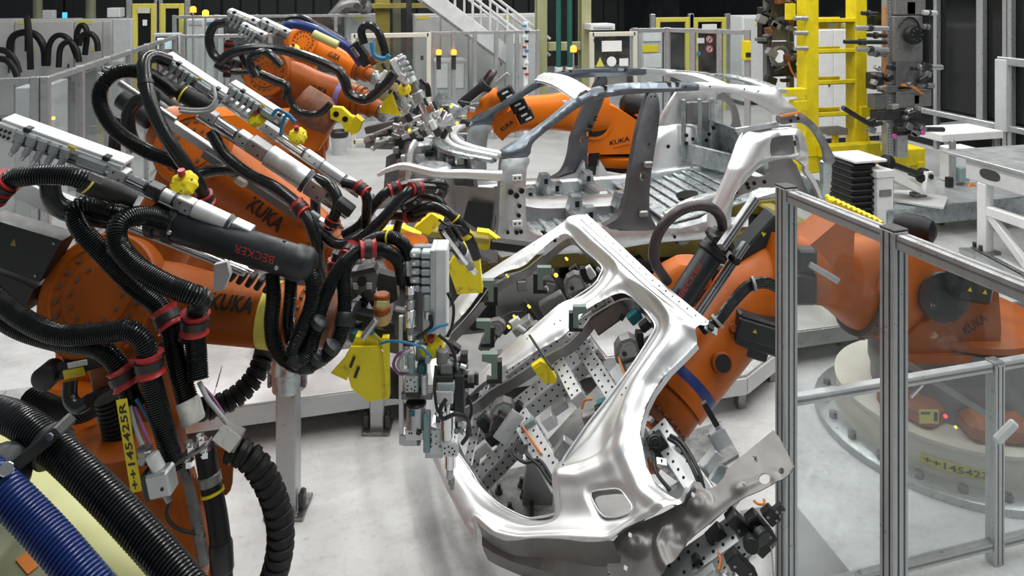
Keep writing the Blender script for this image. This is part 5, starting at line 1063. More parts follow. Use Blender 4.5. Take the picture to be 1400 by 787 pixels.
for (p, q, wd, l) in (((1032, 272), (986, 338), 11, 'upper aluminium profile rail beside the brown hose loop'), ((1020, 332), (930, 466), 10, 'lower aluminium profile rail along the black dress tube')):
    p0, p1 = at(*p, 3.90), at(*q, 3.70); F = Fr(p0, p1-p0, -FV); L = (p1-p0).length; u = 3.6/FPX; t = thing('profile_rail', l, 'profile', p0, 'aluminium profile rails on the handling robot')
    MB().box(F, (L/2, 0, 0), (L, wd*u, wd*u), .002).obj('profile', 'alu', t)
    for s in (-1, 1): MB().box(F, (L/2, s*wd*u*.22, wd*u*.5), (L*.995, wd*u*.16, .003), 0).obj('groove', 'steel_dark', t)
hose(((912, 384, 3.8), (897, 362, 3.72), (894, 340, 3.7), (904, 312, 3.7), (926, 290, 3.72), (952, 281, 3.76), (974, 285, 3.8), (986, 300, 3.86), (988, 322, 3.92)), .0275, 'thick brown hose loop above the black dress tube', 'rubber_brown')
# ================================================================ glazed safety fence in front of the robot
gf = thing('safety_fence', 'near glazed aluminium safety fence at the right', 'fence', (1.86, 2.3, 0))
pA = at(1075, 255, 2.88); pB = at(1222, 313, 2.38); dirf = (pB-pA); dirf.z = 0; dirf.normalize(); H = 2.0
pA.z = pB.z = 0; pC = pB+dirf*.75; FF = Fr(pA, dirf)
def prof_post(p, h, wd, t, name='post'):
    F = Fr(Vector((p.x, p.y, 0)), dirf); o = MB().box(F, (0, 0, h/2), (wd, wd, h), .004).obj(name, 'alu', t)
    for s in (-1, 1):
        MB().box(F, (s*wd*.0+wd*.2*s, -wd/2, h/2), (wd*.09, .002, h-.01), 0).obj('groove', 'steel_dark', o); MB().box(F, (s*wd/2, -wd*.2, h/2), (.002, wd*.1, h-.01), 0).box(F, (s*wd/2, wd*.2, h/2), (.002, wd*.1, h-.01), 0).obj('groove', 'steel_dark', o)
    MB().box(F, (0, 0, h+.003), (wd, wd, .008), .002).obj('end_cap', 'steel_dark', o); MB().box(F, (0, 0, .01), (wd*2, wd*2, .02), .004).obj('foot_plate', 'steel', o)
    return o
prof_post(pA, H, .062, gf); prof_post(pB, H, .062, gf); prof_post(pC, H, .062, gf)
for a, b in ((pA, pB), (pB, pC)):
    F = Fr(a, b-a); L = (b-a).length
    for z, th in ((H-.03, .05), (.12, .05)):
        o = MB().box(F, (L/2, 0, z), (L-.06, .045, th), .003).obj('rail', 'alu', gf); MB().box(F, (L/2, 0, z+th/2), (L-.062, .010, .002), 0).box(F, (L/2, -.023, z+.005), (L-.062, .002, .008), 0).obj('groove', 'alu_dark', o)
    MB().box(F, (L/2, 0, (H+.1)/2), (L-.055, .006, H-.2), .001).obj('pane', 'glass', gf)
lf = thing('low_barrier', 'low glazed barrier rail behind the near right fence', 'fence', at(1216, 640, 3.5))
l0 = at(1075, 541, 3.22); l1 = at(1360, 494, 3.52); l1 = l0+(l1-l0)*1.0; l2 = l0+(l1-l0)*1.35; 
for p in (l1,): 
    o = MB().box(Fr((p.x, p.y, 0), l1-l0), (0, 0, p.z/2), (.06, .06, p.z), .004).obj('post', 'alu', lf)
    for s in (-1, 1): MB().box(Fr((p.x, p.y, 0), l1-l0), (s*.013, -.03, p.z/2), (.006, .002, p.z-.02), 0).obj('groove', 'steel_dark', o)
    MB().box(Fr((p.x, p.y, p.z), l1-l0), (0, 0, .004), (.06, .06, .012), .003).obj('post_cap', 'steel', lf)
zt = (l0.z+l1.z)/2
for a, b in ((l0, l1), (l1, l2)):
    for z in (zt-.02, .09):
        F = Fr((a.x, a.y, 0), Vector((b.x-a.x, b.y-a.y, 0))); L = Vector((b.x-a.x, b.y-a.y)).length
        o = MB().box(F, (L/2, 0, z), (L-.06, .04, .042), .003).obj('rail', 'alu', lf); MB().box(F, (L/2, -.0205, z), (L-.07, .002, .010), 0).obj('groove', 'alu_dark', o)
    MB().box(F, (L/2, 0, zt/2+.03), (L-.06, .006, zt-.15), .001).obj('pane', 'glass', lf)
p = at(1375, 590, 3.4); MB().box(Fr(p, RV+UV), (0, 0, 0), (.13, .03, .05), .01).obj('clear_latch', 'box_white', lf)
# ================================================================ robots on the left
def robot(name, label, base, S, E, W, FL, rf, m='orange', zs=None, text=None, tape=None, ring=True, rl=None, cheek=True, housing=None, mw='orange_dark', motor=True, er=None):
    """industrial robot: floor base, carousel, link arm S-E, elbow housing, forearm E-W, wrist W-FL; all joints in world space"""
    t = thing(name, label, 'robot', (base[0], base[1], 0)); u = rf
    b0 = Vector((base[0], base[1], 0)); zc = max(.5, S.z-.15)
    MB().lathe(b0, (0, 0, 1), [(0, .42), (.04, .42), (.05, .40), (.06, .33), (zc*.45, .30), (zc*.5, .33)], 32).obj('base', m, t)
    MB().lathe(b0+Vector((0, 0, zc*.5)), (0, 0, 1), [(0, .34), (.08, .36), (zc*.3, .30), (zc*.42, .22)], 32).obj('carousel', 'sheet_dark' if name == 'dark' else m, t)
    if cheek:
        d = Vector((S.x-b0.x, S.y-b0.y, 0)); F = Fr(b0+Vector((0, 0, zc*.8)), d if d.length > .05 else RV)
        MB().box(F, (d.length/2, 0, (S.z-zc*.8)/2), (d.length+.25, .36, max(.15, S.z-zc*.8+.1)), .05).obj('shoulder', m, t)
    ax = (E-S).normalized(); q = FV-ax*FV.dot(ax); q.normalize(); p = ax.cross(q); rl = rl or rf*1.15
    MB().loft([(S-ax*.16, p, q, rl*.9, rl*.6), (S, p, q, rl*1.35, rl*.75), (S.lerp(E, .35), p, q, rl*1.05, rl*.7), (S.lerp(E, .75), p, q, rl*.95, rl*.65), (E, p, q, rl*1.2, rl*.7), (E+ax*rl*.9, p, q, rl*.7, rl*.55)], 26, 2.7).obj('link_arm', m, t)
    fa = (W-E).normalized(); fu = (UV-fa*fa.z).normalized(); fs = fa.cross(fu); L = (W-E).length
    vn = (Vector((0, 0, CAMZ))-E.lerp(W, .5)); vn = (vn-fa*vn.dot(fa)).normalized(); vs = fa.cross(vn)
    er = er or rf*1.45
    # elbow: flat round housing seen from its side, with rings of bolts
    MB().lathe(E+vn*rf*.42, vn, [(0, er*1.0), (rf*.75, er*1.0), (rf*.82, er*.96), (rf*.82, er*.80), (rf*.74, er*.78), (rf*.74, er*.60), (rf*.80, er*.58), (rf*.80, .01)], 40).obj('elbow_housing', m, t)
    MB().bolts(E+vn*rf*1.15, vn, er*.69, 18, rf*.075, rf*.06).bolts(E+vn*rf*1.21, vn, er*.44, 12, rf*.06, rf*.05).obj('elbow_bolts', 'brown', t)['kind'] = 'stuff'
    MB().loft([(E-fa*rf*2.0, fs, fu, rf*.7, rf*.8), (E-fa*rf*1.2, fs, fu, rf*1.0, rf*1.15), (E, fs, fu, rf*1.05, rf*1.25), (E+fa*L*.28, fs, fu, rf*1.05, rf*1.2), (E+fa*L*.45, fs, fu, rf*1.0, rf*1.03), (E+fa*L*.8, fs, fu, rf*.97, rf*.97), (E+fa*L*.9, fs, fu, rf*.93, rf*.93)], 32, 2.12).obj('forearm', m, t)
    MB().lathe(E+fa*L*.9, fa, [(0, rf*.86), (.01, rf*.93), (L*.05, rf*.93), (L*.06, rf*.8), (L*.1, rf*.78)], 28).obj('wrist_housing', mw, t)
    wa = (FL-W).normalized(); MB().lathe(W-fa*L*.02, wa, [(0, rf*.72), ((FL-W).length*.5, rf*.70), ((FL-W).length*.55, rf*.55), ((FL-W).length, rf*.52)], 26).obj('wrist', mw, t)
    MB().lathe(FL, wa, [(0, rf*.62), (.03, rf*.62)], 26).obj('tool_flange', 'steel', t); MB().bolts(E+fa*L*.955, fa, rf*.87, 16, rf*.05, rf*.08).obj('wrist_bolts', 'brown', t)['kind'] = 'stuff'
    if motor:
        for k, o in enumerate((-.55, 0, .55)):
            c = E-fa*rf*2.0+fs*rf*o*1.3+fu*rf*.3; MB().rcyl(c, c-fa*rf*1.5, rf*.36, 16).obj('axis_motor', 'plastic_black', t)
    def surf(f, a, r=1.0): return E+fa*(L*f)+(vn*math.cos(a)+vs*math.sin(a))*(rf*r)
    if text:
        f, wd, ht, a0 = text; sg = 1 if (FV.cross(fa)).dot(UV) >= 0 or fa.dot(RV) > 0 else -1
        letters('KUKA', lambda u_, v_: E+fa*(L*f+u_*wd)+(vn*math.cos(a0+v_*ht/rf)+(vs if vs.z > 0 else -vs)*math.sin(a0+v_*ht/rf))*rf*text_r, 'plastic_black', t, .03, shear=.1)
    if tape: MB().lathe(E+fa*L*tape[0], fa, [(0, rf*tape[2]), (tape[3], rf*tape[2])], 36).obj('tape_band', tape[1], t)
    return t, dict(E=E, W=W, FL=FL, fa=fa, fu=fu, fs=fs, vn=vn, vs=vs, L=L, surf=surf)
text_r = 1.03
# --- nearest welding robot
r1, g1 = robot('welding_robot', 'orange welding robot nearest the camera with yellow band on its arm', (-1.05, 2.75), at(232, 800, 2.75), at(160, 405, 3.0), at(425, 436, 2.95), at(478, 440, 2.92), .130, 'orange_dark', text=(.645, .175, .062, .18), tape=(.775, 'yellow_tape', 1.0, .045), er=.235)
F = FP((40, 330), (80, 338), 2.85)
MB().slab(F, [(-60, 22), (46, 12), (26, -50), (-60, -36)], -4, 30).obj('junction_box', 'plastic_black', r1); MB().slab(F, [(-22, -8), (-14, -8), (-18, 2)], -4.8, -4).obj('warning_triangle', 'yellow_mustard', r1)
MB().slab(F, [(-60, -46), (4, -56), (20, -62), (10, -100), (-60, -90)], -2, 30).obj('junction_box', 'plastic_black', r1)
for q in ((36, 6), (20, -42)): MB().cyl(F.p(q[0], -4, q[1]), F.p(q[0], -5.5, q[1]), 2*F.u, n=8).obj('screw', 'steel', r1)
F = FP((75, 505), (140, 492), 2.8); MB().lathe(F.p(0, 0, 0), -FV, [(0, 16*F.u), (26*F.u, 16*F.u), (28*F.u, 13*F.u)], 24).obj('brake_motor', 'plastic_black', r1); MB().rcyl(F.p(8, -8, 0), F.p(70, -8, 6), 11*F.u).obj('motor_body', 'plastic_dark', r1); MB().box(F, (38, -19, -2), (28, 2, 12), .2).obj('yellow_label', 'yellow', r1); MB().box(F, (45, -19, 9), (26, 2, 7), .2).obj('white_label', 'paper', r1)
MB().box(F, (60, 0, 16), (90, 10, 10), 2).obj('motor_bracket', 'orange', r1)
# machine number on the link arm
F = FP((186, 668), (166, 545), 2.38, None, -RV); MB().box(F, (60, 0, 0), (128, 1.5, 15), .2).obj('number_label', 'yellow', r1)
letters('++145425R', lambda u, v: F.p(60+u*120, -1.2, v*10), 'plastic_black', r1, .02)
# lower link casting with shaft end seen between the hoses
F = FP((150, 760), (250, 730), 2.55); MB().loft([(F.p(0, 0, -40), RV, FV, .30, .16), (F.p(40, 0, 0), RV, FV, .26, .16), (F.p(60, 0, 60), RV, FV, .20, .14), (F.p(45, 0, 150), RV, FV, .15, .12)], 26, 2.8).obj('link_casting', 'orange_dark', r1)
MB().rcyl(at(158, 735, 2.32), at(160, 738, 2.26), .026).torus(at(160, 738, 2.255), FV, .02, .004).obj('shaft_end', 'orange_dark', r1); MB().loft([(at(300, 640, 2.7), RV, UV, .05, .10), (at(300, 640, 2.6), RV, UV, .05, .10)], 16, 3).obj('link_edge', 'orange_dark', r1)
# --- second robot
r2, g2 = robot('welding_robot', 'orange welding robot behind the nearest one, arm sloping down', (-1.15, 4.12), at(170, 420, 3.9), at(278, 212, 3.95), at(452, 345, 3.75), at(492, 366, 3.7), .152, 'orange', text=(.60, .215, .075, -.28), er=.20)
F = FP((440, 318), (462, 334), 3.55); MB().box(F, (0, 0, 0), (26, 16, 20), 2).obj('cable_clamp_plate', 'steel_dark', r2); MB().box(F, (-22, 4, 6), (16, 12, 18), 2).obj('teal_plate', 'teal_paint', r2)
# --- third, far robot and the bright one behind it
r3, g3 = robot('welding_robot', 'dark orange far welding robot with violet band on its arm', (-1.2, 6.6), at(420, 190, 6.9), at(376, 103, 6.7), at(500, 140, 6.5), at(524, 152, 6.4), .145, 'orange_dark', text=(.56, .17, .065, -.1), tape=(.72, 'violet_tape', 1.0, .05), er=.22)
r4, g4 = robot('welding_robot', 'bright orange farthest robot with a blue hose on its arm', (-1.4, 8.6), at(395, 150, 8.3), at(423, 62, 8.2), at(496, 97, 8.0), at(513, 106, 7.9), .14, 'orange_bright', text=(.55, .15, .07, .1), er=.17)
MB().loft([(at(404, 150, 6.2), RV, FV, .2, .1), (at(415, 175, 6.2), RV, FV, .26, .1), (at(405, 205, 6.2), RV, FV, .2, .1)], 20, 2.4).obj('link_cover', 'orange_bright', r3)
MB().lathe(at(410, 135, 6.1), at(450, 165, 6.1)-at(410, 135, 6.1), [(0, .14), (.2, .16), (.3, .12), (.36, .1)], 22).obj('lower_wrist', 'rust', r3)
# yellow gripper hook below the third robot
t = thing('hook_gripper', 'yellow hooked gripper bracket hanging below the far robot', 'gripper', at(475, 165, 6.0))
F = FP((450, 150), (490, 172), 6.0); MB().slab(F, [(0, 6), (14, 12), (30, 8), (44, 10), (46, -8), (34, -14), (24, -6), (8, -8)], -6, 6).obj('bracket', 'yellow_dirty', t); MB().slab(F, [(36, 12), (48, 10), (50, -6), (44, -14), (38, -8)], -9, 9).obj('jaw', 'yellow', t)
for q in (12, 26): MB().lathe(F.p(q, -6.2, 1), -FV, [(0, 4*F.u), (.5*F.u, 4*F.u)], 14).obj('bore', 'hole', t)
# --- robot behind the car
t = thing('handling_robot', 'bright orange robot standing behind the car body', 'robot', at(830, 260, 8.0)); r5 = t
c = at(848, 235, 8.3); c.z = 0; MB().lathe(c, (0, 0, 1), [(0, .52), (.04, .52), (.05, .5), (.5, .46), (.95, .46), (.97, .40)], 36).obj('base', 'plastic_black', t)
F = FP((790, 215), (890, 213), 7.9); z0 = 0
MB().lathe(at(846, 214, 8.3), (0, 0, 1), [(-.02, .47), (.03, .5), (.08, .5), (.1, .46)], 40).obj('carousel_plate', 'orange_bright', t)
mb = MB(); mb.slab(F, [(16, 6), (98, 6), (104, 20), (100, 40), (86, 46), (66, 60), (50, 70), (34, 76), (14, 78), (0, 66), (-6, 48), (2, 26)], -12, 14); mb.obj('carousel', 'orange_bright', t, 20)
MB().lathe(F.p(22, -12, 50), -FV, [(0, 24*F.u), (2*F.u, 24*F.u), (2*F.u, 20*F.u), (.5*F.u, 20*F.u)], 32).obj('shoulder_ring', 'orange_bright', t); MB().lathe(F.p(22, -12.6, 50), -FV, [(0, 20*F.u), (.4*F.u, 20*F.u)], 28).obj('motor_recess', 'plastic_black', t); MB().box(F, (26, -14, 52), (16, 6, 18), 2).obj('axis_motor', 'plastic_dark', t); MB().slab(F, [(22, 52), (26, 52), (24, 56)], -18, -17).obj('warning_triangle', 'yellow', t)
letters('KUKA', lambda u, v: F.p(56+u*27, -12.3, 24+v*6.5+u*6), 'plastic_black', t, .03); MB().box(F.sub(58, -12.3, 17, -12), (0, 0, 0), (24, .8, 1), 0).obj('swage', 'orange', t)
a, b = at(815, 150, 7.9), at(650, 158, 7.6); ax = (b-a).normalized(); up = (UV-ax*ax.z).normalized(); sd = ax.cross(up)
MB().loft([(a-ax*.1, sd, up, .16, .26), (a+ax*.15, sd, up, .16, .24), (a+ax*.5, sd, up, .14, .19), (a+ax*.85, sd, up, .14, .18), (a+ax*1.05, sd, up, .16, .22)], 28, 2.6).obj('link_arm', 'orange_bright', t)
MB().box(Fr(at(772, 140, 7.7), RV), (0, 0, 0), (.05, .04, .05), .008).obj('white_pad', 'paper', t)
F = FP((655, 165), (690, 135), 7.3); MB().loft([(F.p(-22, 0, -4), F.y, F.z, .14, .10), (F.p(0, 0, 0), F.y, F.z, .17, .16), (F.p(26, 0, 4), F.y, F.z, .16, .17), (F.p(46, 0, 4), F.y, F.z, .1, .12)], 24, 2.6).obj('forearm', 'orange_bright', t)
F2 = FP((683, 178), (706, 160), 7.0); MB().slab(F2, [(-6, -14), (24, -10), (30, 10), (4, 14), (-8, 4)], 0, 14).obj('wrist_housing', 'orange', t); letters('KUKA', lambda u, v: F2.p(12+u*20, -.5, -1+v*6), 'plastic_black', t, .03)
for q in ((700, 124), (717, 140), (726, 154)):
    G = FP((q[0]-8, q[1]+4), (q[0]+8, q[1]-4), 7.1); o = MB().box(G, (0, 0, 0), (22, 18, 17), 2).obj('axis_motor', 'plastic_black', t); MB().box(G, (0, -10, 3), (9, 2, 2.6), .5).box(G, (3, -10, -4), (9, 2, 2.6), .5).obj('plug', 'box_white', o)
MB().lathe(at(848, 140, 8.0), at(885, 148, 8.0)-at(848, 140, 8.0), [(0, .05), (.04, .11), (.1, .125), (.24, .125), (.31, .09), (.34, .03)], 24).obj('counterbalance_vessel', 'rubber_matt', t)
MB().box(FP((850, 158), (890, 168), 8.1), (14, 6, 0), (50, 14, 16), 2).obj('valve_box', 'plastic_black', t); MB().tube([at(855, 150, 8), at(873, 158, 7.9), at(885, 170, 7.9)], .02, 8).obj('pipe', 'orange_wire', t)
# its dress pack pointing up left of the car
t = thing('dress_pack_tube', 'black dress pack tube rising behind the bonnet of the car body', 'dress pack', at(660, 125, 7.2))
MB().rcyl(at(632, 143, 7.3), at(665, 116, 7.0), .06).obj('tube', 'plastic_dark', t); MB().rcyl(at(660, 120, 7.0), at(666, 114, 7.0), .075).obj('clamp_ring', 'plastic_black', t); MB().tube(crom([at(*p) for p in ((665, 115, 7), (672, 104, 7), (676, 98, 7.05), (672, 98, 7.1), (664, 108, 7.2))], 6), .03, 10).obj('hose_loop', 'rubber_brown', t)
t = thing('profile_rail', 'slim aluminium profile rail behind the bonnet of the car body', 'profile', at(665, 130, 7.0)); MB().box(FP((632, 152), (695, 100), 7.0), (40, 0, 0), (84, 5, 5)).obj('profile', 'alu', t)
t = thing('transparent_shield', 'pale translucent shield plate beside the far rivet gun', 'shield', at(610, 145, 6.6)); MB().prism([at(600, 125, 6.6), at(607, 123, 6.6), at(637, 152, 6.5), at(622, 162, 6.5), at(590, 140, 6.6)], FV*.01).obj('plate', 'galv', t)
# --- foreground robot at lower left, partly out of the frame
t = thing('welding_robot', 'pale yellow-green robot arm in the lower left foreground', 'robot', at(60, 900, 1.5)); r6 = t
A, B = at(-60, 620, 1.75), at(150, 860, 1.40); F = Fr(A, B-A, UV+FV*-.2); L = (B-A).length
MB().box(F, (L*.5, .02, -.13), (L, .26, .30), .02).obj('arm', 'yellow_pale', t); MB().box(F, (L*.5, -.03, .026), (L, .17, .012), .004).obj('cover_plate', 'yellow_pale_shade', t); MB().box(F, (L*.5, -.112, .03), (L, .014, .018), .005).obj('edge_strip', 'yellow_tape', t)
MB().box(F, (L*.66, -.04, .034), (.05, .02, .004), 0).obj('orange_label', 'orange_wire', t)
zc = at(0, 640, 1.6); MB().lathe(at(-5, 650, 1.55), at(30, 640, 1.5)-at(-5, 650, 1.55), [(0, .06), (.03, .06), (.05, .05), (.06, .03)], 20).obj('clamp_body', 'plastic_dark', t); MB().rcyl(at(8, 640, 1.45), at(9, 641, 1.41), .013).obj('clamp_bolt', 'chrome', t)
hose(((-20, 560, 1.72), (20, 572, 1.65), (60, 600, 1.6), (110, 645, 1.55), (165, 700, 1.5), (220, 760, 1.45), (270, 820, 1.4)), .036, 'thick black corrugated hose across the lower left foreground', 'rubber', .0085, n=18)
hose(((-30, 640, 1.45), (10, 675, 1.42), (50, 715, 1.4), (95, 765, 1.37), (140, 820, 1.34)), .036, 'thick blue corrugated hose in the lower left corner', 'blue_hose', .0085, n=18)
t = thing('hose_clamp', 'black hose clamp holding the foreground corrugated hose', 'clamp', at(60, 610, 1.5)); F = FP((40, 620), (95, 575), 1.55); MB().box(F, (28, 0, 0), (74, 40, 16), 3).obj('bracket', 'plastic_black', t); MB().lathe(at(63, 604, 1.6), at(110, 645, 1.55)-at(63, 604, 1.6), [(0, .043), (.004, .047), (.03, .047), (.034, .043)], 24).obj('band', 'plastic_black', t); MB().rcyl(F.p(56, -20, 2), F.p(56, -24, 2), 5*F.u, 10).obj('screw', 'steel', t)
# ================================================================ valve units, rivet guns and dress packs on the left robots
TU = UV-FV*.12                                   # units lean towards the viewer
def valve_unit(a, b, D, label, n=5, k=1.0, first=.16, last=.62, big=True, name='valve_unit', group='valve units with rows of grey plugs', up=TU, D2=None, ends=True, plugs=True):
    """white covered valve terminal: cover lid, carrier, grey plug modules with cable heads, black clips"""
    F = FP(a, b, D, D2, up); L = math.dist(a, b); t = thing(name, label, 'valve unit', F.p(L/2), group)
    MB().box(F, (L/2, 2*k, 10*k), (L, 22*k, 5*k), .8*k).obj('cover_lid', 'box_white', t)
    MB().box(F, (L/2, -11*k, 6*k), (L, 2.5*k, 6*k), .5*k).obj('lid_edge', 'alu_light', t)
    MB().box(F, (L/2, 4*k, -1*k), (L*.98, 16*k, 16*k), 1*k).obj('carrier', 'alu', t)
    MB().box(F, (L*.5, 2*k, -12*k), (L*.96, 14*k, 5*k), .6*k).obj('base_rail', 'alu_dark', t)
    for f in (.22, .86): MB().box(F, (L*f, -8*k, 11*k), (8*k, 10*k, 6*k), 1*k).obj('clip', 'plastic_black', t)
    st = L*(last-first)/n
    for i in range(n):
        x = L*first+st*(i+.5); o = MB().box(F, (x, -9*k, 1*k), (st*.82, 13*k, 15*k), 2.2*k).obj('plug_module', 'connector', t)
        if plugs:
            G = F.sub(x-1*k, -12*k, -12*k, 14); MB().box(G, (0, 0, 0), (st*.5, 7*k, 16*k), 1.5*k).obj('plug', 'connector', o); MB().cyl(G.p(0, 0, -8*k), G.p(-1*k, 0, -14*k), st*.2*F.u, n=8).obj('cable_gland', 'alu_light', o)
    if ends:
        mb = MB()
        for i in range(3):
            for j in range(2): mb.rcyl(F.p(L*.04+i*L*.035, -12*k, 2*k-j*7*k), F.p(L*.04+i*L*.035, -15*k, 2*k-j*7*k), 1.8*k*F.u, 8)
        mb.obj('push_fittings', 'plastic_black', t)['kind'] = 'stuff'; MB().box(F, (L*.075, -9*k, -1*k), (L*.14, 8*k, 20*k), 1*k).obj('end_module', 'box_white', t)
    if big:
        o = MB().box(F, (L*(last+.17), -9*k, 0), (L*.24, 13*k, 14*k), 2.5*k).obj('supply_plug', 'connector', t); MB().rcyl(F.p(L*(last+.29), -9*k, -1*k), F.p(L*(last+.36), -9*k, -3*k), 5*k*F.u, 12).obj('plug_nut', 'chrome', o)
    MB().slab(F, [(L*.56, 8*k), (L*.62, 8*k), (L*.62, 11.7*k), (L*.56, 11.7*k)], -12.6*k, -12*k).obj('yellow_mark', 'yellow', t)
    return t, F
def actuator(a, b, D, label, k=1.0, segs=None, D2=None, name='rivet_setter', up=TU, cat='actuator'):
    """long rivet setting actuator: rail, blocks, polished cylinder, clamps, nose"""
    F = FP(a, b, D, D2, up); L = math.dist(a, b); t = thing(name, label, cat, F.p(L/2))
    MB().box(F, (L/2, 6*k, -9*k), (L, 8*k, 7*k), .8*k).obj('guide_rail', 'alu', t); MB().cyl(F.p(0, -4*k, -10*k), F.p(L, -4*k, -10*k), 2.4*k*F.u, n=10).obj('guide_rod', 'chrome', t)
    segs = segs or [(.0, .16, 'box', 15, 'alu'), (.16, .30, 'cyl', 8, 'chrome'), (.30, .40, 'box', 14, 'steel'), (.40, .74, 'cyl', 11, 'alu_light'), (.74, .88, 'box', 19, 'alu'), (.88, 1.0, 'cyl', 6, 'chrome')]
    for f0, f1, kind, r, m in segs:
        if kind == 'box':
            o = MB().box(F, (L*(f0+f1)/2, 0, 0), (L*(f1-f0)*.97, r*k, r*k), 1.2*k).obj('block', m, t)
            MB().cyl(F.p(L*(f0*.7+f1*.3), -r*k/2, r*k*.2), F.p(L*(f0*.7+f1*.3), -r*k/2-1.2*k, r*k*.2), 1.4*k*F.u, n=8).cyl(F.p(L*(f0*.3+f1*.7), -r*k/2, -r*k*.2), F.p(L*(f0*.3+f1*.7), -r*k/2-1.2*k, -r*k*.2), 1.4*k*F.u, n=8).obj('screws', 'steel_dark', o)['kind'] = 'stuff'
        else:
            o = MB().rcyl(F.p(L*f0), F.p(L*f1), r*k*F.u, 18).obj('cylinder', m, t); MB().lathe(F.p(L*f1-r*k*.5), F.x, [(0, r*k*1.12*F.u), (r*k*.4*F.u, r*k*1.12*F.u)], 18).obj('cylinder_collar', 'steel_dark', o)
    return t, F
def yellow_cap(px, py, D, r, label, ax=None):
    c = at(px, py, D); ax = Vector(ax) if ax else (-FV+UV*.7); ax.normalize(); t = thing('yellow_motor_cap', label, 'motor cap', c, 'yellow ribbed motor caps'); mb = MB(); R = r/FPX*D
    q = ax.orthogonal().normalized(); v = ax.cross(q); prof = [(-.9, .75), (-.3, .98), (.2, 1.0), (.6, .86), (.85, .5), (.9, .12)]; n = 40; vs = []
    for h, f in prof:
        for i in range(n): a = 2*math.pi*i/n; rr = R*f*(1+.07*math.cos(9*a)*(1 if .15 < f < .99 else .6)); vs.append(c+ax*h*R*.7+(q*math.cos(a)+v*math.sin(a))*rr)
    fs = [(k*n+i, k*n+(i+1) % n, (k+1)*n+(i+1) % n, (k+1)*n+i) for k in range(len(prof)-1) for i in range(n)]+[tuple(range(n-1, -1, -1)), tuple(range((len(prof)-1)*n, len(prof)*n))]
    mb.add(vs, fs).obj('cap', 'yellow_dirty', t, 25); o = MB().rcyl(c+ax*R*.45+UV*R*.45, c+ax*R*.7+UV*R*.8, R*.28, 12).obj('red_plug', 'red', t)
    b = MB()
    for i in range(4): a = .8+1.57*i; p = c+ax*R*.4+(q*math.cos(a)+v*math.sin(a))*R*.72; b.cyl(p, p+ax*R*.12, R*.08, n=8)
    b.obj('cap_screws', 'steel', t)['kind'] = 'stuff'
    return t
# ---- robot 1: valve unit and setter lying above the arm
valve_unit((6, 172), (172, 232), 2.72, 'long valve unit at the left edge with five grey plugs', 5, 1.15, .14, .60)
actuator((152, 232), (348, 322), 2.70, 'rivet setting actuator above the nearest robot arm', 1.05, [(0, .12, 'box', 17, 'alu'), (.12, .26, 'cyl', 7, 'chrome'), (.26, .36, 'box', 16, 'steel_dark'), (.36, .46, 'cyl', 8, 'alu_light'), (.46, .58, 'box', 17, 'alu'), (.58, .84, 'cyl', 12, 'alu_light'), (.84, .98, 'box', 18, 'alu')])
yellow_cap(252, 251, 2.75, 18, 'yellow ribbed motor cap above the nearest robot arm')
yellow_cap(351, 163, 3.35, 12, 'yellow ribbed motor cap beside the middle valve unit')
yellow_cap(407, 186, 3.4, 12.5, 'yellow ribbed motor cap with blue wires on the second actuator')
yellow_cap(590, 471, 2.85, 18, 'yellow ribbed motor cap with red plug on the nearest rivet gun', -FV+UV*.2)
yellow_cap(553, 122, 5.9, 9, 'small yellow motor cap on the far rivet gun', -FV+UV*.3)
yellow_cap(402, 68, 5.9, 8, 'small yellow motor cap on the far robot dress pack')
# long carrier rail and rods under the black tube
t = thing('carrier_rail', 'pale aluminium carrier rail below the black lettered tube', 'rail', at(240, 335, 2.78)); F = FP((62, 262), (335, 372), 2.80, None, TU); L = math.dist((62, 262), (335, 372))
MB().box(F, (L/2, 6, -3), (L, 12, 10), 1).obj('rail', 'alu_light', t); MB().box(F, (L/2, -1, -2), (L*.98, 2, 3), .2).obj('slot', 'alu_dark', t)
for dz in (8, 12): MB().cyl(F.p(L*.40, -4, dz), F.p(L*1.04, -4, dz-4), 1.4*F.u, n=8).obj('rod', 'chrome', t)
F2 = FP((30, 262), (110, 300), 2.9); MB().box(F2, (30, 8, -2), (90, 6, 26), 1).obj('support_plate', 'white_worn', t); MB().slab(FP((300, 372), (320, 372), 2.75), [(-8, 10), (10, 14), (14, -4), (6, -24), (-8, -26)], 0, 10).obj('bracket', 'white_worn', t)
# ---- robot 2: two valve units and the setter
valve_unit((226, 80), (308, 134), 3.45, 'valve unit with long white lid, left one above the second robot', 5, .78, .06, .52, ends=False)
valve_unit((314, 118), (392, 168), 3.35, 'valve unit with white lid, right one above the second robot', 5, .72, .06, .55, ends=False)
actuator((276, 150), (480, 288), 3.50, 'large rivet setting actuator above the second robot arm', 1.0, [(0, .1, 'box', 14, 'alu'), (.1, .24, 'cyl', 6, 'chrome'), (.24, .32, 'box', 15, 'alu_light'), (.32, .44, 'box', 20, 'alu'), (.44, .72, 'cyl', 15, 'alu_light'), (.72, .84, 'box', 24, 'alu'), (.84, .94, 'cyl', 5, 'chrome')])
actuator((300, 128), (495, 262), 3.62, 'slim rivet setting actuator behind the large one', .8, [(0, .1, 'box', 14, 'steel'), (.1, .3, 'cyl', 7, 'alu_light'), (.3, .42, 'box', 16, 'alu'), (.42, .6, 'cyl', 7, 'chrome'), (.6, .72, 'box', 14, 'alu_light'), (.72, .88, 'cyl', 8, 'alu_light'), (.88, 1, 'box', 16, 'alu')])
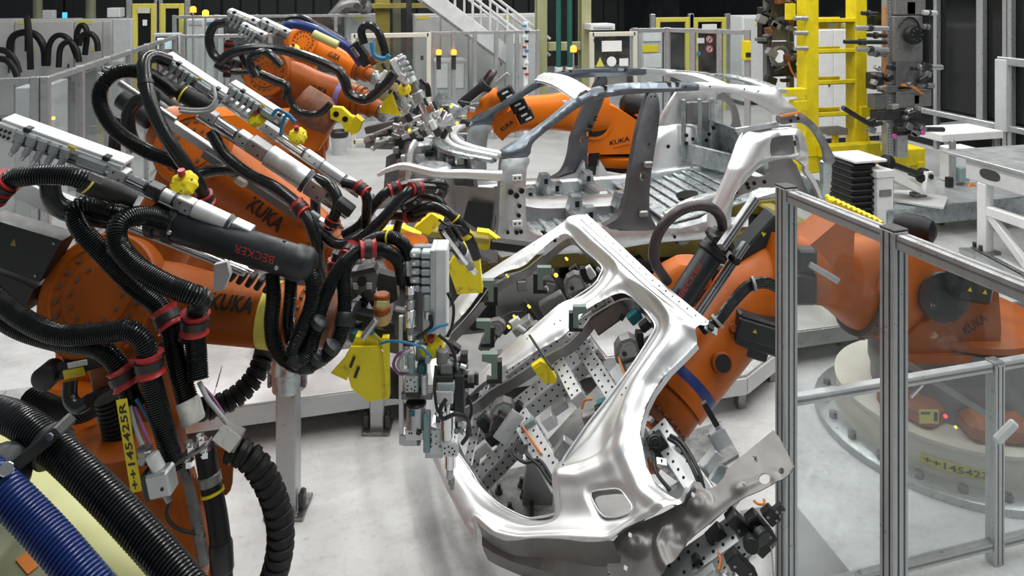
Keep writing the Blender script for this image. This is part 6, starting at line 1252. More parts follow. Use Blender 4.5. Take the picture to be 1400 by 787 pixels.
t = thing('carrier_rail', 'dark carrier rail under the large rivet actuator', 'rail', at(350, 235, 3.6)); F = FP((210, 140), (450, 300), 3.62, None, TU); L = math.dist((210, 140), (450, 300)); MB().box(F, (L/2, 8, -16), (L, 10, 12), 1).obj('rail', 'alu', t); MB().box(F, (L*.6, 2, -22), (L*.55, 8, 12), 1).obj('trough', 'alu_dark', t); MB().box(F, (L*.55, 0, -24), (20, 12, 14), 4).obj('cream_block', 'cream', t)
t = thing('support_tube', 'grey steel tube carrying a hose clamp above the left fence', 'tube', at(195, 132, 3.6)); MB().rcyl(at(163, 113, 3.6), at(240, 165, 3.6), .017).obj('tube', 'steel', t)
F = FP((150, 100), (166, 112), 3.5); MB().box(F, (0, 0, 2), (18, 18, 10), 2).obj('clamp_block', 'plastic_black', t); MB().torus(at(152, 98, 3.48), RV*.5+UV, .04, .011).obj('clamp_ring', 'plastic_black', t); MB().rcyl(at(136, 97, 3.45), at(142, 97, 3.45), .014).obj('clamp_nut', 'chrome', t)
t = thing('support_tube', 'grey steel tube with sensor below the red hose clamp', 'tube', at(460, 285, 3.5)); MB().rcyl(at(428, 250, 3.55), at(474, 290, 3.4), .016).obj('tube', 'steel', t); MB().box(FP((462, 275), (485, 292), 3.35), (12, 0, 0), (26, 20, 14), 2).obj('sensor_box', 'plastic_dark', t)
# ---- black lettered tube on robot 1
t = thing('dress_pack_tube', 'black dress pack tube with red lettering on the nearest robot', 'dress pack', at(310, 330, 2.7)); a, b = at(216, 300, 2.72), at(402, 357, 2.66); d = (b-a).normalized(); Lb = (b-a).length; R = .061
MB().lathe(a, d, [(0, R*.9), (.01, R), (Lb, R)], 28).obj('tube', 'plastic_dark', t); MB().lathe(b, d, [(0, R), (.0, R*1.07), (.05, R*1.07), (.075, R*.8), (.085, R*.4)], 26).obj('end_cap', 'plastic_dark', t)
for f in (-.02, .05): MB().lathe(a+d*f, d, [(0, R*1.05), (.006, R*1.14), (.03, R*1.14), (.036, R*1.05)], 26).obj('clamp_ring', 'plastic_black', t)
for q in ((231, 318), (402, 373), (378, 366)): MB().rcyl(at(q[0], q[1], 2.62), at(q[0], q[1], 2.6), .008, 8).obj('rivet', 'chrome', t)
for f in (.3, .55, .93): p = a+d*Lb*f+UV*R; MB().box(Fr(p, d), (0, 0, 0), (.012, .012, .012), .002).obj('stud', 'plastic_black', t)
vn = Vector((0, 0, CAMZ))-a.lerp(b, .7); vn = (vn-d*vn.dot(d)).normalized(); sv = d.cross(vn); sv = sv if sv.z > 0 else -sv
letters('BECKER', lambda u, v: a+d*(Lb*.76-u*.155)+(vn*math.cos(-v*.028/R-.28)+sv*math.sin(-v*.028/R-.28))*R*1.012, 'red', t, 0)
# valve cluster between the lettered tube and the arm
t = thing('cable_plug_row', 'row of black cable plugs above the yellow band arm', 'plug', at(350, 385, 2.85))
for i in range(5): MB().box(FP((320+i*12, 374+i*4), (330+i*12, 380+i*4), 2.85), (0, 0, 0), (8, 20, 17), 2).obj('plug', 'rubber_matt', t)
MB().box(FP((312, 372), (322, 372), 2.85), (0, 0, 0), (12, 10, 14), 1).obj('fitting', 'teal_paint', t)
# ---- hoses, robot 1
RB = .0078
H = hose
H(((196, 298, 2.72), (150, 289, 2.68), (118, 280, 2.62), (104, 290, 2.6), (112, 314, 2.58), (142, 348, 2.58), (185, 392, 2.6), (216, 416, 2.6), (232, 442, 2.58), (238, 478, 2.55), (250, 525, 2.52), (262, 566, 2.5)), .0355, 'outer black hose loop left of the lettered tube, running down through red bushings', 'rubber', RB, n=16, rings=((.70, 'red', 1.0), (.99, 'paper', 1.1)))
H(((232, 305, 2.68), (200, 295, 2.62), (174, 298, 2.56), (160, 312, 2.52), (164, 338, 2.5), (192, 368, 2.48), (232, 391, 2.47), (262, 402, 2.47), (276, 409, 2.5), (270, 422, 2.53), (266, 446, 2.54), (269, 485, 2.53), (271, 520, 2.5)), .0355, 'inner black hose loop in front of the lettered tube', 'rubber', RB, n=16, rings=((.80, 'red', 1.0),))
H(((-15, 398, 2.5), (25, 432, 2.45), (80, 457, 2.42), (140, 455, 2.42), (176, 452, 2.42), (196, 466, 2.42), (203, 488, 2.42), (206, 515, 2.42), (214, 548, 2.42), (226, 592, 2.42), (240, 640, 2.42)), .034, 'black hose from the left edge bending down beside the number label', 'rubber', RB, n=16, rings=((.66, 'red', 1.0),))
H(((-15, 424, 2.55), (28, 450, 2.52), (80, 466, 2.5), (126, 473, 2.48), (152, 488, 2.46), (168, 512, 2.45), (178, 540, 2.45), (186, 556, 2.45)), .034, 'black hose from the left edge ending in a red bushing', 'rubber', RB, n=16, rings=((.84, 'red', 1.0),))
H(((-20, 285, 2.5), (-4, 262, 2.48), (14, 246, 2.48), (40, 240, 2.48), (75, 239, 2.5), (105, 243, 2.52), (126, 253, 2.55)), .0345, 'black hose with red bushings at the left edge below the valve unit', 'rubber', RB, n=16, rings=((.22, 'red', .8), (.30, 'red', .6), (.97, 'yellow_tape', .12)))
t = thing('hose_sleeve', 'black rubber sleeve with printed label joining hose and actuator', 'sleeve', at(140, 258, 2.55)); MB().lathe(at(112, 247, 2.54), at(165, 266, 2.58)-at(112, 247, 2.54), [(0, .038), (.02, .04), (.13, .036), (.15, .028), (.19, .026)], 20).obj('sleeve', 'rubber_matt', t); MB().box(FP((120, 240), (138, 247), 2.42), (6, 14, -6), (20, 2, 10), .3).obj('printed_label', 'cast', t)
H(((68, 248, 2.6), (72, 272, 2.6), (90, 288, 2.62), (125, 296, 2.66), (150, 300, 2.7)), .034, 'short black hose bend below the left valve unit', 'rubber', 0)
H(((372, 372, 2.68), (374, 405, 2.66), (371, 440, 2.65), (376, 472, 2.64), (392, 493, 2.63), (414, 500, 2.62), (436, 492, 2.62), (456, 475, 2.64), (468, 448, 2.66), (471, 410, 2.7), (470, 378, 2.74), (476, 352, 2.78), (486, 338, 2.82)), .0275, 'long ribbed black hose looping below the wrist of the nearest robot', 'rubber', RB*.8, n=14, rings=((.70, 'plastic_dark', .9), (.46, 'plastic_dark', .9), (.97, 'red', 1.0)))
H(((398, 374, 2.72), (397, 405, 2.7), (394, 440, 2.7), (398, 465, 2.72)), .0245, 'straight black hose dropping from the lettered tube', 'rubber', RB*.8)
H(((414, 362, 2.66), (427, 382, 2.64), (426, 415, 2.62), (413, 450, 2.6), (402, 478, 2.6), (408, 492, 2.6), (422, 480, 2.6), (432, 450, 2.62), (440, 418, 2.66), (452, 388, 2.7), (468, 362, 2.74), (488, 345, 2.78), (508, 340, 2.8), (530, 344, 2.82), (546, 358, 2.84), (551, 385, 2.86)), .0275, 'black ribbed hose crossing from the lettered tube to the rivet gun', 'rubber', RB*.8, n=14, rings=((.33, 'plastic_dark', .9), (.78, 'red', 1.1)))
H(((500, 334, 2.9), (520, 325, 2.88), (540, 326, 2.86), (555, 338, 2.86), (561, 358, 2.86), (563, 382, 2.86)), .027, 'black ribbed hose with yellow tie entering the rivet gun', 'rubber', RB*.8, n=14, rings=((.35, 'yellow', .12), (.85, 'paper', 1.1)))
H(((462, 345, 2.95), (455, 375, 2.95), (448, 410, 2.95), (452, 440, 2.95)), .024, 'black hose behind the red bushing near the gun hinge', 'rubber', RB*.8, rings=((.2, 'red', 1.0),))
H(((452, 452, 2.98), (475, 446, 2.98), (492, 430, 2.98), (498, 410, 2.98)), .02, 'black hose curling under the gun hinge', 'rubber', 0)
# energy chains
def chain(pts, r, label):
    P = resample(crom([at(*p) for p in pts], 8), r*.75); t = thing('energy_chain', label, 'cable chain', P[-1], 'black segmented energy chains')
    for i in range(len(P)-1):
        d = (P[i+1]-P[i]); L = d.length; d.normalize(); MB().lathe(P[i], d, [(0, r*.86), (L*.12, r), (L*.62, r*1.02), (L*.72, r*.88), (L*1.05, r*.86)], 14).obj('link', 'rubber_matt', t)
chain(((312, 612, 2.5), (338, 622, 2.5), (362, 652, 2.5), (379, 695, 2.5), (384, 735, 2.5), (378, 775, 2.5), (366, 810, 2.5)), .047, 'black energy chain curving down beside the steel post')
chain(((262, 560, 2.9), (285, 558, 2.95), (318, 545, 3.0), (345, 520, 3.05), (360, 490, 3.1), (364, 470, 3.15)), .045, 'black energy chain curling up under the nearest robot arm')
H(((280, 610, 2.5), (286, 650, 2.5), (296, 700, 2.48), (302, 750, 2.46), (304, 800, 2.45)), .035, 'wide black protective tube with yellow ring in the lower left', 'rubber_matt', 0, name='cable_tube', rings=((.35, 'yellow', .15), (.25, 'cast', .5), (.8, 'plastic_black', 1.4)))
H(((236, 600, 2.45), (250, 640, 2.42), (262, 680, 2.4), (270, 720, 2.38), (279, 770, 2.37)), .0175, 'grey braided hose hanging in the lower left', 'steel', .004, name='braided_hose')
H(((178, 555, 2.4), (188, 590, 2.38), (200, 620, 2.36), (212, 642, 2.34)), .008, 'thin grey cable running to the silver plug housing', 'grey_wire', 0, name='cable', cat='cable')
H(((184, 556, 2.4), (196, 585, 2.38), (206, 612, 2.37), (214, 640, 2.35)), .006, 'thin purple cable beside the grey one', 'purple_wire', 0, name='cable', cat='cable')
H(((186, 545, 2.42), (202, 570, 2.42), (216, 600, 2.42)), .006, 'thin blue cable near the number label', 'blue_wire', 0, name='cable', cat='cable')
H(((272, 522, 2.5), (284, 545, 2.48), (296, 560, 2.46), (310, 578, 2.45)), .008, 'grey cable running to the white paper tag', 'grey_wire', 0, name='cable', cat='cable')
H(((274, 525, 2.52), (290, 542, 2.5), (306, 566, 2.48)), .005, 'purple cable running to the white paper tag', 'purple_wire', 0, name='cable', cat='cable')
H(((232, 685, 2.32), (228, 705, 2.32), (242, 722, 2.34), (262, 728, 2.36), (280, 732, 2.38)), .006, 'thin dark cable loop under the silver plug housing', 'rubber_matt', 0, name='cable', cat='cable')
t = thing('plug_housing', 'silver square plug housing hanging on the nearest robot', 'plug', at(216, 662, 2.32)); F = FP((205, 648), (233, 642), 2.32); MB().box(F, (14, 0, -12), (32, 26, 34), 3).obj('housing', 'alu', t); MB().box(F, (-4, 0, -12), (8, 22, 36), 1.5).obj('socket', 'plastic_black', t); MB().rcyl(F.p(14, 0, 4), F.p(8, 0, 26), 9*F.u).obj('cable_gland', 'alu_light', t); MB().rcyl(F.p(14, 0, -28), F.p(18, 0, -42), 5*F.u, 10).obj('lower_gland', 'steel', t); MB().cyl(F.p(20, -13, -16), F.p(20, -14, -16), 2.4*F.u).obj('screw', 'plastic_black', t)
MB().rcyl(at(196, 632, 2.34), at(202, 612, 2.34), .02, 12).rcyl(at(198, 620, 2.34), at(199, 612, 2.34), .025, 8).obj('threaded_gland', 'steel', t)
t = thing('fitting_block', 'steel fitting block with hex nuts between the black tubes', 'fitting', at(262, 615, 2.4)); F = FP((238, 632), (285, 605), 2.42); MB().box(F, (26, 0, 0), (60, 22, 4), .5).obj('plate', 'steel', t)
for q in ((6, 8), (28, 6), (46, 6), (16, -10), (42, -10)): MB().lathe(F.p(q[0], 0, q[1]-4), UV, [(0, 7*F.u), (8*F.u, 7*F.u)], 6).lathe(F.p(q[0], 0, q[1]+3), UV, [(0, 5*F.u), (7*F.u, 5*F.u)], 12).obj('hex_nut', 'chrome', t)
t = thing('paper_tag', 'white paper tag on a grey box beside the energy chain', 'tag', at(316, 592, 2.42)); F = FP((300, 585), (332, 600), 2.45); MB().box(F, (18, 0, -4), (30, 22, 24), 1.5).obj('box', 'cast', t); MB().box(F.sub(16, -12, 0, 12), (0, 0, 0), (30, .6, 26), 0).obj('tag', 'paper', t)
H(((40, 545, 2.9), (78, 560, 2.85), (108, 562, 2.8), (130, 552, 2.78), (145, 545, 2.75)), .045, 'grey black ribbed bellows hose under the motor of the nearest robot', 'rubber_matt', .014, n=14, name='bellows_hose')
H(((152, 540, 2.6), (158, 565, 2.6), (165, 600, 2.6)), .055, 'thick ribbed bellows hose beside the number label', 'rubber_matt', .016, n=14, name='bellows_hose')
H(((96, 520, 2.7), (96, 545, 2.68), (108, 556, 2.66), (122, 548, 2.66)), .026, 'short black hose bend below the brake motor', 'rubber', 0)
H(((-10, 590, 2.9), (40, 622, 2.85), (90, 655, 2.8)), .03, 'black hose hidden behind the foreground arm', 'rubber_matt', .01)
# clamp block behind red bushings
for q, l in (((215, 480), 'black double hose clamp between the red bushings, left'), ((252, 462), 'black double hose clamp between the red bushings, right')):
    t = thing('hose_clamp', l, 'clamp', at(q[0], q[1], 2.55)); F = FP((q[0]-14, q[1]+6), (q[0]+14, q[1]-6), 2.55); MB().box(F, (14, 4, 0), (34, 14, 16), 2).obj('block', 'plastic_black', t); MB().cyl(F.p(12, -4, 2), F.p(12, -6, 2), 3*F.u, n=8).obj('screw', 'steel', t)
# ---- hoses, robot 2
R2 = .0335
H(((240, 128, 3.35), (222, 113, 3.35), (195, 99, 3.33), (162, 98, 3.3), (140, 116, 3.28), (137, 144, 3.26), (158, 178, 3.26), (200, 206, 3.28), (240, 222, 3.3), (262, 240, 3.35)), R2, 'ribbed black hose arch high above the left fence', 'rubber', RB, n=14)
H(((232, 84, 3.4), (210, 77, 3.35), (197, 88, 3.28), (202, 126, 3.2), (219, 172, 3.18), (244, 212, 3.2), (270, 250, 3.25), (282, 278, 3.3)), .031, 'smooth black hose falling steeply in front of the second robot', 'rubber', 0, n=14, rings=((.30, 'plastic_black', .35), (.97, 'red', .8)))
H(((215, 132, 3.6), (188, 138, 3.6), (176, 155, 3.6), (177, 182, 3.6), (188, 205, 3.6)), R2, 'smooth black hose bend behind the ribbed arch', 'rubber', 0)
H(((166, 160, 3.7), (158, 185, 3.7), (157, 212, 3.7), (165, 235, 3.7)), .03, 'black hose standing behind the long left valve unit', 'rubber', 0)
t = thing('hose_sleeve', 'black tapered sleeve with yellow ring below the left white valve unit', 'sleeve', at(262, 138, 3.35)); MB().lathe(at(222, 114, 3.36), at(285, 146, 3.36)-at(222, 114, 3.36), [(0, .03), (.09, .031), (.1, .04), (.2, .043), (.24, .03)], 20).obj('sleeve', 'rubber_matt', t); MB().torus(at(251, 130, 3.36), at(285, 146, 3.36)-at(222, 114, 3.36), .04, .005, 20, 6).obj('tie_ring', 'yellow', t)
H(((245, 148, 3.3), (265, 150, 3.3), (285, 148, 3.3), (294, 136, 3.32), (292, 118, 3.36)), .009, 'looping pair of grey wires below the left white valve unit', 'grey_wire', 0, name='cable', cat='cable')
H(((246, 152, 3.29), (268, 154, 3.29), (290, 150, 3.3), (298, 136, 3.32)), .008, 'second looping grey wire below the left white valve unit', 'grey_wire', 0, name='cable', cat='cable')
H(((288, 180, 3.5), (308, 212, 3.48), (340, 238, 3.45), (376, 256, 3.42), (402, 276, 3.4), (420, 298, 3.36), (432, 330, 3.34), (437, 365, 3.34), (446, 395, 3.36)), .028, 'long smooth black hose draped over the second robot arm', 'rubber', 0, rings=((.60, 'red', 1.2),))
H(((432, 244, 3.5), (452, 255, 3.46), (462, 275, 3.44), (457, 296, 3.42), (450, 312, 3.42)), .027, 'short black hose bend from actuator to second robot wrist', 'rubber', 0, rings=((.9, 'red', .6),))
H(((428, 252, 3.7), (431, 270, 3.7), (431, 300, 3.7)), .026, 'straight black hose behind the actuator of the second robot', 'rubber', 0)
H(((262, 240, 3.5), (285, 234, 3.55), (312, 231, 3.6), (330, 235, 3.65)), .03, 'black hose crossing the shoulder of the second robot', 'rubber', 0)
# hoses of the second robot running to its gun
H(((470, 250, 3.5), (486, 254, 3.48), (498, 262, 3.46), (502, 280, 3.46), (499, 310, 3.48)), .024, 'black hose with red bushing at the tip of the actuator', 'rubber', 0, rings=((.35, 'red', 1.3),))
H(((440, 320, 3.4), (462, 334, 3.36), (490, 328, 3.34), (520, 302, 3.34), (548, 272, 3.36), (566, 258, 3.4), (592, 258, 3.5)), .025, 'black hose rising right through a red bushing in front of the car', 'rubber', 0, rings=((.82, 'red', 1.2),))
H(((470, 322, 3.5), (492, 308, 3.5), (510, 282, 3.5), (530, 262, 3.52), (556, 253, 3.56), (590, 250, 3.6), (608, 256, 3.65), (600, 272, 3.7)), .025, 'rear black hose arching over with a red bushing', 'rubber', 0, rings=((.48, 'red', 1.2),))
H(((432, 318, 3.46), (450, 330, 3.42), (480, 334, 3.4), (515, 312, 3.42), (532, 294, 3.44), (555, 295, 3.44), (575, 292, 3.42)), .025, 'lower black hose passing the big red bushing', 'rubber', 0, rings=((.93, 'red', 1.3),))
H(((566, 290, 3.4), (590, 283, 3.38), (612, 290, 3.36), (630, 308, 3.36), (644, 332, 3.38), (652, 352, 3.4)), .025, 'black hose with yellow bands running to the second rivet gun', 'rubber', 0, rings=((.5, 'yellow', .15), (.72, 'yellow', .5)))
H(((556, 274, 3.6), (575, 268, 3.6), (596, 272, 3.6), (610, 290, 3.6)), .025, 'middle black hose bending behind the red bushings', 'rubber', 0)
H(((540, 325, 3.6), (545, 305, 3.6), (552, 290, 3.6), (560, 272, 3.6)), .02, 'upright black hose behind the red bushings', 'rubber', 0)
H(((600, 300, 3.3), (612, 308, 3.3), (630, 310, 3.32), (645, 322, 3.36)), .006, 'thin black wire loop over the second rivet gun', 'rubber', 0, name='cable', cat='cable')
t = thing('hose_clamp', 'black bolted clamp between the red bushings in front of the car', 'clamp', at(570, 285, 3.4)); F = FP((555, 292), (580, 280), 3.4); MB().box(F, (12, 2, 8), (28, 20, 12), 2).box(F, (14, 2, -10), (24, 16, 8), 2).obj('block', 'plastic_black', t)
for q in (4, 20): MB().cyl(F.p(q, -8, 10), F.p(q, -10, 10), 2.5*F.u, n=8).obj('screw', 'steel', t)
# ---- second rivet gun nose by the panel corner
t = thing('rivet_gun', 'slim black and steel rivet gun pointing at the panel corner', 'rivet gun', at(630, 345, 3.5)); F = FP((606, 308), (662, 392), 3.5, 3.7)
for x, m, r in ((0, 'plastic_black', 8), (14, 'steel_dark', 9), (30, 'steel', 6), (42, 'plastic_black', 10), (58, 'connector', 10), (76, 'steel', 6), (88, 'chrome', 4)): MB().rcyl(F.p(x), F.p(x+14), r*F.u, 14).obj('stage', m, t)
MB().box(F, (20, -8, 8), (34, 8, 6)).obj('slide', 'plastic_black', t); MB().cyl(F.p(0, -8, -8), F.p(70, -8, -6), 3*F.u).obj('rod', 'chrome', t)
for k in range(5): MB().torus(F.p(4+k*4), F.x, 9*F.u, 1.2*F.u, 16, 6).obj('spring_coil', 'steel_dark', t)
# yellow machine parts between gun and car
t = thing('yellow_fixture', 'yellow steel fixture arm in front of the car sill', 'fixture', at(625, 350, 4.6))
for poly, D in ((((566, 312), (590, 292), (606, 302), (585, 322)), 4.5), (((612, 365), (632, 335), (655, 350), (660, 400), (625, 402)), 4.2), (((652, 316), (668, 318), (684, 330), (664, 342), (648, 338)), 4.9), (((520, 318), (545, 310), (575, 322), (555, 332)), 4.6)):
    MB().prism([at(*p, D) for p in poly], FV*.08).obj('plate', 'yellow_dirty', t)
MB().box(FP((605, 318), (650, 324), 4.9), (20, 0, 0), (90, 20, 10), 2).obj('beam', 'yellow_mustard', t); MB().cyl(at(560, 330, 4.5), at(560, 345, 4.5), .1).obj('orange_dome', 'orange', t)
MB().box(FP((690, 335), (730, 340), 4.9), (10, 0, 0), (60, 14, 14), 2).obj('perforated_bar', 'plastic_black', t)
t = thing('orange_joint', 'orange wrist joint behind the ribbed hoses of the rivet gun', 'robot wrist', at(555, 345, 3.3)); MB().lathe(at(555, 360, 3.4), UV, [(0, .10), (.06, .115), (.11, .10), (.13, .05)], 24).obj('dome', 'orange_bright', t)
# ================================================================ the nearest rivet gun
gun = thing('rivet_gun', 'large rivet gun with grey plug rows in front of the panel', 'rivet gun', at(580, 500, 2.85))
GD = 2.85; F = FP((575, 335), (590, 335), GD)       # origin at upper left of the gun, unit 1 px
Z = lambda y: 335-y
def gbx(x0, y0, x1, y1, dep, dy, m, nm, bev=None): return MB().box(F, ((x0+x1)/2-575, dep+dy/2, Z((y0+y1)/2)), (x1-x0, dy, y1-y0), bev).obj(nm, m, gun)
def gcy(x, y0, y1, r, m, nm, dep=0, r1=None): return MB().rcyl(F.p(x-575, dep, Z(y0)), F.p(x-575, dep, Z(y1)), r*F.u, 18).obj(nm, m, gun)
gbx(596, 336, 612, 452, -14, 40, 'box_white', 'side_cover'); gbx(590, 336, 597, 448, -18, 44, 'alu', 'cover_edge'); gbx(564, 338, 592, 455, 2, 14, 'alu_dark', 'back_plate')
for k in range(5): o = gbx(562, 339+k*11.5, 576, 348+k*11.5, -14, 16, 'connector', 'plug_module', 2); gbx(577, 339+k*11.5, 594, 348.5+k*11.5, -16, 18, 'connector', 'plug_module', 2); MB().box(F, (568-575, -15, Z(343.5+k*11.5)), (4, 3, 4), 1).obj('plug_lock', 'box_white', o)
gbx(580, 396, 594, 420, -16, 16, 'connector', 'supply_plug', 2.5); gcy(587, 420, 432, 6, 'chrome', 'plug_nut', -8)
gcy(563, 384, 396, 7.5, 'chrome', 'coupling', -12); gcy(563, 396, 404, 5.5, 'steel', 'coupling', -12); gcy(563, 404, 416, 6.5, 'alu', 'coupling', -12); gcy(563, 416, 440, 8, 'chrome', 'cylinder', -12); gcy(563, 440, 450, 6.5, 'steel', 'coupling', -12); gcy(563, 450, 458, 4.5, 'chrome', 'coupling', -12)
gbx(546, 430, 552, 592, -6, 6, 'alu_light', 'frame_strip'); gbx(552, 452, 566, 470, -8, 14, 'plastic_black', 'bracket'); gbx(553, 420, 560, 500, 0, 10, 'alu', 'frame_plate'); gbx(578, 418, 592, 452, -4, 10, 'alu_light', 'frame_plate')
gbx(556, 502, 575, 524, -24, 26, 'alu', 'solenoid_block', 2); gbx(558, 522, 577, 532, -20, 24, 'plastic_black', 'solenoid_base'); gcy(564, 478, 504, 5.5, 'teal_paint', 'teal_fitting', -14); gbx(572, 490, 584, 522, -14, 18, 'teal', 'teal_valve', 2); gcy(582, 504, 530, 5, 'alu_light', 'cylinder', -14); gbx(569, 470, 590, 492, -4, 12, 'teal_paint', 'teal_plate')
gbx(550, 532, 592, 541, -10, 22, 'alu_dark', 'cross_plate'); gcy(570, 545, 578, 13, 'alu', 'motor', -8); gcy(570, 543, 548, 14, 'plastic_black', 'motor_ring', -8); gbx(562, 549, 570, 556, -22, 3, 'teal', 'teal_mark'); gbx(556, 578, 582, 592, -16, 26, 'alu_light', 'motor_foot', 1)
gbx(547, 590, 572, 604, -8, 20, 'alu', 'lower_bracket'); gbx(551, 600, 575, 607, -4, 14, 'alu_dark', 'lower_plate')
gbx(581, 556, 590, 606, -22, 18, 'teal_paint', 'teal_actuator', 1.5); gbx(588, 578, 604, 612, -14, 16, 'alu_light', 'drilled_plate', 1); gbx(582, 608, 606, 622, -8, 26, 'alu', 'nose_block')
# second column: black drive with label, chrome stages, drilled block, nose
for y0, y1, x0, x1, m, nm, dep, dy in ((485, 500, 604, 620, 'alu_dark', 'gearbox', -26, 24), (498, 512, 598, 622, 'plastic_black', 'drive_cap', -30, 32), (506, 518, 600, 624, 'connector', 'drive_label', -32, 34), (516, 534, 597, 622, 'box_white', 'drive_plate', -33, 34), (500, 556, 622, 636, 'plastic_dark', 'drive_side', -24, 40), (534, 546, 600, 622, 'steel_dark', 'valve_row', -24, 24)): gbx(x0, y0, x1, y1, dep, dy, m, nm, 1.5)
for x in (602, 609, 616): gcy(x, 532, 546, 2.6, 'chrome', 'pin', -36)
gcy(606, 470, 488, 8, 'cast', 'spindle', -16); gcy(614, 546, 572, 10, 'chrome', 'cylinder', -20); gcy(614, 566, 588, 9, 'chrome', 'cylinder', -20); gbx(607, 586, 628, 604, -32, 22, 'alu_light', 'drilled_block', 1); gcy(617, 604, 624, 7.5, 'chrome', 'nose_stage', -22); gcy(617, 624, 638, 5, 'alu', 'nose_stage', -22); gcy(619, 636, 646, 4.5, 'steel', 'nose_stage', -22); gcy(620, 645, 653, 3, 'teal_paint', 'nose_tip', -22)
mb = MB()
for x, y in ((611, 592), (616, 590), (621, 592), (624, 596), (611, 599), (617, 597), (622, 600)): mb.lathe(F.p(x-575, -32.2, Z(y)), -FV, [(0, 1.3*F.u), (.2*F.u, 1.3*F.u)], 8)
for x, y in ((560, 508), (565, 506), (570, 509), (561, 514), (566, 518), (571, 515), (560, 519), (570, 520)): mb.lathe(F.p(x-575, -24.2, Z(y)), -FV, [(0, 1.2*F.u), (.2*F.u, 1.2*F.u)], 8)
for x, y in ((562, 582), (565, 582), (575, 581), (578, 581), (591, 584), (591, 592), (591, 600), (598, 586), (598, 596)): mb.lathe(F.p(x-575, -16.4, Z(y)), -FV, [(0, 1.2*F.u), (.2*F.u, 1.2*F.u)], 8)
mb.obj('bores', 'hole', gun)['kind'] = 'stuff'
for pts, m, r, nm in ((((519, 470, 2.75), (535, 466, 2.72), (555, 468, 2.7), (575, 474, 2.72), (588, 486, 2.75)), 'blue_wire', .005, 'blue_tube'), (((560, 478, 2.74), (545, 484, 2.72), (538, 498, 2.72), (545, 510, 2.72), (556, 510, 2.74)), 'purple_wire', .006, 'tube_loop'), (((563, 478, 2.74), (550, 485, 2.72), (544, 498, 2.72), (550, 506, 2.72), (558, 506, 2.74)), 'grey_wire', .006, 'tube_loop'), (((588, 430, 2.78), (590, 445, 2.77), (580, 455, 2.76), (570, 462, 2.76)), 'plastic_black', .008, 'cable'), (((600, 458, 2.76), (614, 470, 2.76), (622, 488, 2.76), (622, 500, 2.76)), 'plastic_black', .007, 'cable'), (((612, 400, 2.78), (620, 420, 2.78), (618, 445, 2.78), (612, 460, 2.78)), 'plastic_black', .006, 'cable'), (((610, 545, 2.72), (602, 560, 2.7), (606, 572, 2.7), (622, 566, 2.7), (638, 572, 2.72), (642, 590, 2.74), (632, 606, 2.76)), 'plastic_dark', .008, 'cable'), (((596, 500, 2.74), (594, 530, 2.74), (598, 560, 2.74), (606, 565, 2.74)), 'plastic_black', .006, 'cable'), (((585, 455, 2.76), (600, 446, 2.76), (612, 443, 2.78)), 'blue_wire', .006, 'blue_bracket'), (((640, 540, 2.76), (645, 560, 2.76), (640, 580, 2.76), (638, 600, 2.76)), 'plastic_black', .006, 'cable')):
    MB().tube(crom([at(*p) for p in pts], 6), r, 8).obj(nm, m, gun)
for k in range(26):
    x, y = rng.uniform(552, 640), rng.uniform(455, 610); G = F.sub(x-575, rng.uniform(-20, -6), Z(y), rng.choice((0, 90, 20, -20))); m = rng.choice(('steel', 'chrome', 'steel_dark', 'plastic_black', 'teal_paint', 'alu_light', 'teal'))
    if k % 2: MB().rcyl(G.p(-3), G.p(rng.uniform(3, 8)), rng.uniform(1.6, 3.6)*F.u, 10).obj('fitting', m, gun)
    else: MB().box(G, (0, 0, 0), (rng.uniform(4, 11), 8, rng.uniform(4, 9)), .8).obj('fitting', m, gun)
for k in range(24):
    x, y = rng.uniform(598, 646), rng.uniform(480, 605); G = F.sub(x-575, rng.uniform(-4, 14), Z(y), rng.choice((0, 90, 35, -35))); m = rng.choice(('plastic_black', 'steel_dark', 'plastic_black', 'steel', 'alu_dark'))
    MB().box(G, (0, 0, 0), (rng.uniform(7, 18), 12, rng.uniform(6, 14)), .8).obj('fitting', m, gun)
gcy(652, 505, 520, 3, 'plastic_black', 'sensor', -10)
MB().box(FP((484, 446), (565, 462), 2.96), (40, 0, 0), (92, 16, 14), 2).obj('mount_arm', 'steel_dark', gun); MB().box(FP((540, 440), (560, 444), 2.93), (8, 0, -10), (26, 14, 60), 2).obj('mount_plate', 'alu_dark', gun)
# grease cup
t = thing('lubricator_cup', 'amber lubricator cup with orange caps beside the rivet gun', 'lubricator', at(522, 425, 2.8)); a = at(523, 400, 2.8); u = 2.8/FPX
for y0, y1, r, m, nm in ((401, 409, 11, 'orange_dark', 'cap'), (409, 420, 10.5, 'amber', 'label_body'), (418, 427, 12, 'orange_dark', 'collar'), (427, 442, 11, 'amber', 'bowl')): MB().rcyl(at(522, y0, 2.8), at(522, y1, 2.8), r*u, 20).obj(nm, m, t)
MB().box(FP((512, 415), (532, 416), 2.75), (10, 0, 0), (14, 1, 8), .1).obj('label', 'yellow_pale', t); MB().rcyl(at(515, 436, 2.75), at(496, 462, 2.75), .012).obj('support_rod', 'alu', t)
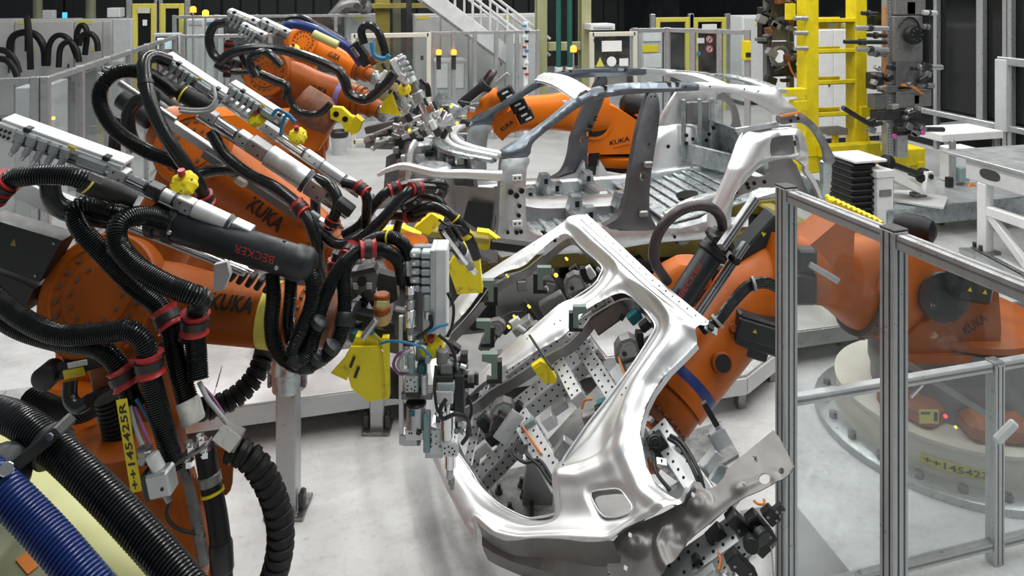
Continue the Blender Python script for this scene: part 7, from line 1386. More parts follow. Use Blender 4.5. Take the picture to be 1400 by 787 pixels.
# grey gun hinge body behind
t = thing('gun_hinge', 'dark grey gun hinge housing under the ribbed hoses', 'housing', at(510, 380, 3.0)); F2 = FP((482, 372), (520, 372), 3.0)
MB().slab(F2, [(0, 4), (30, 6), (36, -2), (32, -24), (16, -32), (2, -24)], -6, 16).obj('housing', 'alu_dark', t); MB().slab(F2, [(-4, 2), (30, 10), (34, 4), (0, -4)], -8, 12).obj('cover', 'steel_dark', t); MB().slab(F2, [(34, 0), (60, -6), (62, -36), (46, -46), (34, -24)], -2, 16).obj('yoke', 'steel_dark', t)
for q in (6, 24): MB().box(F2, (q, -7, -16), (7, 2, 9), .5).obj('reflector', 'box_white', t)
MB().lathe(F2.p(14, -7, -10), -FV, [(0, 6*F2.u), (2*F2.u, 6*F2.u)], 16).obj('hinge_pin', 'plastic_black', t)
for q in ((476, 392), (500, 395), (512, 405)): MB().rcyl(at(q[0], q[1], 3.0), at(q[0]+8, q[1]+14, 3.0), .03, 12).obj('strut', 'steel_dark', t)
# wrist adapter with clamps and teal paint
t = thing('tool_changer', 'rusty tool changer with teal paint between wrist and yellow shield', 'tool changer', at(480, 445, 2.92)); F2 = FP((440, 436), (500, 450), 2.92)
MB().rcyl(F2.p(0), F2.p(22), 34*F2.u, 24).obj('master_plate', 'rust', t); MB().rcyl(F2.p(22), F2.p(34), 26*F2.u, 24).obj('tool_plate', 'teal_paint', t); MB().box(F2, (60, 6, 16), (50, 20, 12), 2).obj('arm', 'plastic_dark', t); MB().box(F2, (46, -10, -6), (22, 16, 14), 2).obj('valve', 'teal', t); MB().box(F2, (76, 8, 8), (30, 16, 10), 2).obj('perforated_plate', 'steel', t)
for q in ((432, 447), (450, 480), (430, 495)): MB().lathe(at(q[0], q[1], 2.6), at(q[0]+6, q[1]-8, 2.6)-at(q[0], q[1], 2.6), [(0, .02), (.008, .032), (.03, .032), (.038, .02)], 16).obj('ball_clamp', 'plastic_dark', t)
MB().tube(crom([at(*p) for p in ((500, 448, 2.85), (515, 438, 2.84), (532, 446, 2.84), (536, 462, 2.84))], 6), .02, 10).obj('black_tube', 'rubber', t); MB().box(FP((506, 452), (520, 456), 2.78), (0, 0, 0), (12, 10, 8), 2).obj('blue_fitting', 'blue_wire', t)
# yellow shield
t = thing('yellow_shield', 'folded yellow sheet shield hanging under the rivet gun', 'shield', at(505, 510, 2.82))
for poly, D0, D1 in ((((479, 474), (516, 474), (528, 490), (531, 545), (503, 549), (480, 530), (472, 500)), 2.78, .01), (((486, 460), (508, 462), (526, 478), (516, 476), (480, 475)), 2.80, .05), (((522, 462), (531, 462), (532, 545), (529, 545)), 2.76, .03), (((452, 510), (470, 490), (484, 466), (481, 500), (474, 520)), 2.84, .01)):
    MB().prism([at(*p, D0) for p in poly], FV*D1).obj('sheet', 'yellow_dirty', t)
for q in ((488, 508), (482, 494)): F3 = FP((q[0]-3, q[1]+8), (q[0]+3, q[1]-8), 2.775); MB().box(F3, (8, -.6, 0), (16, .6, 4), 0).obj('slot', 'plastic_black', t)
MB().prism([at(531, 545, 2.86), at(531, 500, 2.86), at(552, 520, 2.9), at(552, 545, 2.9)], FV*.01).obj('dark_backing', 'steel_dark', t)
# ---- steel legs and feet on the floor
for (x0, x1, y0, y1, l) in ((381, 408, 515, 695, 'square steel post with cone top under the nearest robot arm'), (507, 526, 540, 586, 'short square steel post with bolted foot under the yellow shield')):
    p = onZ((x0+x1)/2, y1, 0); D = depth(p); t = thing('support_post', l, 'post', p, 'square steel posts of the walkway'); wd = (x1-x0)/FPX*D; zt = CAMZ-(y0-HOR)/FPX*D; Fl = Fr(p, RV)
    MB().box(Fl, (0, 0, zt/2), (wd, wd, zt), .006).obj('post', 'alu', t); MB().box(Fl, (0, 0, .012), (wd*2, wd*1.8, .024), .004).obj('foot_plate', 'steel', t)
    for s in (-1, 1): MB().box(Fl, (s*wd*.75, -.02, .06), (.03, .06, .1), .006).obj('foot_bracket', 'steel_dark', t); MB().lathe(Fl.p(s*wd*.8, -.03, .03), UV, [(0, .016), (.05, .016), (.05, .01), (.1, .01)], 6).obj('anchor_bolt', 'steel_dark', t)
    if x0 < 400:
        MB().lathe(Vector((p.x, p.y, zt-.06)), UV, [(0, .085), (.1, .09), (.11, .10), (.13, .10), (.22, .085), (.26, .08)], 24).obj('cone_socket', 'galv', t)
        for s in (-1, 1): MB().box(Fl, (s*.092, -.02, zt+.02), (.02, .04, .12), .004).obj('toggle', 'steel', t)
# ================================================================ right background: tower, grippers, bellows axis, tables
TY = 8.0
tw = thing('yellow_tower', 'yellow steel tower frame with ladder-like plates at the right back', 'tower', onY(1143, 262, TY))
for x0, x1 in ((1102, 1120), (1170, 1186)):
    wb(MB(), x0, -25, x1, 214, TY, .2).obj('post', 'yellow', tw)
    for s in (-1, 1): a = onY((x0+x1)/2+s*8, 175, TY); b = onY((x0+x1)/2+s*16, 214, TY); c = onY((x0+x1)/2+s*8, 214, TY); MB().prism([a, b, c], (0, .04, 0)).obj('gusset', 'yellow', tw)
for y in (28, 70, 113, 157):
    a = onY(1118, y, TY); b = onY(1172, y, TY); MB().box(WF, ((a.x+b.x)/2, TY+.02, a.z), (b.x-a.x, .03, .05), .005).obj('rung', 'yellow', tw); MB().box(WF, ((a.x+b.x)/2, TY+.34, a.z), (b.x-a.x, .03, .05), .005).obj('rung', 'yellow', tw); MB().box(WF, ((a.x+b.x)/2, TY+.18, a.z-.03), (b.x-a.x, .3, .012), .002).obj('plate', 'yellow_mustard', tw)
wb(MB(), 1121, 30, 1160, 39, TY+.3, .05).obj('sign_board', 'yellow', tw); wb(MB(), 1132, 31.5, 1146, 38, TY+.29, .02).obj('sign_face', 'white', tw); wb(MB(), 1149, 31.5, 1157, 38, TY+.29, .02).obj('sign_face', 'white', tw)
wb(MB(), 1088, 214, 1266, 226, TY+.02, .3).obj('base_beam', 'yellow', tw); wb(MB(), 1128, 200, 1205, 212, TY-.15, .15).obj('base_beam', 'yellow', tw)
for x0, x1, y1 in ((1135, 1145, 262), (1256, 1265, 235), (1092, 1100, 262)):
    wb(MB(), x0, 222, x1, y1, TY, .16).obj('foot', 'yellow', tw); wb(MB(), x0-1, y1, x1+1, y1+8, TY, .18).obj('foot_pad', 'plastic_black', tw)
wb(MB(), 1074, 122, 1104, 131, TY-.1, .12).obj('arm', 'yellow', tw); wb(MB(), 1086, 138, 1104, 152, TY-.1, .12).obj('arm', 'yellow', tw); wb(MB(), 1076, 5, 1088, 27, TY+.05, .05).obj('loop', 'yellow', tw); wb(MB(), 1178, 146, 1225, 158, TY-.05, .12).obj('arm', 'yellow', tw)
wb(MB(), 1141, 180, 1147, 214, TY+.1, .06).obj('stub', 'yellow', tw); wb(MB(), 1133, 177, 1160, 184, TY+.05, .2).obj('cast_seat', 'cast', tw)
for y in (25, 45, 66): a = onY(1086, y, TY); b = onY(1104, y, TY); MB().rcyl(a, b, .03, 12).obj('pin', 'alu', tw)
def col_holes(x0, x1, y0, y1, Y, t, m='alu'):
    o = wb(MB(), x0, y0, x1, y1, Y, .09).obj('drilled_column', m, t); mb = MB(); n = int((y1-y0)/4.2)
    for i in range(n):
        for f in (.3, .7): c = onY(x0+(x1-x0)*f, y0+(i+.5)*(y1-y0)/n, Y); mb.lathe(c, (0, -1, 0), [(0, .007), (.001, .007)], 6)
    mb.obj('bores', 'hole', o)['kind'] = 'stuff'
gr = thing('hanging_gripper', 'grey drilled gripper with black round motor at the right back', 'gripper', onY(1220, 262, 7.7)); GY = 7.6
col_holes(1212, 1222, -10, 262, GY, gr); col_holes(1254, 1261, 60, 130, GY+.1, gr)
for q, m, nm in (((1222, 22, 1262, 84), 'cast', 'motor_plate'), ((1224, -5, 1266, 20), 'cast', 'upper_housing'), ((1226, 84, 1258, 118), 'alu_dark', 'valve_block'), ((1226, 125, 1274, 145), 'cast', 'lower_housing'), ((1196, 130, 1214, 148), 'alu_dark', 'bracket'), ((1240, 2, 1252, 20), 'yellow_mustard', 'yellow_marker'), ((1250, 130, 1257, 142), 'yellow', 'yellow_marker'), ((1200, 152, 1260, 162), 'steel_dark', 'cross_bar'), ((1194, 100, 1210, 122), 'steel_dark', 'hub_housing'), ((1226, 172, 1266, 184), 'steel_dark', 'cross_bar'), ((1210, 118, 1228, 126), 'alu_dark', 'joint'), ((1228, 184, 1242, 215), 'alu', 'lower_post')): wb(MB(), *q, GY-.06, .14).obj(nm, m, gr)
c = onY(1245, 47, GY-.1); MB().lathe(c, (0, -1, 0), [(0, .115), (.05, .125), (.09, .11), (.1, .06)], 28).obj('round_motor', 'plastic_black', gr); MB().bolts(c+Vector((0, -.1, 0)), (0, -1, 0), .07, 8, .012, .01).obj('motor_screws', 'steel', gr)['kind'] = 'stuff'; MB().torus(c+Vector((0, .02, .06)), (0, 1, 0), .15, .012, 20, 6, -80, 80).obj('cable_arc', 'plastic_black', gr)
for y, x0, x1, m in ((38, 1170, 1214, 'alu'), (48, 1186, 1212, 'plastic_black'), (57, 1154, 1212, 'plastic_black'), (67, 1172, 1214, 'alu'), (18, 1178, 1200, 'plastic_black'), (73, 1188, 1212, 'steel'), (17, 1262, 1280, 'alu_light'), (91, 1256, 1288, 'alu'), (116, 1256, 1276, 'cast'), (176, 1226, 1290, 'steel_dark'), (36, 1262, 1270, 'cast')):
    a, b = onY(x0, y, GY-.1), onY(x1, y+1, GY-.1); MB().rcyl(a, b, .032 if m != 'plastic_black' else .026, 12).obj('pin', m, gr); MB().rcyl(a.lerp(b, .35), a.lerp(b, .5), .042, 12).obj('pin_collar', 'steel_dark', gr)
MB().tube(crom([onY(*p, GY-.15) for p in ((1152, 147), (1165, 155), (1178, 163), (1192, 170), (1205, 168))], 5), .03, 8).obj('swing_arm', 'plastic_black', gr); MB().tube([onY(1232, 116, GY-.1), onY(1246, 118, GY-.14), onY(1262, 129, GY-.1)], .016, 8).obj('orange_cable', 'orange_wire', gr); MB().tube(crom([onY(1209, y, GY-.05) for y in (10, 40, 70, 100, 124)], 3), .016, 8).obj('orange_cable', 'orange_wire', gr)
for q in ((1222, 186), (1261, 181)): MB().lathe(onY(*q, GY-.16), (0, -1, 0), [(0, .03), (.02, .03)], 10).obj('pink_tag', 'pink', gr)
for k in range(26): x, y = rng.uniform(1190, 1270), rng.choice((rng.uniform(85, 120), rng.uniform(145, 190))); MB().box(Fr(onY(x, y, GY-.12), (1, 0, rng.uniform(-.6, .6))), (0, 0, 0), (rng.uniform(.04, .13), .07, rng.uniform(.03, .08)), .006).obj('fitting', rng.choice(('steel_dark', 'plastic_black', 'cast', 'alu_dark', 'alu')), gr)
g2_ = thing('hanging_gripper', 'dark grey gripper plate with round hole left of the yellow tower', 'gripper', onY(1065, 230, 8.6)); GY = 8.5
col_holes(1048, 1054, -10, 115, GY, g2_, 'alu_dark'); col_holes(1080, 1086, -10, 120, GY, g2_, 'alu_dark')
for q, m in (((1054, -5, 1080, 22), 'steel_dark'), ((1056, 24, 1078, 55), 'cast'), ((1055, 58, 1086, 66), 'alu_dark'), ((1056, 90, 1090, 104), 'steel_dark'), ((1042, 10, 1050, 60), 'plastic_black')): wb(MB(), *q, GY-.04, .12).obj('plate', m, g2_)
MB().torus(onY(1066, 77, GY-.05), (0, 1, 0), .12, .035, 24, 8).obj('ring_plate', 'cast', g2_); MB().torus(onY(1092, 88, GY-.05), (0, 1, 0), .08, .03, 20, 8).obj('ring_plate', 'steel_dark', g2_)
for k in range(30): x, y = rng.uniform(1040, 1096), rng.uniform(-5, 115); MB().box(Fr(onY(x, y, GY-.12), (1, 0, rng.uniform(-.8, .8))), (0, 0, 0), (rng.uniform(.04, .16), .08, rng.uniform(.03, .1)), .006).obj('fitting', rng.choice(('steel_dark', 'plastic_black', 'cast', 'alu_dark', 'rust')), g2_)
MB().tube(crom([onY(*p, GY-.2) for p in ((1078, 85), (1084, 100), (1092, 106), (1098, 100))], 5), .014, 8).obj('orange_cable', 'orange_wire', g2_)
# bellows axis
BY = 6.75; bl = thing('bellows_axis', 'lifting axis with black bellows and white column', 'machine', onY(1192, 330, BY))
a, b = onY(1166, 224, BY), onY(1199, 224, BY); zb = onY(1166, 302, BY).z; n = 9; dz = (a.z-zb)/n
for i in range(n):
    z = zb+dz*(i+.5); mb = MB(); wd = (b.x-a.x); mb.box(WF, ((a.x+b.x)/2, BY+.2, z), (wd, .4, dz*.55), dz*.2); mb.obj('bellows_fold', 'rubber_matt', bl)
MB().box(WF, ((a.x+b.x)/2, BY+.21, (a.z+zb)/2), ((b.x-a.x)*.86, .34, a.z-zb), .01).obj('bellows_core', 'plastic_black', bl); MB().box(WF, ((a.x+b.x)/2+.06, BY+.2, a.z+.02), (b.x-a.x+.1, .46, .03), .006).obj('top_plate', 'white', bl)
gb(MB(), 1200, 238, 1222, BY-.05, .3).obj('column', 'white', bl); wb(MB(), 1199, 234, 1223, 242, BY-.06, .32).obj('column_cap', 'white', bl); wb(MB(), 1203, 260, 1219, 268, BY-.06, .02).obj('nameplate', 'cast', bl); gb(MB(), 1166, 302, 1200, BY+.02, .36).obj('lower_column', 'box_grey', bl)
MB().prism([onY(1222, 232, BY), onY(1262, 258, BY), onY(1262, 266, BY), onY(1222, 246, BY)], (0, .3, 0)).obj('side_arm', 'white', bl)
sh = thing('drive_shaft', 'black drive shaft with two wheels and white bearing bracket', 'shaft', onY(1262, 262, 6.9)); SY = 6.85
a, b = onY(1212, 222, SY), onY(1262, 240, SY); d = (b-a).normalized(); MB().rcyl(a, b, .035, 14).obj('shaft', 'plastic_black', sh)
for p in (a, b): MB().lathe(p-d*.04, d, [(0, .06), (.01, .085), (.05, .09), (.08, .085), (.09, .05)], 22).obj('wheel', 'rubber_matt', sh)
MB().slab(Fr(onY(1272, 262, SY-.1), (1, 0, 0)), [(-.07, -.03), (.07, -.03), (.07, .08), (.045, .22), (-.03, .22), (-.05, .1)], 0, .06).obj('bearing_bracket', 'white', sh); MB().lathe(onY(1272, 241, SY-.1), (0, -1, 0), [(0, .03), (.02, .03)], 14).obj('bearing', 'plastic_black', sh); wb(MB(), 1252, 265, 1268, 284, SY, .1).obj('pedestal', 'steel', sh)
# galvanised platform with white sheets behind
p = [onZ(1222, 284, .35), onZ(1338, 275, .35), onZ(1400, 268, .35), onZ(1400, 232, .35), onZ(1230, 245, .35)]
t = thing('walkway_platform', 'galvanised checker plate platform beside the bellows axis', 'platform', p[0]); MB().prism(p, (0, 0, -.015)).obj('deck_plate', 'checker_big', t); MB().box(WF, ((p[0].x+p[2].x)/2, p[0].y+.0, .24), (p[2].x-p[0].x+.2, .04, .2), .005).obj('front_beam', 'galv', t)
for f in (0.1, .5, .9): q = p[0].lerp(p[2], f); MB().box(WF, (q.x, p[0].y+.3, .07), (.08, .08, .14), .006).obj('foot', 'steel', t)
t = thing('steel_plate', 'pale folded steel sheet lying on the galvanised platform', 'sheet', onZ(1255, 275, .36)); MB().prism([onZ(1222, 276, .365), onZ(1290, 286, .365), onZ(1296, 272, .365), onZ(1258, 262, .365), onZ(1222, 262, .365)], (0, 0, .02)).obj('sheet', 'white_worn', t)
# white table with checker top
tb2 = thing('work_table', 'white steel table with checker plate top at the right edge', 'table', onZ(1370, 360, 0)); ZT = .98
P0, P1 = onZ(1346, 345, 0), onZ(1400, 375, 0); TX0, TY1 = P0.x-.05, P0.y+.05; TY0 = TY1-1.3; TX1 = TX0+1.6
MB().box(WF, ((TX0+TX1)/2, (TY0+TY1)/2+.15, ZT-.015), (TX1-TX0+.1, TY1-TY0+.5, .03), .004).obj('table_top', 'checker_big', tb2)
for y in (TY1-.05, TY0+.05):
    for x in (TX0+.06, TX1-.06): MB().box(WF, (x, y, (ZT-.25)/2), (.11, .11, ZT-.25), .008).obj('leg', 'white', tb2); MB().box(WF, (x, y, .015), (.2, .2, .03), .004).obj('foot_plate', 'steel', tb2)
for x in (TX0+.06, TX1-.06): MB().box(WF, (x-.0, (TY0+TY1)/2, ZT-.14), (.10, TY1-TY0+.3, .22), .01).obj('apron', 'white', tb2); MB().box(WF, (x, (TY0+TY1)/2, .45), (.09, TY1-TY0-.1, .1), .008).obj('stretcher', 'white', tb2)
MB().box(WF, ((TX0+TX1)/2, TY0+.05, ZT-.14), (TX1-TX0, .1, .22), .01).obj('apron', 'white', tb2)
for y in (TY1-.15, TY0+.3): 
    q = Vector((TX0+.008, y, ZT-.14)); MB().loft([(q, Vector((0, 1, 0)), UV, .12, .055), (q-Vector((.002, 0, 0)), Vector((0, 1, 0)), UV, .12, .055)], 20, 2.6).obj('slot_hole', 'sheet_dark', tb2)
F = Fr((TX0+.06, TY1-.1, .42), (0, -1, -.9)); MB().box(F, (.28, 0, 0), (.6, .07, .08), .006).obj('brace', 'white', tb2); MB().box(WF, (TX0-.012, (TY0+TY1)/2-.2, ZT-.1), (.006, .12, .05), 0).obj('label', 'teal_paint', tb2)
wt = thing('switch_cabinet', 'white switch cabinet on a slim post with orange cables', 'cabinet', onY(1320, 330, 7.6)); CY = 7.3
wb(MB(), 1306, 204, 1336, 250, CY, .25).obj('box', 'white', wt); gb(MB(), 1302, 192, 1308, CY-.05, .06).obj('post', 'alu', wt); wb(MB(), 1313, 230, 1326, 248, CY-.08, .08).obj('switch', 'teal_paint', wt); wb(MB(), 1297, 243, 1304, 262, CY-.1, .06).obj('cable_chain', 'plastic_black', wt); wb(MB(), 1298, 318, 1312, 331, CY-.1, .2).obj('foot', 'white', wt)
MB().tube(crom([onY(*p, CY-.1) for p in ((1328, 250), (1321, 262), (1322, 275), (1330, 278), (1336, 268), (1332, 252))], 5), .02, 8).obj('orange_cable', 'orange_wire', wt); MB().tube(crom([onY(*p, CY-.15) for p in ((1300, 274), (1292, 284), (1288, 300), (1284, 305))], 5), .03, 8).obj('orange_cable', 'orange_wire', wt); MB().tube(crom([onY(*p, CY-.12) for p in ((1298, 270), (1290, 284), (1286, 302))], 5), .03, 8).obj('black_cable', 'plastic_black', wt)
t = thing('side_table', 'thin white table top in front of the dark glass wall', 'table', onY(1330, 215, 8.4)); wb(MB(), 1288, 184, 1372, 189, 8.4, .6).obj('table_top', 'white', t)
for x in (1296, 1362): gb(MB(), x, 188, x+6, 8.5, .08).obj('leg', 'alu', t)
wb(MB(), 1310, 190, 1356, 204, 8.7, .3).obj('shelf_box', 'plastic_black', t)
t = thing('cable_duct', 'grey channel lying on the floor before the white table', 'duct', onZ(1365, 365, 0)); a, b = onZ(1318, 338, .05), onZ(1410, 388, .05); F = Fr(a, b-a); L = (b-a).length; MB().box(F, (L/2, 0, -.025), (L, .12, .05), .006).obj('channel', 'alu', t); MB().box(F, (L/2, .1, -.02), (L, .05, .06), .006).obj('edge', 'steel', t)
for f in (.02, .12): MB().rcyl(F.p(L*f, .1, 0), F.p(L*f, .1, .06), .02, 8).obj('bolt', 'steel_dark', t)
t = thing('yellow_chain', 'row of yellow roller pieces beside the bellows axis', 'chain', onY(1165, 300, 5.9))
for i in range(10): q = at(1136+i*7, 274+i*3.2, 5.6); MB().box(Fr(q, RV*.9-UV*.2), (0, 0, 0), (.05, .09, .04), .01).rcyl(q+Vector((0, -.05, 0)), q+Vector((0, .05, .02)), .02, 8).obj('roller', 'yellow', t)
for x in (1145, 1190): q = at(x, 284+(x-1145)*.45, 5.65); MB().cyl((q.x, q.y, 0), q, .025, n=8).obj('stand', 'steel_dark', t)
F = FP((1130, 278), (1206, 312), 5.65); MB().box(F, (40, 0, -6), (86, 12, 6), 1).obj('guide', 'steel_dark', t); MB().box(F, (78, -2, -2), (20, 14, 6), 1).obj('end_stop', 'lamp_yellow' if 0 else 'yellow', t)
# galvanised corner platform behind the robot forearm
pp = [onZ(930, 512, .24), onZ(975, 462, .24), onZ(1062, 452, .24), onZ(1064, 478, .24), onZ(1020, 512, .24), onZ(968, 520, .24)]
t = thing('walkway_platform', 'galvanised corner platform under the forearm of the handling robot', 'platform', pp[4]); MB().prism(pp, (0, 0, -.012)).obj('deck_plate', 'checker', t)
for a, b in ((pp[3], pp[4]), (pp[4], pp[5]), (pp[5], pp[0])): F = Fr(a, b-a); L = (b-a).length; MB().box(F, (L/2, 0, -.07), (L, .03, .11), .004).obj('fascia', 'alu_light', t)
for q in (pp[4], pp[5], pp[3], pp[1]): MB().box(WF, (q.x*.98+pp[0].x*.02, q.y+.06, .06), (.06, .06, .13), .004).obj('foot', 'steel', t)
# bolted floor plate and bracket seen through the lower opening
q = [onZ(663, 648, .02), onZ(720, 636, .02), onZ(757, 640, .02), onZ(765, 715, .02), onZ(690, 712, .02)]
t = thing('floor_plate', 'scuffed bolted steel plate on the floor seen through the panel', 'plate', q[0]); MB().prism(q, (0, 0, -.02)).obj('plate', 'concrete_stain', t)
for b in ((671, 647), (682, 674), (713, 665), (716, 680), (697, 700)): c = onZ(b[0], b[1], .02); MB().lathe(c, UV, [(0, .022), (.02, .022), (.02, .012), (.05, .012)], 6).obj('bolt', 'steel_dark', t)
F = Fr(onZ(732, 690, .02), RV); MB().slab(F, [(-.07, 0), (.09, 0), (.10, .24), (.02, .34), (-.04, .28)], 0, .1).obj('bracket', 'sheet_grey', t); MB().box(F, (-.02, -.02, .01), (.02, .3, .03), .003).obj('rib', 'steel_dark', t)
# concrete step in the lower right
a = [onZ(1052, 700, .10), onZ(1088, 690, .10), onZ(1178, 800, .10), onZ(1060, 800, .10)]
t = thing('floor_kerb', 'grey kerb plate on the floor between panel and fence', 'kerb', a[0]); MB().prism(a, (0, 0, -.10)).obj('kerb', 'sheet_grey', t)
a = [onZ(1000, 700, .03), onZ(1054, 690, .03), onZ(1054, 720, .03), onZ(1020, 760, .03)]; t = thing('floor_plate', 'stained floor plate below the black clamp actuators', 'plate', a[0]); MB().prism(a, (0, 0, -.03)).obj('plate', 'concrete_stain', t)
a = [onZ(940, 590, .02), onZ(985, 575, .02), onZ(1010, 620, .02), onZ(960, 650, .02), onZ(925, 620, .02)]; t = thing('floor_plate', 'stained floor plate below the wrist of the handling robot', 'plate', a[0]); MB().prism(a, (0, 0, -.02)).obj('plate', 'concrete_stain', t)
# labels on the right robot
def arc_text(txt, a0, wd, z, r, ht, m, parent, c): return letters(txt, lambda u, v: c+Vector((math.cos(a0+u*wd/r)*r, math.sin(a0+u*wd/r)*r, z+v*ht)), m, parent, .02)
q = at(1307, 648, 3.95); ang = math.atan2(q.y-bc.y, q.x-bc.x)
mb = MB(); vs = []
for i in range(13):
    a = ang+(i/12-.5)*.34/.668
    for z in (.095, .155): vs.append(bc+Vector((math.cos(a)*.668, math.sin(a)*.668, z)))
mb.add(vs, [(2*i, 2*i+2, 2*i+3, 2*i+1) for i in range(12)]).obj('number_label', 'yellow_tape', rob); arc_text('++145423', ang, .31, .125, .6695, .038, 'plastic_black', rob, bc)
q = at(1270, 569, 3.95); F = Fr(q, RV); MB().box(F, (0, 0, 0), (.105, .006, .075), .001).obj('warning_label', 'yellow_tape', rob); MB().box(F, (.035, -.004, 0), (.02, .003, .05), 0).box(F, (-.02, -.004, .02), (.05, .003, .012), 0).obj('label_print', 'plastic_black', rob)
MB().lathe(at(1292, 568, 3.98), -FV, [(0, .010), (.008, .010)], 10).obj('red_lamp', 'led_red', rob); MB().lathe(at(1306, 583, 3.98), -FV, [(0, .008), (.008, .008)], 10).obj('yellow_lamp', 'lamp_yellow', rob)
F = FP((1245, 500), (1385, 590), 3.92); MB().box(F, (70, 0, 0), (150, 10, 8), 1).obj('drilled_bar', 'alu_dark', rob); MB().box(FP((1248, 540), (1262, 525), 3.95), (8, 0, 0), (24, 3, 3), .3).obj('lever', 'chrome', rob)
# ================================================================ far left: dress packs of the two far robots and their gun
valve_unit((312, 18), (352, 34), 6.0, 'far small valve unit with white lid above the far robot', 4, .55, .06, .7, big=False, ends=False)
valve_unit((330, 36), (362, 52), 5.9, 'second far valve unit below the first', 4, .5, .06, .7, big=False, ends=False)
valve_unit((357, 30), (395, 48), 6.3, 'far valve unit behind the far robot elbow', 3, .5, .06, .7, big=False, ends=False)
for pts, r, l, rg in ((((310, 30, 5.8), (292, 36, 5.8), (286, 56, 5.8), (295, 78, 5.8), (318, 88, 5.8)), .045, 'leftmost black hose loop of the far robot', ()), (((300, 85, 5.7), (318, 72, 5.7), (350, 66, 5.7), (395, 70, 5.7), (455, 92, 5.7), (470, 108, 5.7), (478, 128, 5.7), (500, 136, 5.7), (525, 118, 5.7), (540, 100, 5.7)), .05, 'long black hose lying along the far robot arm', ()), (((350, 105, 5.6), (342, 88, 5.6), (346, 76, 5.6), (366, 72, 5.6), (385, 90, 5.6)), .04, 'black hose loop over the far robot elbow', ()), (((330, 60, 6), (332, 75, 6), (345, 95, 6), (375, 110, 6), (392, 118, 6), (392, 135, 6)), .045, 'black hose crossing below the far robot elbow', ()), (((314, 55, 5.9), (312, 80, 5.9), (310, 105, 5.9)), .04, 'upright black hose with red bushings at the far robot', ((.15, 'red', 1.0), (.75, 'red', 1.0))), (((295, 88, 5.9), (310, 96, 5.9), (340, 98, 5.9), (355, 92, 5.9)), .035, 'low black hose bend behind the white valve lid', ()), (((395, 130, 5.7), (402, 148, 5.7), (418, 156, 5.7), (438, 154, 5.7), (452, 142, 5.7)), .035, 'black hose sagging under the far robot arm', ()), (((392, 25, 7.6), (412, 24, 7.6), (440, 38, 7.6), (470, 55, 7.6), (480, 65, 7.6)), .045, 'black hose along the farthest bright robot', ()), (((498, 60, 6.4), (494, 42, 6.4), (503, 34, 6.4), (516, 42, 6.4), (524, 62, 6.4), (528, 80, 6.4)), .045, 'black hose loop standing above the far rivet gun', ()), (((575, 108, 5.8), (584, 118, 5.8), (586, 132, 5.8)), .03, 'black hose falling along the far rivet gun', ())):
    H(pts, r*.8, l, 'rubber', 0, rings=rg, n=10)
H(((390, 38, 7.4), (402, 33, 7.4), (430, 40, 7.4), (460, 55, 7.4), (480, 68, 7.4), (495, 88, 7.4)), .05, 'blue hose on the farthest bright orange robot', 'blue_hose', 0)
t = thing('yellow_tube', 'yellow-green tube beside the blue hose of the farthest robot', 'tube', at(440, 55, 7.3)); MB().rcyl(at(428, 46, 7.3), at(462, 62, 7.3), .045).obj('tube', 'yellow_pale', t)
t = thing('drive_unit', 'dark drive block with blue wires above the far rivet gun', 'drive', at(505, 75, 6.5)); F = FP((486, 62), (510, 95), 6.5)
MB().box(F, (14, 0, 0), (36, 16, 16), 2).obj('block', 'plastic_dark', t); MB().box(F, (30, -4, 8), (14, 10, 10), 2).obj('cap', 'rust', t); MB().box(F, (8, -8, -4), (16, 4, 6), 1).obj('plate', 'steel', t); MB().tube(crom([at(*p) for p in ((508, 58, 6.3), (512, 75, 6.3), (525, 80, 6.3), (532, 75, 6.3))], 5), .02, 8).obj('blue_tube', 'blue_wire', t)
H(((372, 158, 3.3), (380, 150, 3.3), (396, 158, 3.3), (402, 168, 3.3)), .008, 'blue wire arch beside the second yellow motor cap', 'blue_wire', 0, name='cable', cat='cable'); H(((384, 186, 3.3), (386, 170, 3.3), (392, 158, 3.3), (404, 166, 3.3)), .008, 'second blue wire arch beside the second yellow motor cap', 'blue_wire', 0, name='cable', cat='cable')
# far rivet gun on the third robot
fg = thing('rivet_gun', 'far rivet gun with white plug block behind the car bonnet', 'rivet gun', at(560, 140, 6.0)); F = FP((545, 75), (600, 190), 6.0)
for x, m, r, o in ((0, 'alu', 6, 0), (14, 'chrome', 5, -4), (28, 'alu_light', 8, 0), (44, 'steel', 6, 4), (56, 'alu', 9, 0), (72, 'chrome', 6, -3), (86, 'alu_light', 7, 0), (100, 'steel', 5, 2)): MB().rcyl(F.p(x, o), F.p(x+14, o), r*F.u, 14).obj('stage', m, fg)
G = FP((545, 78), (563, 112), 5.9)
MB().box(G, (18, 0, -8), (40, 14, 10), 1.5).obj('plug_block', 'box_white', fg)
for k in range(4): MB().box(G, (4+k*8, -6, 4), (6, 10, 12), 1.5).obj('plug_module', 'connector', fg)
for k in range(60):
    f = rng.random(); x, y = 530+f*70+rng.uniform(-26, 22), 95+f*95+rng.uniform(-20, 14); Gk = Fr(at(x, y, rng.uniform(5.8, 6.3)), RV*math.cos(1.1)+UV*math.sin(1.1)*rng.choice((1, -1)), UV, 6/FPX); m = rng.choice(('steel', 'chrome', 'alu_light', 'alu', 'plastic_black', 'steel_dark', 'box_white'))
    if k % 2: MB().rcyl(Gk.p(-5), Gk.p(rng.uniform(3, 9)), rng.uniform(2, 4.5)*Gk.u, 10).obj('fitting', m, fg)
    else: MB().box(Gk, (0, 0, 0), (rng.uniform(6, 16), 9, rng.uniform(5, 10)), 1).obj('fitting', m, fg)
MB().rcyl(at(533, 108, 5.8), at(534, 122, 5.8), .04).obj('brass_cup', 'amber', fg)
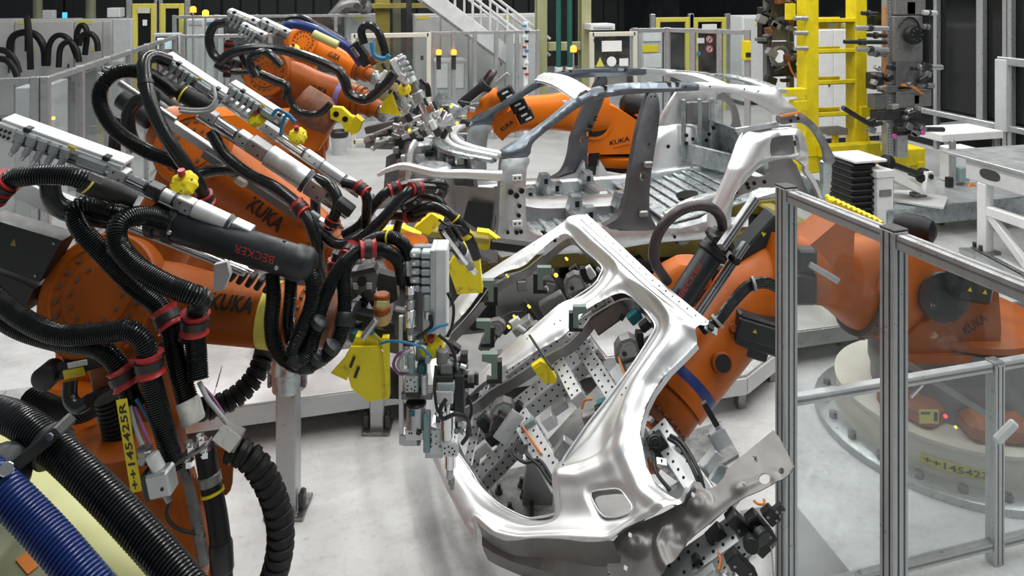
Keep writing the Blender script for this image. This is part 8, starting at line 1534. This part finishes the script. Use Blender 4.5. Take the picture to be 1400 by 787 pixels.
t = thing('yellow_shield', 'yellow triangular shield on the far rivet gun', 'shield', at(538, 145, 5.9)); MB().prism([at(535, 127, 5.9), at(543, 150, 5.9), at(548, 158, 5.9), at(518, 154, 5.9), at(524, 138, 5.9)], FV*.05).obj('sheet', 'yellow', t)
ff = thing('clamp_fixture', 'silver clamp fixture with long jaws behind the car bonnet', 'fixture', at(570, 180, 6.6))
for a, b, D, r, m in (((498, 190), (600, 150), 6.5, 8, 'alu_light'), ((550, 188), (618, 158), 6.3, 9, 'alu_light'), ((500, 178), (540, 168), 6.6, 12, 'alu_dark'), ((540, 165), (600, 172), 6.6, 10, 'steel_dark')): Fk = FP(a, b, D); L = math.dist(a, b); MB().box(Fk, (L/2, 0, 0), (L, r, r*.8), 1).obj('jaw', m, ff)
for k in range(50): x = rng.uniform(505, 650); y = 185-(x-505)*.22+rng.uniform(-18, 14); Gk = Fr(at(x, y, rng.uniform(6.3, 6.9)), RV+UV*rng.uniform(-.5, .6), UV, 6.5/FPX); MB().box(Gk, (0, 0, 0), (rng.uniform(5, 16), 9, rng.uniform(4, 11)), 1).obj('fitting', rng.choice(('steel', 'chrome', 'alu_light', 'alu', 'plastic_black', 'steel_dark', 'plastic_black')), ff)
for q in ((604, 150), (625, 168), (617, 145), (560, 178)): MB().lathe(at(q[0], q[1], 6.2), -FV, [(0, .014), (.01, .014)], 8).obj('indicator_lamp', 'lamp_yellow', ff)
MB().tube(crom([at(*p) for p in ((500, 198, 6.6), (530, 200, 6.6), (560, 198, 6.6))], 5), .03, 8).obj('hose', 'grey_wire', ff); gb(MB(), 540, 190, 580, 6.6, .25).obj('pedestal', 'steel_dark', ff); gb(MB(), 605, 180, 640, 6.9, .25).obj('pedestal', 'steel_dark', ff)
# machinery behind the left aisle fence
for q, Y, dy, m, l, ex in (((20, 120, 60, 200), 9.5, .8, 'box_grey', 'grey machine block behind the left aisle fence, front', (('lamp', (70, 160, 74, 164), 'lamp_yellow'),)), ((70, 100, 118, 170), 11.0, .8, 'alu_dark', 'dark machine block behind the left aisle fence, middle', (('panel', (74, 108, 92, 130), 'box_grey'), ('panel', (98, 112, 112, 140), 'steel_dark'))), ((128, 84, 166, 140), 13.0, .7, 'box_grey', 'grey machine block behind the left aisle fence, rear', (('panel', (132, 92, 146, 110), 'alu_dark'), ('lamp', (126, 150, 130, 154), 'lamp_amber')))): block('machine_housing', 'machine', l, q, Y, dy, m, True, ex)
hall_column(133, 141, 10.4, None, 'yellow_mustard', 'mustard yellow post behind the left aisle fence', 'guard_post', 'post', z1=1.25)
